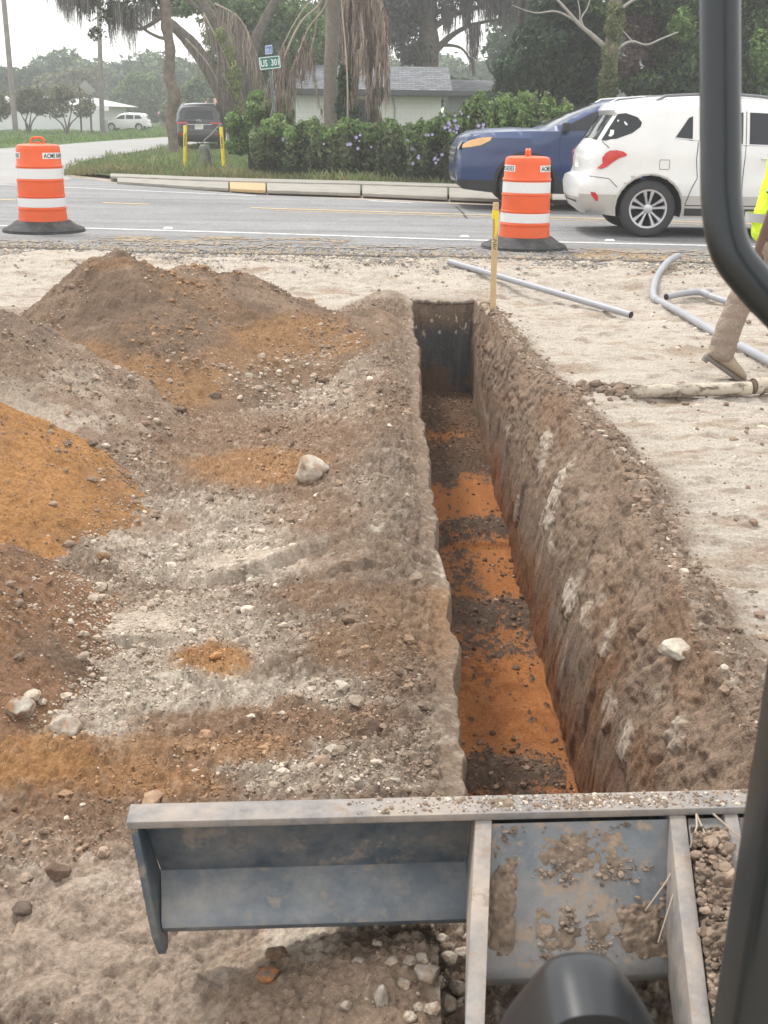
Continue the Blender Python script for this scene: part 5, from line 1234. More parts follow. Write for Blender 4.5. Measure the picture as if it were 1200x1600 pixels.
# rear quarter glass wrapped behind the rear window, side windows
cw.patch('rear_window',[(.235,1.14),(.42,1.17),(.60,1.235),(.70,1.31),(.715,1.36),(.66,1.42),(.52,1.465),(.435,1.455),(.40,1.40)],M_GLASS)
cw.patch('quarter_window',[(1.12,1.19),(1.33,1.155),(1.33,1.44),(1.28,1.42)],M_GLASS)
cw.patch('window',[(1.42,1.145),(1.94,1.125),(1.94,1.49),(1.6,1.485),(1.42,1.455)],M_GLASS)
cw.patch('window',[(2.02,1.122),(2.98,1.10),(3.0,1.16),(2.66,1.42),(2.5,1.475),(2.02,1.49)],M_GLASS)
cw.seam([(1.40,1.14),(1.39,.95),(1.42,.72),(1.36,.60),(1.30,.40)]); cw.seam([(1.98,1.5),(1.98,1.1),(1.97,.40)]); cw.seam([(3.05,1.10),(3.06,.85),(3.02,.42)]); cw.seam([(1.30,.395),(3.02,.40)],.006)
cw.seam([(.12,.725),(.35,.70),(.455,.60)],.004,sides=(-1,1)); cw.seam([(.25,1.13),(.33,1.06)],.004); cw.seam([(.95,.93),(1.07,.93),(1.07,.82),(.95,.82),(.95,.93)],.003,'fuel_door_seam')
cw.seam([(1.12,1.185),(1.9,1.12),(2.98,1.095)],.008,'chrome_strip',M_CHR)
cw.patch('tail_light',[(.20,.82),(.25,.81),(.31,.835),(.39,.90),(.46,.945),(.54,.97),(.545,.99),(.50,1.02),(.42,1.035),(.34,1.03),(.29,1.0),(.25,.94),(.26,.88)],M_LAMPR,.012)
cw.endpatch('tail_light',[(.60,.83),(.79,.79),(.80,.98),(.76,1.05),(.62,1.0)],M_LAMPR)
cw.endpatch('licence_plate',[(-.17,.80),(.17,.80),(.17,.96),(-.17,.96)],M_PLATE); cw.endpatch('plate_recess',[(-.28,.775),(.28,.775),(.24,.99),(-.24,.99)],M_TRIM,eps=.003)
cw.endpatch('chrome_strip',[(-.30,.995),(.30,.995),(.30,1.02),(-.30,1.02)],M_CHR)
cw.patch('reflector',[(.14,.54),(.20,.53),(.235,.485),(.235,.43),(.21,.43),(.15,.50)],M_LAMPR,.010)
cw.endpatch('rear_diffuser',[(-.55,.30),(.55,.30),(.50,.42),(-.50,.42)],M_TRIM)
cw.patch('sill_trim',[(1.30,.27),(2.98,.27),(2.98,.36),(1.30,.36)],M_TRIM,.006)
for x in (.86,3.42):
    for sg in (-1,1): cw.wheel(x,.345,sg,.235,5)
cw.handle(1.62,.97); cw.handle(2.28,.96); cw.mirror(2.95,1.10,M_WPAINT); cw.rails(.9,2.5,mat('rail_grey',(.20,.20,.21),rough=.4,metal=.6))
for sg in (-1,1):
    P=[(.86+.42*math.cos(t),sg*(cw.y(.86+.42*math.cos(t),.34+.42*math.sin(t))+.004),.34+.42*math.sin(t)) for t in np.linspace(-.1,math.pi+.1,26)]; MB().tube(P,.014,6).build('wheel_arch_lip',M_BEIGE,cw.root,True)
    P=[(3.42+.42*math.cos(t),sg*(cw.y(3.42+.42*math.cos(t),.34+.42*math.sin(t))+.004),.34+.42*math.sin(t)) for t in np.linspace(-.1,math.pi+.1,26)]; MB().tube(P,.014,6).build('wheel_arch_lip',M_BEIGE,cw.root,True)
cw.endpatch('headlight',[(.5,.78),(.82,.80),(.80,.92),(.55,.88)],M_LAMPC,True); cw.endpatch('headlight',[(-.5,.78),(-.82,.80),(-.80,.92),(-.55,.88)],M_LAMPC,True); cw.endpatch('grille',[(-.40,.50),(.40,.50),(.45,.80),(-.45,.80)],M_TRIM,True)
# ---- blue SUV, nose at left
OUTB0=[(.30,.30),(.10,.34),(.02,.45),(0,.62),(.05,.72),(.08,1.0),(.14,1.10),(.30,1.45),(.32,1.58),(.42,1.66),(.9,1.72),(1.6,1.74),(2.2,1.73),(2.6,1.69),(2.92,1.60),(3.25,1.43),(3.62,1.20),(3.76,1.145),(4.1,1.135),(4.5,1.11),(4.78,1.07),(4.90,1.0),(4.96,.90),(4.99,.75),(5.0,.56),(4.98,.42),(4.90,.30)]
gh=lambda z: z if z<1.12 else 1.12+(z-1.12)*.80
OUTB=[(x,gh(z)) for x,z in OUTB0]
M_BPAINT=carpaint('navy_blue_paint',(.008,.034,.125)); 
bp_=px(838,330,ZR); rzb=R(180+1)
off=Matrix.Rotation(rzb,3,'Z')@Vector((3.98,.99,0)); bl=bp_-off; bl.z=ZR+.004
cb=Car('blue_suv',bl,rzb,'navy blue SUV driving left, mostly behind the drum and the white SUV','car',M_BPAINT,5.0,1.98,1.62,OUTB,[(1.10,.37,.44),(3.98,.37,.44)],1.12,.42,M_TRIM,.22,(1.15,1.47),(1.17,1.54),step=.10,sc=1.05)
cb.top=[(p[0],p[1]) for p in OUTB if p[1]>1.5]
_cp=cb.patch
cb.patch=lambda n,poly,m,*a,**k: _cp(n,[(x,gh(z)) for x,z in poly],m,*a,**k)
cb.patch('window',[(2.42,1.17),(3.34,1.16),(3.46,1.21),(3.06,1.46),(2.84,1.56),(2.42,1.58)],M_GLASS); cb.patch('window',[(1.50,1.19),(2.32,1.17),(2.32,1.60),(1.6,1.59)],M_GLASS); cb.patch('quarter_window',[(.5,1.22),(1.38,1.195),(1.46,1.56),(.75,1.54)],M_GLASS)
cb.patch('headlight',[(4.52,1.0),(4.66,.93),(4.82,.90),(4.93,.89),(4.92,.94),(4.84,.99),(4.70,1.03),(4.50,1.05)],M_LAMPA,.012,label='headlamp reflecting amber')
cb.endpatch('headlight',[(.60,.88),(.86,.86),(.82,.98),(.62,.95)],M_LAMPC,True); cb.endpatch('headlight',[(-.60,.88),(-.86,.86),(-.82,.98),(-.62,.95)],M_LAMPC,True)
cb.endpatch('grille',[(-.58,.66),(.58,.66),(.62,.93),(-.62,.93)],M_TRIM,True)
for zz in (.72,.80,.88): cb.endpatch('grille_bar',[(-.56,zz-.02),(.56,zz-.02),(.56,zz+.015),(-.56,zz+.015)],M_CHR,True,.016)
cb.endpatch('lower_grille',[(-.66,.40),(.66,.40),(.60,.54),(-.60,.54)],M_TRIM,True)
cb.seam([(3.5,1.12),(3.5,.8),(3.42,.45)]); cb.seam([(2.36,1.6),(2.36,.45)]); cb.seam([(1.45,1.2),(1.5,.9),(1.38,.5)])
for x in (1.10,3.98):
    for sg in (-1,1): cb.wheel(x,.38,sg,.25,5)
    for sg in (-1,1):
        P=[(x+.455*math.cos(t),sg*(cb.y(x+.455*math.cos(t),.37+.455*math.sin(t))+.004),.37+.455*math.sin(t)) for t in np.linspace(-.1,math.pi+.1,26)]; MB().tube(P,.028,6).build('wheel_arch_lip',M_TRIM,cb.root,True)
cb.handle(2.6,1.02); cb.handle(1.75,1.03); cb.mirror(3.42,1.14,M_TRIM); cb.rails(.6,2.75,M_CHR)
cb.endpatch('tail_light',[(.68,.9),(.9,.9),(.85,1.15),(.72,1.1)],M_LAMPR); cb.endpatch('tail_light',[(-.68,.9),(-.9,.9),(-.85,1.15),(-.72,1.1)],M_LAMPR)
# ---- black SUV parked on the side road, seen from behind
OUTK=[(.32,.28),(.12,.30),(.02,.40),(0,.58),(.04,.66),(.09,.72),(.10,.98),(.16,1.06),(.32,1.38),(.36,1.50),(.50,1.57),(1.0,1.63),(1.8,1.65),(2.4,1.62),(2.8,1.52),(3.3,1.20),(3.55,1.07),(4.0,1.0),(4.3,.90),(4.45,.72),(4.48,.50),(4.35,.28)]
M_KPAINT=carpaint('black_paint',(.014,.014,.017))
kp=px(312,233,ZL+.01); rzk=R(90+6)
kl=kp-Matrix.Rotation(rzk,3,'Z')@Vector((.0,0.0,0)); kl.z=ZL+.012
ck=Car('black_suv',kl,rzk,'black SUV parked facing away behind the yellow posts','car',M_KPAINT,4.48,1.85,1.65,OUTK,[(.92,.34,.40),(3.6,.34,.40)],1.04,.44,M_TRIM,.20,(1.08,1.44),(1.15,1.50),step=.14)
ck.top=[(p[0],p[1]) for p in OUTK if p[1]>1.48]
s_=(kp-CAM0).dot(_f)
ck.patch('window',[(.75,1.12),(1.3,1.10),(1.3,1.46),(1.0,1.44)],M_GLASS); ck.patch('window',[(1.4,1.10),(2.15,1.09),(2.15,1.48),(1.4,1.47)],M_GLASS); ck.patch('window',[(2.25,1.09),(3.1,1.08),(2.7,1.40),(2.25,1.48)],M_GLASS)
for a in (-1,1):
    ck.endpatch('tail_light',[(a*.42,.93),(a*.84,.90),(a*.86,.97),(a*.45,.985)],M_LAMPR); ck.endpatch('reflector',[(a*.62,.50),(a*.82,.50),(a*.82,.58),(a*.62,.56)],M_LAMPR)
ck.endpatch('licence_plate',[(-.16,.72),(.16,.72),(.16,.88),(-.16,.88)],M_PLATE,eps=.016); ck.endpatch('tailgate_strip',[(-.50,.885),(.50,.885),(.50,.905),(-.50,.905)],M_CHR)
em=MB(); ex_=ck.endx(0,1.01)-.012
em.tube([(ex_,.09*math.cos(t),1.02+.048*math.sin(t)) for t in np.linspace(0,2*math.pi,25)],.008,5); em.tube([(ex_,-.045,.985),(ex_,-.025,1.055)],.009,5); em.tube([(ex_,.025,.985),(ex_,.045,1.055)],.009,5); em.tube([(ex_,-.035,1.015),(ex_,.035,1.025)],.008,5)
em.build('emblem',M_CHR,ck.root,True)
ck.endpatch('rear_bumper_strip',[(-.80,.42),(.80,.42),(.80,.52),(-.80,.52)],M_TRIM)
for x in (.92,3.6):
    for sg in (-1,1): ck.wheel(x,.345,sg,.23,5,True)
ck.mirror(2.95,1.10,M_KPAINT); ck.rails(.6,2.5,M_CHR)
# ---- far white cars on the lawn by the hedge trees
fp=px(199,204.5,ZL); Wd=4.5*F_PX/((fp-CAM0).dot(_f))
for i,(xp,yp,lab,sc) in enumerate([(200,204.3,'far white crossover parked on the grass by the shed',1.0),(170,201.5,'second far white car, only its nose showing past the pole',1.0)]):
    q=px(xp,yp,ZL); depth=(q-CAM0).dot(_f); sc=(72/F_PX*depth)/4.48 if i==0 else sc_*1.0
    sc_=sc
    ofs=Matrix.Rotation(R(176),3,'Z')@Vector((2.24*sc,0,0)); l=q-ofs; l.z=ZL
    if i==1: l=l+Vector((-.2,2.2,0))
    c=Car('white_crossover',l,R(176),lab,'car',M_WPAINT,4.48,1.8,1.62,OUTK,[(.92,.34,.40),(3.6,.34,.40)],1.04,.36,M_TRIM,.20,(1.08,1.44),(1.15,1.50),sc=sc,step=.2,group='white cars on the far lawn')
    c.patch('window',[(.55,1.14),(1.3,1.10),(1.3,1.46),(.8,1.44)],M_GLASS); c.patch('window',[(1.4,1.10),(2.15,1.09),(2.15,1.48),(1.4,1.47)],M_GLASS); c.patch('window',[(2.25,1.09),(3.1,1.08),(2.7,1.40),(2.25,1.48)],M_GLASS)
    for x in (.92,3.6):
        for sg in (-1,1): c.wheel(x,.345,sg,.23,5,True)
# ================================================================== VEGETATION
def leaves(name,blobs,n,size,cols,seed,parent=None,clump=.55,scale=1.6,dens=None,kind=None,label=None,flatz=1.0,droop=0,thr=-.05,mat_=None):
    """blobs: (x,y,z,rx,ry,rz); leaf-sized faces gathered in clumps through the volume, most near the outside"""
    rg=np.random.default_rng(seed); B=np.array(blobs,float); vol=(B[:,3]*B[:,4]*B[:,5])**.8; pr=vol/vol.sum()
    pick=rg.choice(len(B),int(n*2.4),p=pr); b=B[pick]; m=len(pick)
    d=rg.normal(0,1,(m,3)); d/=np.linalg.norm(d,axis=1,keepdims=True); r=rg.uniform(.15,1,m)**(.45)
    r=r*(1+.22*fbm3(d[:,0]*2.3+pick*3.1,d[:,1]*2.3,d[:,2]*2.3,3,seed))
    P=b[:,:3]+d*b[:,3:6]*r[:,None]
    f=fbm3(P[:,0]*scale,P[:,1]*scale,P[:,2]*scale,3,seed+1); f2=fbm3(P[:,0]*scale*3,P[:,1]*scale*3,P[:,2]*scale*3,2,seed+4)
    k=(f+.5*f2+rg.uniform(-.15,.15,m))>thr; P=P[k][:n]; f=f[k][:n]; r=r[k][:n]; d=d[k][:n]; m=len(P)
    if m==0: return None
    P[:,2]=np.maximum(P[:,2],ZL)
    nr=rg.normal(0,1,(m,3))+d*.8; nr[:,2]+=.5; nr/=np.linalg.norm(nr,axis=1,keepdims=True)
    t=rg.normal(0,1,(m,3)); t[:,2]-=droop; t-=nr*(t*nr).sum(1,keepdims=True); t/=np.linalg.norm(t,axis=1,keepdims=True)+1e-9; u=np.cross(nr,t)
    s=size*rg.uniform(.55,1.35,m)[:,None]
    V=np.stack([P-t*s,P+u*s*.48,P+t*s,P-u*s*.48],1).reshape(-1,3); F=np.arange(4*m).reshape(m,4)
    C=np.array(cols)[rg.integers(0,len(cols),m)]; C=C*(rg.uniform(.72,1.3,(m,1)))*(1+.7*f2[k][:n][:,None])
    o=np_mesh(name,V,F,mat_ or M_LEAF,np.repeat(np.clip(C,0.004,1),4,0),smooth=False,parent=parent,kind=kind)
    if label:o['label']=label
    return o
def strands(name,starts,lens,w,cols,seed,parent=None,spread=.25,seg=5,sag=None,mat_=None,label=None,kind=None):
    rg=np.random.default_rng(seed); n=len(starts); S=np.asarray(starts,float); L=np.asarray(lens,float)
    a=rg.uniform(0,6.28,n); dx=np.cos(a)*w;dy=np.sin(a)*w; dr=rg.normal(0,spread,(n,2)) if sag is None else sag
    pts=[]
    for j in range(seg+1):
        t=j/seg; q=S.copy(); q[:,0]+=dr[:,0]*L*t*(1.4-.4*t)+rg.normal(0,.02,n)*L; q[:,1]+=dr[:,1]*L*t; q[:,2]-=L*t**1.15; ww=(1-.75*t)
        pts.append(np.stack([q-np.stack([dx,dy,dx*0],-1)*ww,q+np.stack([dx,dy,dx*0],-1)*ww],1))
    V=np.concatenate(pts,1)  # n,(seg+1)*2,3
    f=[]
    for j in range(seg): f.append([2*j,2*j+1,2*j+3,2*j+2])
    F=(np.array(f)[None]+(np.arange(n)*(seg+1)*2)[:,None,None]).reshape(-1,4)
    C=np.array(cols)[rg.integers(0,len(cols),n)]*rg.uniform(.6,1.35,(n,1))
    o=np_mesh(name,V.reshape(-1,3),F,mat_ or M_DRY,np.repeat(np.clip(C,0,1),(seg+1)*2,0),smooth=False,parent=parent,kind=kind)
    if label:o['label']=label
    return o
M_DRY=mat('dry_frond',(1,1,1),rough=.9,spec=.1,attr=True)
M_BRK=mat('bark',(.20,.165,.135),rough=.95,spec=.1,noise=(5,.35),bump=(14,.04)); M_BRKD=mat('dark_bark',(.14,.118,.10),rough=.95,spec=.1,noise=(5,.4),bump=(14,.05)); M_PALM=mat('palm_bark',(.27,.235,.20),rough=.95,noise=(7,.25),bump=(20,.03))
def S_(Y): return F_PX/(Y*_f.y+1.2*.3)
def PB(Y,bl,dy=None,ry=None):
    """photo-pixel ellipses (x,y,rx,ry) at distance Y -> world blobs"""
    out=[]; rg=random.Random(int(Y*10))
    for q in bl:
        x,y,rx,rz=q[:4]; yo=(q[4] if len(q)>4 else rg.uniform(-.6,.6)); p=pY(x,y,Y+yo); s=S_(Y+yo)
        out.append((p.x,p.y,p.z,rx/s,(ry or rx/s*.8),rz/s))
    return out
def trunkpath(Y,pts,wid,k=5,yoff=None):
    P=[pY(x,y,Y+(yoff[i] if yoff else 0)) for i,(x,y) in enumerate(pts)]; s=S_(Y); sp=smoothpath(P,k)
    W=[w/2/s for w in wid]; r=np.interp(np.linspace(0,len(P)-1,len(sp)),range(len(P)),W); return sp,list(r)
def tree(name,label,cat,base,group=None):
    return empty(name,(base.x,base.y,ZL),0,label,cat,group)
def attach(o,root,name=None):
    if o is None: return
    o.parent=root; o.location=tuple(-v for v in root.location); return o
def trunk(root,Y,pts,wid,m=None,name='trunk',yoff=None,n=10,rug=.06):
    sp,r=trunkpath(Y,pts,wid,5,yoff); rr=[a*(1+random.uniform(-rug,rug)) for a in r]
    o=MB().tube(sp,rr,n).build(name,m or M_BRK,None,True,angle=80); attach(o,root); return o
G_BR=[(.12,.20,.06),(.16,.25,.08),(.20,.29,.10),(.09,.16,.05)]
G_MID=[(.105,.16,.07),(.13,.19,.08),(.16,.22,.095),(.085,.13,.06)]
G_DK=[(.050,.088,.048),(.066,.112,.055),(.08,.13,.062),(.038,.066,.038)]
G_OLV=[(.15,.175,.09),(.18,.195,.115),(.13,.15,.08),(.22,.205,.135)]
DRYC=[(.34,.27,.22),(.42,.345,.28),(.27,.21,.18),(.20,.165,.145)]
MOSS=[(.16,.155,.15),(.12,.115,.11),(.20,.185,.17),(.09,.085,.085)]
# far treeline: one mass at the back of the lawn
Y=150
bl=[]
rg=random.Random(5)
for x in range(-260,1560,26):
    top=100+14*math.sin(x*.045)+8*math.sin(x*.013+2)+rg.uniform(-8,8); bl.append((x,top+34,30,38,rg.uniform(-8,8)))
leaves('woods',PB(Y,bl,ry=5),int(90000/Q),.40,G_DK+G_MID,1001,scale=.25,thr=-.25,kind='stuff',label='far line of trees along the back of the lawn')
# a dense green mass far behind the house and roadside trees
bl=[]
for x in range(360,1700,34): bl.append((x,rg.uniform(20,90) if x<585 or x>800 else rg.uniform(140,152),46,60 if (x<585 or x>800) else 18,rg.uniform(-3,3)))
leaves('woods',PB(75,bl,ry=3.5),int(70000/Q),.24,G_DK,1002,scale=.4,thr=-.35,kind='stuff',label='dark woods behind the house')
# round trees on the far lawn
def roundtree(xc,yb,Y,bls,label,cols,n,size,tw=8,group=None,seed=0,thr=-.15):
    b=pY(xc,yb,Y); r=tree('round_tree',label,'tree',b,group); trunk(r,Y,[(xc,yb),(xc+1,yb-20),(xc,yb-45)],[tw,tw*.8,tw*.4],M_BRKD)
    attach(leaves('crown',PB(Y,bls),n,size,cols,seed,scale=.8,thr=thr),r); return r
roundtree(215,200,120,[(205,155,30,30),(225,150,30,34),(190,165,24,28),(240,165,24,24),(212,132,22,20)],'round green tree right behind the far white car',G_MID,int(16000/Q),.20,seed=1101)
roundtree(285,204,100,[(290,165,30,26),(310,150,24,30),(270,175,20,20)],'green tree between the red-roofed house and the leaning oaks',G_MID,int(9000/Q),.18,seed=1102)
roundtree(20,204,130,[(20,130,34,24),(50,125,30,20),(-10,135,28,26),(0,160,30,24)],'dark round tree behind the left utility pole',G_DK,int(12000/Q),.22,seed=1103)
roundtree(90,204,125,[(85,135,34,20),(115,125,26,18),(140,130,26,22),(150,155,22,26)],'olive tree behind the building with the pale gable sign',G_OLV,int(12000/Q),.22,seed=1104)
# crape myrtles
def myrtle(xc,yb,crown,label,seed,stems):
    Y=px(xc,yb,ZL).y; b=pY(xc,yb,Y); r=tree('small_tree',label,'tree',b,'small vase-shaped trees on the far lawn')
    for st in stems: trunk(r,Y,st,[3.2,2.4,1.6,.9],M_BRKD)
    attach(leaves('crown',PB(Y,crown),int(3600/Q),.10,G_OLV+[(.26,.22,.15)],seed,scale=1.4,thr=.0),r)
myrtle(44,208,[(40,160,24,18),(25,150,16,14),(62,165,16,16),(48,145,20,12)],'small vase-shaped tree just right of the left utility pole',1201,[[(44,208),(43,196),(36,184),(28,168)],[(45,208),(46,196),(48,182),(50,165)],[(46,208),(50,192),(58,180),(66,166)],[(43,205),(40,190),(44,175),(42,158)]])
myrtle(104,209,[(85,165,24,20),(110,155,28,22),(130,165,20,18),(100,145,26,14)],'small vase-shaped tree in front of the two thin dark posts',1202,[[(103,209),(98,196),(88,186),(74,176)],[(104,209),(103,195),(98,178),(92,162)],[(105,209),(110,194),(122,182),(132,170)],[(105,206),(108,190),(112,172),(114,158)]])
myrtle(-14,208,[(-10,165,22,22),(5,170,12,14)],'partly seen small tree cut by the left edge',1203,[[(-14,208),(-12,190),(-4,175),(2,165)]])
# ---------------------------------------------------------------- buildings
M_WALLW=mat('painted_block_wall',(.66,.66,.63),rough=.85,noise=(.9,.06)); M_ROOFP=mat('pale_roof',(.50,.50,.48),rough=.9,noise=(2,.1)); M_SHIN=mat('grey_shingles',(.155,.165,.18),rough=.95,noise=(2.2,.2))
def shingle(m,sx=.30,sy=.14):
    nt=m.node_tree;b=nt.nodes['Principled BSDF']; tc=nt.nodes.new('ShaderNodeTexCoord'); mp=nt.nodes.new('ShaderNodeMapping'); nt.links.new(tc.outputs['UV'] if False else tc.outputs['Object'],mp.inputs[0])
    mp.inputs['Rotation'].default_value=(R(90),0,0)
    br=nt.nodes.new('ShaderNodeTexBrick'); br.inputs['Scale'].default_value=1; br.inputs['Brick Width'].default_value=sx; br.inputs['Row Height'].default_value=sy; br.inputs['Mortar Size'].default_value=.012
    br.inputs['Color1'].default_value=(.7,.7,.7,1);br.inputs['Color2'].default_value=(1.25,1.25,1.25,1);br.inputs['Mortar'].default_value=(.35,.35,.35,1); nt.links.new(mp.outputs[0],br.inputs[0])
    mx=nt.nodes.new('ShaderNodeMix'); mx.data_type='RGBA'; mx.blend_type='MULTIPLY'; mx.inputs[0].default_value=1; src=b.inputs['Base Color'].links[0].from_socket; nt.links.new(src,mx.inputs[6]); nt.links.new(br.outputs[0],mx.inputs[7]); nt.links.new(mx.outputs[2],b.inputs['Base Color'])
shingle(M_SHIN,.32,.075)
def blockwall(m):
    nt=m.node_tree;b=nt.nodes['Principled BSDF']; tc=nt.nodes.new('ShaderNodeTexCoord'); mp=nt.nodes.new('ShaderNodeMapping'); nt.links.new(tc.outputs['Object'],mp.inputs[0]); mp.inputs['Rotation'].default_value=(R(90),0,0)
    br=nt.nodes.new('ShaderNodeTexBrick'); br.inputs['Scale'].default_value=1; br.inputs['Brick Width'].default_value=.4; br.inputs['Row Height'].default_value=.2; br.inputs['Mortar Size'].default_value=.006; br.inputs['Color1'].default_value=br.inputs['Color2'].default_value=(1,1,1,1); br.inputs['Mortar'].default_value=(.80,.80,.78,1); nt.links.new(mp.outputs[0],br.inputs[0])
    mx=nt.nodes.new('ShaderNodeMix'); mx.data_type='RGBA'; mx.blend_type='MULTIPLY'; mx.inputs[0].default_value=1; nt.links.new(b.inputs['Base Color'].links[0].from_socket,mx.inputs[6]); nt.links.new(br.outputs[0],mx.inputs[7]); nt.links.new(mx.outputs[2],b.inputs['Base Color'])
blockwall(M_WALLW)
M_FASC=mat('dark_fascia',(.075,.08,.085),rough=.7)
def gable(name,label,Y,xl,xr,ye,yr,xwl,xwr,depth,mroof,mwall,mf,zb=ZL,eave=.5,seed=0):
    """long side faces the road. ye/yr: eave and ridge rows; the ridge stands depth/2 further back"""
    A=pY(xl,ye,Y); Bq=pY(xr,ye,Y); ze=(A.z+Bq.z)/2; rdg=pY((xl+xr)/2,yr,Y+depth/2+eave); zr=rdg.z
    r=empty(name,((A.x+Bq.x)/2,Y+eave,zb),0,label,'house'); ox,oy,oz=r.location
    wl=pY(xwl,ye,Y+eave).x-ox; wr_=pY(xwr,ye,Y+eave).x-ox; x0=A.x-ox;x1=Bq.x-ox; H=ze-zb; Z=zr-zb; D=depth
    MB().add([(wl,0,0),(wr_,0,0),(wr_,D,0),(wl,D,0),(wl,0,H+.05),(wr_,0,H+.05),(wr_,D,H+.05),(wl,D,H+.05),(wl,D/2,Z-.08),(wr_,D/2,Z-.08)],[(0,1,5,4),(2,3,7,6),(1,2,6,9,5),(3,0,4,8,7)]).build('wall',mwall,r)
    mb=MB()
    for s in (0,1):
        ya=-eave if s==0 else D+eave; ym=D/2
        V=[(x0,ya,H),(x1,ya,H),(x1,ym,Z),(x0,ym,Z),(x0,ya,H-.04),(x1,ya,H-.04),(x1,ym,Z-.06),(x0,ym,Z-.06)]
        mb.add(V,[(0,1,2,3),(4,7,6,5),(0,4,5,1),(1,5,6,2),(3,7,4,0)])
    rf=mb.build('roof',mroof,r)
    MB().box(((x0+x1)/2,-eave-.012,H-.10),(x1-x0,.022,.20)).build('fascia',mf,r)
    MB().box(((x0+x1)/2,-eave/2,H-.215),(x1-x0-.02,eave-.02,.02)).build('soffit',mf,r)
    return r,H,(wl,wr_)
h,Hh,wx=gable('house','low white block house with a grey shingle roof behind the hedge','' or 48,448,707,139.5,103,462,690,7.0,M_SHIN,M_WALLW,M_FASC)
sx_=wx[1]-1.9
MB().tube([(sx_+.1,-.03,0),(sx_+.1,-.03,1.6),(sx_+.02,-.05,Hh-.3),(sx_-.1,-.2,Hh-.22)],.03,6).build('downpipe',mat('pipe_grey',(.30,.31,.31),rough=.7),h,True)
for a,b in ((wx[0]+2.55,.75),):
    f=MB().box((a,-.02,1.35),(.9,.06,1.1)).build('window',M_FASC,h); MB().box((a,-.055,1.35),(.76,.01,.96)).build('pane',M_GLASS,f)
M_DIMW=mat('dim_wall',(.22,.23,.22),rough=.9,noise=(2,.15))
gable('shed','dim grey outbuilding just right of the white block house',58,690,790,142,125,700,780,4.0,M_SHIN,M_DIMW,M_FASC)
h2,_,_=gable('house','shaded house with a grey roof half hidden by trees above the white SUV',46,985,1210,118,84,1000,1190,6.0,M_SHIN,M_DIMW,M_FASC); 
for a in (-2.2,.3): f=MB().box((a,-.03,1.3),(1.1,.05,1.5)).build('window',M_WALLW,h2); MB().box((a,-.06,1.3),(.9,.02,1.3)).build('pane',M_GLASS,f)
# white building at far left with flat pale roof
Yw=px(80,203,ZL).y
A=pY(-90,203,Yw); Bq=pY(156,203,Yw); bw_=empty('white_building',((A.x+Bq.x)/2,Yw,ZL),0,'long low white building at the far left behind the small trees','building'); W2=(Bq.x-A.x)/2
zt=pY(60,150,Yw).z-ZL; ze=pY(150,166,Yw).z-ZL
MB().add([(-W2,0,0),(W2,0,0),(W2,9,0),(-W2,9,0),(-W2,0,ze),(W2,0,ze),(W2,9,ze),(-W2,9,ze)],[(0,1,5,4),(1,2,6,5),(2,3,7,6),(3,0,4,7)]).build('wall',mat('white_render',(.72,.72,.71),rough=.8),bw_)
MB().add([(-W2-.6,-.8,ze),(W2+.9,-.8,ze),(W2-1.5,4.5,zt),(-W2-.6,4.5,zt),(W2-1.5,5.0,zt),(-W2-.6,5.0,zt),(W2+.9,9.8,ze),(-W2-.6,9.8,ze)],[(0,1,2,3),(3,2,4,5),(5,4,6,7),(1,6,4,2),(0,7,6,1)]).build('roof',M_ROOFP,bw_)
MB().box((.15,-.82,ze-.12),(2*W2+1.5,.05,.34)).build('fascia',mat('white_fascia',(.78,.78,.77),rough=.7),bw_)
MB().box((W2-1.6,-.03,ze/2-.1),(1.5,.06,ze-.2)).build('door',mat('beige_door',(.42,.38,.33),rough=.8),bw_)
for a in (-W2+3.2,-W2+5.6,W2-4.2): f=MB().box((a,-.03,1.7),(1.0,.06,.9)).build('window',mat('win_frame',(.5,.5,.5),rough=.6),bw_); MB().box((a,-.065,1.7),(.84,.02,.74)).build('pane',M_GLASS,f)
o=MB().box((pY(30,203,Yw-4).x,Yw-4,ZL+.72),(W2*2.0,.14,1.44)).build('white_fence',mat('white_wall_paint',(.70,.71,.72),rough=.7,noise=(1,.05)),None,False,.01,1); tag(o,'plain white low wall in front of the far left building','wall')
# little grey shed and red-roofed house
q=px(167,196,ZL); Yq=q.y; s=S_(Yq); w=16/s; r=empty('small_shed',(q.x,Yq,ZL),0,'tiny pale shed with a domed roof beside the far white cars','shed')
MB().prism([(-w/2,0),(w/2,0),(w/2,1.5),(w*.3,2.1),(-w*.3,2.1),(-w/2,1.5)],0,2.0).build('shed_body',mat('shed_grey',(.40,.42,.42),rough=.7),r)
gable('red_roof_house','far house with a red roof seen between the palm-like trunk and the oaks',112,246,330,178,153,250,326,9,mat('red_roof',(.30,.125,.10),rough=.9,noise=(1,.15)),mat('brown_wall',(.17,.13,.11),rough=.9),mat('red_fascia',(.22,.15,.13),rough=.8))
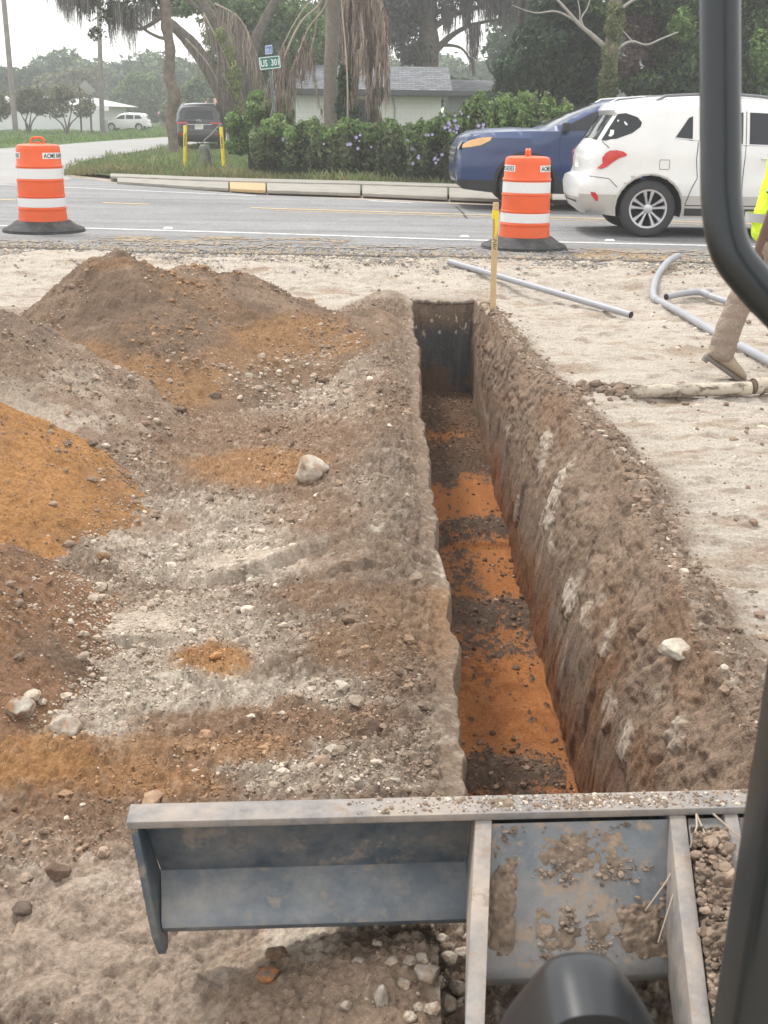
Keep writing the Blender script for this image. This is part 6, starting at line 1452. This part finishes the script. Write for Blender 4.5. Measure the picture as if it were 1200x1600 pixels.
# ---------------------------------------------------------------- poles and signs on the left
M_POLE=mat('weathered_pole',(.24,.215,.19),rough=.95,noise=(3,.25),bump=(30,.01))
def pole(xb,yb,xt,wb,wt,label):
    b=px(xb,yb,ZL); s=S_(b.y); t=pY(xt,-260,b.y); o=MB().tube([(0,0,-.2),((t.x-b.x)*.5,0,(t.z-ZL)*.5),(t.x-b.x,0,t.z-ZL)],[wb/2/s,(wb+wt)/4/s,wt/2/s],14).build('utility_pole',M_POLE,None,True,angle=70)
    o.location=(b.x,b.y,ZL); tag(o,label,'utility pole','wooden utility poles across the side road'); return o
pole(25,209,-18,8.5,7,'leaning wooden utility pole nearest the left edge'); p2=pole(160,209,146,7.5,6,'second wooden utility pole, beside the far white cars')
b=px(166,209,ZL); s=S_(b.y); o=MB().box((0,0,.42),(6/s,.35,.84)).build('meter_box',mat('box_grey',(.35,.36,.35),rough=.8),None,False,.03,2); o.location=(b.x,b.y,ZL); tag(o,'small grey utility box at the foot of the second pole','utility box')
for xb,xt,lab in ((127.5,124,'left one of two thin dark posts carrying the blank grey sign'),(143,140,'right one of two thin dark posts carrying the blank grey sign')):
    b=px(xb,209,ZL); t=pY(xt,136,b.y); s=S_(b.y)
    o=MB().tube([(0,0,0),(t.x-b.x,0,t.z-ZL)],1.5/s,8).build('sign_post',mat('post_dark',(.10,.085,.075),rough=.9),None,True); o.location=(b.x,b.y,ZL); tag(o,lab,'post','thin dark sign posts')
b=px(135,209,ZL); c=pY(133,141,b.y+.06); w=16/S_(b.y)
o=MB().prism([(-w,-.05*w),(0,w*.9),(w*1.05,-.05*w),(w*.55,-.35*w),(0,-.75*w),(-w*.5,-.45*w)],0,.03).build('sign_board',mat('sign_back',(.36,.36,.34),rough=.6,metal=.2),None); o.location=c; tag(o,'grey back of a diamond road sign above the small tree','sign')
# yellow marker posts, concrete stub
M_YEL=dirty(mat('yellow_paint',(.78,.60,.03),rough=.5,noise=(5,.08)),(.12,.10,.06),14,.56,.7,0,aniso=(1,1,.5))
for xb,yb,xt,yt,lab in ((289,261,289.5,196,'left yellow marker post in front of the black SUV'),(350,266,345.5,198,'right yellow marker post, leaning slightly left')):
    b=px(xb,yb,ZL); t=pY(xt,yt,b.y); s=S_(b.y); d=Vector((t.x-b.x,0,t.z-ZL))
    r=empty('marker_post',(b.x,b.y,ZL),0,lab,'post','yellow marker posts in the verge')
    MB().tube([(0,0,-.1),d*.5,d*.985,d],[2.9/s,2.9/s,2.9/s,2.3/s],16).build('tube',M_YEL,r,True,angle=50)
    mb=MB()
    for k in range(9): z=d.z*(.52+.03*k+.004*(k%2)); mb.box((d.x*z/d.z+(.004 if k%2 else -.008),-2.95/s,z),(.035 if k%3 else .05,.004,.018),0,Matrix.Rotation(.2*(k%3-1),3,'Y'))
    mb.build('warning_text',M_INK,r)
b=px(321,262,ZL); s=S_(b.y); hgt=pY(321,226,b.y).z-ZL; w=9/s
r=empty('pedestal',(b.x,b.y,ZL),0,'squat mossy grey utility pedestal between the two yellow posts','utility pedestal')
MB().tube([(0,0,0),(-.0,0,hgt*.5),(0,0,hgt*.93),(0,0,hgt)],[w*1.05,w,w*.95,w*.7],12).build('pedestal_body',dirty(mat('pedestal_grey',(.22,.225,.19),rough=.9,noise=(6,.2),bump=(20,.02)),(.10,.12,.05),5,.45,.6,.002),r,True)
cb_=MB().tube(smoothpath([px(334,262,ZL)+Vector((0,-.2,0)),pY(328,235,b.y-.2),pY(318,222,b.y-.25),pY(330,210,b.y-.2),pY(343,196,b.y-.1),pY(349,197,b.y)],6),.014,6).build('cable',mat('grey_cable',(.30,.30,.31),rough=.6),None,True); tag(cb_,'loose grey cable looping from the right yellow post over the pedestal','cable')
# ---------------------------------------------------------------- street sign
b=px(437,271,ZL); s=S_(b.y); Yb=b.y
r=empty('street_sign',(b.x,Yb,ZL),0,'green US 301 street sign below a blue one on a leaning steel post','street sign'); M_GALV=mat('galvanised',(.22,.25,.25),rough=.55,metal=.4,noise=(10,.2))
def lp(x,y,d=0): p=pY(x,y,Yb+d); return Vector((p.x-b.x,p.y-Yb,p.z-ZL))
t=lp(421,88); d=t.normalized(); mb=MB(); n_=Vector((1,0,-d.x/d.z)).normalized()
w=.036; V=[]
for base in (Vector((0,0,-.1)),t):
    for (a,c) in ((-w,-.0),(-w*.55,.0),(-w*.35,.03),(w*.35,.03),(w*.55,0),(w,0),(w,.006),(w*.5,.036),(-w*.5,.036),(-w,.006)): V.append(base+Vector((a,c,0)))
mb.add(V,[tuple(range(9,-1,-1)),tuple(range(10,20))]+[(i,(i+1)%10,(i+1)%10+10,i+10) for i in range(10)]); mb.build('post',M_GALV,r)
def signpanel(name,c,ax,up,W,H,m,txt,size,parent,tm,border=True,brd=None):
    nrm=ax.cross(up).normalized()
    if nrm.y>0: nrm=-nrm
    def P(a,b_,o): return c+ax*a+up*b_+nrm*o
    rr=.03; out=[]
    for (sx,sy,a0) in ((1,1,0),(-1,1,90),(-1,-1,180),(1,-1,270)):
        for k in range(5): t=R(a0+90*k/4); out.append((sx*(W/2-rr)+rr*math.cos(t),sy*(H/2-rr)+rr*math.sin(t)))
    n=len(out); mb=MB(); mb.add([P(a,q,.0) for a,q in out]+[P(a,q,-.004) for a,q in out],[tuple(range(n)),tuple(range(2*n-1,n-1,-1))]+[(i,(i+1)%n,(i+1)%n+n,i+n) for i in range(n)])
    pn=mb.build(name,m,parent)
    mb=MB(); inn=[(a*(1-.036/W*1.6),q*(1-.036/H*1.4)) for a,q in out]; o2=[(a*(1-.012/W*1.6),q*(1-.012/H*1.4)) for a,q in out]
    mb.add([P(a,q,.002) for a,q in o2]+[P(a,q,.002) for a,q in inn],[(i,(i+1)%n,(i+1)%n+n,i+n) for i in range(n)]); mb.build('border',tm,pn)
    if txt:
        tv,tf=text_curve(txt,size,.004*size/.2); w_=tv[:,0].max()-tv[:,0].min(); h_=tv[:,1].max()-tv[:,1].min()
        sxx=min(1.0,(W*.84)/w_); V=[P((x-tv[:,0].min()-w_/2)*sxx,y-h_/2-tv[:,1].min(),.0025) for x,y,_ in tv]; MB().add(V,tf).build('lettering',tm,pn)
    return pn,P
M_TXT=mat('sign_white',(.72,.78,.76),rough=.5); M_GRN=mat('sign_green',(.015,.155,.115),rough=.45); M_BLU=mat('sign_blue',(.055,.11,.32),rough=.45)
cg=lp(421.5,98,-.06); ax=(lp(438,96.5,-.06)-lp(405,100,-.06)).normalized(); up=Vector((-.03,0,1)); up=(up-ax*up.dot(ax)).normalized()
signpanel('green_sign',cg,ax,up,33/s,18.5/s,M_GRN,'US  301',.20,r,M_TXT)
cbp=lp(420,77.5,.0); ax=Vector((.42,-.90,0)).normalized(); up=Vector((0,0,1))
pn,P=signpanel('blue_sign',cbp,ax,up,.50,.20,M_BLU,None,.1,r,mat('sign_lilac',(.50,.56,.75),rough=.5))
# faded, unreadable road name: short pale strokes
mb=MB()
for k,(a,h_) in enumerate([(-.20,.12),(-.16,.07),(-.125,.07),(-.09,.08),(-.05,.07),(.0,.09),(.10,.07),(.14,.06)]):
    mb.add([P(a-.008,-.05,.003),P(a+.010,-.05,.003),P(a+.010,-.05+h_,.003),P(a-.008,-.05+h_,.003)],[(0,1,2,3)])
    if k%2: mb.add([P(a,-.05,.003),P(a+.024,-.05,.003),P(a+.024,-.035,.003),P(a,-.035,.003)],[(0,1,2,3)])
mb.build('faded_lettering',mat('faded_white',(.55,.62,.80),rough=.5),pn)
# ---------------------------------------------------------------- roadside trees
def branchset(root,Y,lst,m=None,name='limb'):
    for pts,wid in lst: trunk(root,Y,pts,wid,m,name,n=7)
# thin palm-like trunk at the left with hanging moss
Yt=px(271,241,ZL).y; b=pY(271,241,Yt)
r=tree('oak_tree','tall bare grey trunk left of the black SUV, moss hanging from its limbs','tree',b)
trunk(r,Yt,[(273,243),(270,215),(267,180),(272,150),(264,115),(266,80),(261,45),(258,0),(252,-70),(250,-140)],[21,16,15,19,17,15,17,15,15,12],M_BRK,rug=.14)
branchset(r,Yt,[([(260,20),(235,38),(215,45),(180,30),(130,-10)],[8,6,5,4,2]),([(264,60),(248,58),(225,45),(205,20),(190,-20)],[7,5,4,3,2]),([(258,0),(300,-20),(330,5),(345,30)],[7,5,3,1.5]),([(252,-40),(200,-40),(150,-30),(90,-40)],[9,7,5,3])],M_BRK)
def mossy(root,Y,regions,n,seed,w=.012,cols=MOSS,lmax=1.0):
    rg=np.random.default_rng(seed); s=S_(Y); ST=[];LN=[]
    for (x0,x1,y0,L,wt) in regions:
        # each tuft is a tight bunch of strands
        nt_=max(3,int(wt*14))
        for t in range(nt_):
            tx=rg.uniform(x0,x1); ty=y0+rg.uniform(-10,10); tl=L*rg.uniform(.45,1.05); k=int(n*wt/nt_)
            yy=Y+rg.uniform(-.7,.7); p=pY(tx,ty,yy)
            for i in range(k):
                dx=rg.normal(0,.07*(1)+tl/s*.035); ST.append((p.x+dx,p.y+rg.normal(0,.08),p.z+rg.uniform(-.1,.1))); LN.append(max(.08,tl/s*(1-min(.85,abs(dx)*3.2))*rg.uniform(.6,1)))
    attach(strands('hanging_moss',ST,LN,w,cols,seed,spread=.04),root)
mossy(r,Yt,[(85,105,-20,60,1),(106,140,-15,65,1.2),(170,196,10,80,1.3),(200,215,20,75,.6),(215,245,10,45,.6),(125,165,-20,60,1.0),(60,90,-30,40,.5)],420,2001,.011,[(.20,.19,.18),(.15,.145,.14),(.26,.23,.20),(.13,.13,.12)])
attach(leaves('crown',PB(Yt,[(130,5,26,16),(160,15,26,24),(150,55,18,12),(190,-5,34,16),(110,-20,40,14),(235,-20,40,30),(210,15,18,14),(160,-40,70,20)]),int(6500/Q),.07,[(.075,.10,.05),(.10,.13,.07),(.06,.08,.05),(.14,.15,.10)],2002,scale=2.2,thr=.05),r)
# leaning oaks
Yo=px(375,232,ZL).y+2; b=pY(375,225,Yo)
r=tree('oak_tree','large oak with several dark leaning trunks beside the black SUV','tree',b)
trunk(r,Yo,[(372,226),(366,190),(350,150),(325,105),(300,70),(270,40),(240,15)],[24,26,26,24,20,15,10],M_BRKD,yoff=[0,0,0,0,-.2,-.4,-.6])
trunk(r,Yo,[(385,226),(382,185),(375,140),(372,95),(350,50),(320,10),(300,-40)],[28,26,24,24,20,16,12],M_BRKD)
trunk(r,Yo,[(392,226),(395,170),(392,120),(398,70),(420,20),(455,-40)],[22,20,19,18,14,10],M_BRKD)
trunk(r,Yo,[(345,60),(330,30),(300,5),(262,-20)],[10,8,6,4],M_BRKD,'limb')
attach(leaves('crown',PB(Yo+2.2,[(420,60,40,40),(440,20,50,36),(400,20,36,30),(360,20,30,24),(345,85,24,26),(440,110,34,30),(320,5,34,18),(280,10,24,16),(390,120,20,34),(480,60,36,50),(350,-30,110,30)],ry=1.4),int(36000/Q),.085,G_BR+G_MID,2003,scale=1.5,thr=-.05),r)
# dead fronds draped over the leaning trunks
def frondcurtain(root,Y,path,n,L,seed,w=.012,spread=.12,name='dead_frond',cols=DRYC,rach=3.0,jit=.18,umin=.05):
    """one drooping dead palm frond: a rachis and its hanging leaflets"""
    rg=np.random.default_rng(seed); s=S_(Y); P=[pY(x,y,Y+(rg.uniform(-.15,.15))) for x,y in path]; sp=smoothpath(P,8)
    o=MB().tube(sp,[max(.006,rach/2/s*(1-.7*i/len(sp))) for i in range(len(sp))],6).build(name,M_RACH,None,True); attach(o,root)
    A_=np.array([p[:] for p in sp]); u=rg.uniform(umin,1,n)*(len(sp)-1); i=u.astype(int).clip(0,len(sp)-2); f=(u-i)[:,None]; S0=A_[i]*(1-f)+A_[i+1]*f+rg.normal(0,.02,(n,3))
    st=strands('leaflets',S0,L/s*rg.uniform(.5,1.1,n),w,cols,seed+1,spread=spread); st.parent=o; return o
M_RACH=mat('frond_stem',(.38,.32,.25),rough=.85,noise=(8,.2))
frondcurtain(r,Yo-2,[(318,20),(345,75),(368,130),(382,190)],260,48,2011,.02)
frondcurtain(r,Yo-2,[(335,5),(375,30),(400,85),(407,140)],300,55,2012,.02)
frondcurtain(r,Yo-2,[(290,60),(325,100),(348,150),(352,195)],180,40,2013,.018,cols=[(.20,.17,.14),(.26,.22,.18)])
# vines with yellow-green leaves up the trunk
attach(leaves('vine',PB(Yo-2.2,[(355,80,14,22),(365,120,12,30),(345,55,10,12),(372,160,8,24)],ry=.25),int(3200/Q),.05,[(.24,.28,.06),(.17,.24,.05),(.30,.30,.09)],2014,scale=3,thr=0),r)
# dead-skirted palms behind the hedge
Yp=31.0; b=pY(518,240,Yp); s=S_(Yp)
r=tree('palm_tree','tall grey palm trunk before the house with a long dead frond arching left','palm tree',b)
trunk(r,Yp,[(517,245),(517,190),(516,130),(519,60),(520,0),(521,-120)],[24,22,21,21,22,21],M_PALM,rug=.04)
frondcurtain(r,Yp-.3,[(512,-40),(500,5),(470,35),(446,85),(434,130),(428,165)],230,52,2021,.014,.10,rach=5,umin=.55)
frondcurtain(r,Yp-.3,[(516,-30),(508,10),(482,45),(462,95),(450,140)],200,46,2022,.014,.12,rach=4,umin=.55)
frondcurtain(r,Yp-.1,[(505,-20),(470,20),(438,80),(420,130)],150,40,2023,.014,.12,rach=3,umin=.6)
frondcurtain(r,Yp-.1,[(490,60),(487,90),(493,130),(502,180)],60,22,2026,.014,.12,rach=4)
frondcurtain(r,Yp+.2,[(520,-30),(500,10),(490,60),(470,120)],60,30,2024,.014,.14,rach=3,umin=.75)
fr_=[]
for k in range(16):
    a=-70+k*24; fr_.append((516+a,-150-abs(a)*.1,60,16))
attach(leaves('crown',PB(Yp,[(516,-175,110,40),(516,-150,70,30)]),int(3000/Q),.16,G_MID,2027,thr=-.2),r)
b=pY(570,240,Yp-.6); r=tree('palm_tree','palm wrapped in a thick skirt of brown hanging fronds, right of the grey trunk','palm tree',b)
trunk(r,Yp-.6,[(548,245),(547,180),(548,120),(547,60),(550,0),(556,-120)],[24,24,24,25,26,26],M_BRKD,rug=.05)
rgx=np.random.default_rng(77)
for k in range(15):
    x0=550+rgx.uniform(-6,14); xe=540+ (k/14)*66; ye=rgx.uniform(95,190)
    frondcurtain(r,Yp-.8-rgx.uniform(0,.7),[(x0,-70),(x0+(xe-x0)*.45,-30),(xe-4,20),(xe,70),(xe+rgx.uniform(-5,5),ye-20)],210,42,2100+k*3,.013,.07,rach=rgx.uniform(1.6,3.4))
attach(leaves('vine',PB(Yp-.9,[(538,130,11,26),(536,165,12,26),(548,180,16,16)],ry=.25),int(3000/Q),.05,G_DK,2028,scale=3,thr=-.2),r)
trunk(r,Yp-1.6,[(543,196),(543,140),(541,90),(536,30),(530,-40)],[2.6,2.6,2.4,2,1.6],M_RACH,'dead_frond_stem')
attach(leaves('crown',PB(Yp-.6,[(560,-175,110,40)]),int(3000/Q),.16,G_MID,2029,thr=-.2),r)
# gnarled shrub trunk right of the skirt
b=pY(585,240,Yp-.4); r=tree('gnarled_tree','short gnarled bare trunk at the house corner behind the hedge','tree',b)
trunk(r,Yp-.3,[(586,245),(588,190),(583,160),(592,130),(588,100)],[22,20,16,12,8],M_BRKD,rug=.2)
branchset(r,Yp-.3,[([(588,170),(598,150),(597,135)],[8,6,3]),([(584,160),(576,140),(578,120)],[7,5,3])],M_BRKD)
# big moss-hung oak behind the house
Ym=60; b=pY(660,190,Ym); r=tree('oak_tree','big dark oak full of hanging moss behind the house roof','tree',b)
trunk(r,Ym,[(668,195),(668,120),(670,60),(664,0),(668,-90)],[34,32,32,28,22],M_BRKD,rug=.08)
branchset(r,Ym,[([(672,90),(700,60),(735,40),(790,28)],[13,9,6,3]),([(668,50),(705,25),(750,10),(800,-10)],[12,8,6,3]),([(664,40),(630,20),(600,0)],[12,9,6]),([(690,70),(720,75),(738,100),(742,118)],[6,4,3,2]),([(668,100),(640,95),(618,110)],[9,6,3]),([(668,10),(690,-20),(740,-35)],[9,6,4])],M_BRKD)
mossy(r,Ym,[(600,640,-10,90,3.0),(640,680,-20,70,2.2),(690,712,20,55,.8),(722,742,5,60,1.0),(745,790,-5,60,1.4),(730,748,45,75,.6),(780,830,-20,60,1.2),(600,630,40,60,1.2),(735,742,90,40,.2)],330,2031,.022,[(.13,.11,.115),(.10,.085,.09),(.17,.145,.145)])
attach(leaves('crown',PB(Ym,[(650,10,44,40),(620,30,30,40),(690,5,30,14),(770,-5,40,14),(640,70,22,30),(680,-40,120,40),(815,5,36,30),(655,85,26,18)],ry=2.5),int(9000/Q),.12,[(.055,.065,.05),(.08,.085,.07),(.10,.09,.085),(.04,.05,.04)],2032,scale=1.0,thr=.0),r)
# dark dense trees right of the gap
Yd=38; b=pY(830,230,Yd); r=tree('dark_tree','dense dark green tree mass to the right of the sky gap, behind the blue SUV','tree',b)
trunk(r,Yd,[(815,235),(816,150),(812,80),(816,0)],[16,14,12,8],M_BRKD)
attach(leaves('crown',PB(Yd,[(803,142,34,36),(830,110,46,50),(870,130,48,56),(768,172,38,26),(900,100,44,60),(850,70,50,40),(900,50,50,50),(820,170,60,36),(925,150,34,50),(790,105,16,18),(880,10,50,40)],ry=1.8),int(60000/Q),.10,G_DK,2041,scale=1.3,thr=-.28),r)
Yv=33; b=pY(945,235,Yv); r=tree('vine_trunk_tree','straight vine-covered trunk above the blue SUV\'s windscreen, with a bare forked limb','tree',b)
trunk(r,Yv,[(938,240),(944,165),(952,110),(957,60),(962,0),(965,-100)],[26,24,24,22,20,18],M_BRK,rug=.08)
branchset(r,Yv,[([(944,72),(925,55),(905,38),(885,15),(862,-10)],[9,7.5,6,4.5,3]),([(915,48),(908,30),(918,12),(924,-8)],[4,3,2,1.5]),([(900,33),(870,18),(835,20),(800,8)],[4,3,2,1]),([(905,38),(906,20),(903,0)],[3,2,1.5]),([(960,80),(985,65),(1010,70),(1035,60),(1060,50)],[6,4,3,3,2]),([(988,65),(975,50),(965,40)],[3,2,1.5]),([(962,20),(990,0),(1020,-10)],[6,4,3])],mat('pale_dead_wood',(.40,.36,.33),rough=.9,noise=(6,.2)))
attach(leaves('vine',PB(Yv-.5,[(950,130,15,34),(955,80,16,30),(960,35,16,30),(945,165,16,20)],ry=.3),int(4200/Q),.05,[(.16,.19,.07),(.20,.20,.10),(.11,.14,.06)],2051,scale=3,thr=-.1),r)
attach(leaves('dead_leaves',PB(Yv+2,[(1010,70,34,22),(1035,90,34,20),(985,100,28,22),(1000,45,40,20)],ry=.8),int(7000/Q),.07,[(.16,.105,.095),(.20,.14,.12),(.11,.085,.08)],2052,scale=2,thr=.0),r)
b=pY(1120,235,35); r=tree('green_tree','leafy bright green tree at the right edge behind the cab tube','tree',b)
trunk(r,35,[(1120,240),(1125,150),(1130,60),(1120,-30)],[20,16,14,10],M_BRKD)
attach(leaves('crown',PB(35,[(1070,60,50,50),(1110,30,60,50),(1180,60,50,60),(1060,120,40,40),(1180,130,50,50),(1230,90,50,80),(1050,10,60,40),(1100,130,40,36),(1150,-10,90,40),(1000,130,30,20),(1300,80,80,100),(1010,-5,60,24)],ry=1.6),int(56000/Q),.09,G_MID+G_DK,2061,scale=1.4,thr=-.15),r)
attach(leaves('creeper',PB(33.5,[(1190,75,16,30),(1185,110,12,24),(1065,40,22,26)],ry=.4),int(3500/Q),.06,G_BR,2062,scale=2.4,thr=-.1),r)
Yk=70; 
attach(leaves('crown',PB(36,[(960,0,60,30),(700,-110,200,60),(1010,20,60,26)],ry=1.5),int(12000/Q),.09,G_MID,2063,scale=1.4,thr=-.05),r)
# understory behind the hedge at left
b=pY(375,236,32); r=tree('bush','bright green bush at the foot of the oaks, left of the street sign','bush',b)
attach(leaves('foliage',PB(32,[(385,205,22,26),(400,190,20,20),(375,225,22,18),(410,165,26,24),(435,180,24,24),(365,190,12,16)],ry=.7),int(13000/Q),.055,G_BR,2071,scale=2.2,thr=-.15),r)
# ---------------------------------------------------------------- hedge with morning glories
Yh=28.0; hb=[]
rg=random.Random(9)
for x in range(405,1240,17):
    top=np.interp(x,[400,440,500,560,620,680,720,780,860,940,1240],[205,192,196,194,200,196,170,156,165,175,170])+rg.uniform(-13,9)
    bot=np.interp(x,[400,740,1000,1240],[258,282,296,312]); yy=np.interp(x,[400,740,1240],[28.6,26.4,24.0])
    c=(top+bot)/2; p=pY(x,c,yy); s=S_(yy)
    hb.append((p.x,p.y+rg.uniform(-.2,.3),p.z,15/s,.75,(bot-top)/2/s*1.02))
hr=empty('hedge',(-1,28,ZL),0,'long overgrown vine-covered hedge with purple flowers along the verge','hedge')
attach(leaves('foliage',hb,int(90000/Q),.052,G_MID+G_OLV,2081,scale=1.7,thr=-.08),hr)
attach(leaves('foliage_top',[(b[0],b[1]-.3,b[2]+b[5]*.55,b[3],.5,b[5]*.5) for b in hb ],int(20000/Q),.055,G_BR+[(.15,.20,.07)],2082,scale=2.6,thr=.0),hr)
# dark inner mass so the hedge is not see-through
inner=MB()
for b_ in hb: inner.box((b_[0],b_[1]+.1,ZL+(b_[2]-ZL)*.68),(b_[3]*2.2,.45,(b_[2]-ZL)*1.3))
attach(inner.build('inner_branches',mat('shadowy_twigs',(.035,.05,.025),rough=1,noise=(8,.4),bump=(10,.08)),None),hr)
FL=[]
for (x,y,rx,ry,n) in [(443,222,6,8,9),(560,213,8,5,6),(545,228,10,8,6),(575,225,8,4,3),(500,225,8,4,2),(702,195,8,16,16),(712,205,9,18,16),(672,210,10,5,6),(680,245,20,8,8),(683,250,8,5,8),(722,180,14,10,10),(640,235,40,20,7),(760,205,20,20,12)]:
    for k in range(int(n*.55)):
        xx=rg.gauss(x,rx*.55); yy_=rg.gauss(y,ry*.55); Yf=np.interp(xx,[400,740,1240],[28.6,26.4,24.0])-.86; FL.append(pY(xx,yy_,Yf))
mb=MB()
for p in FL:
    rr=rg.uniform(.022,.040); V=[p]+[p+Vector((rr*math.cos(t),-.015,rr*math.sin(t)*.95)) for t in [k*2*math.pi/7 for k in range(7)]]
    mb.add(V,[(0,k+1,(k+1)%7+1) for k in range(7)])
fo=attach(mb.build('flowers',mat('violet_petal',(.42,.37,.62),rough=.6),None,True),hr); fo['kind']='stuff'
# ================================================================== AIR
hb_=MB().box((0,72,9.5),(372,236,21.5)).build('haze',None)
hb_.data.materials.clear(); hm=bpy.data.materials.new('haze_air'); hm.use_nodes=True; nt=hm.node_tree; nt.nodes.clear()
pv=nt.nodes.new('ShaderNodeVolumePrincipled'); pv.inputs['Color'].default_value=(.93,.95,.97,1); pv.inputs['Density'].default_value=.0019; pv.inputs['Anisotropy'].default_value=.0
ou=nt.nodes.new('ShaderNodeOutputMaterial'); nt.links.new(pv.outputs[0],ou.inputs['Volume']); hb_.data.materials.append(hm); hb_['kind']='stuff'
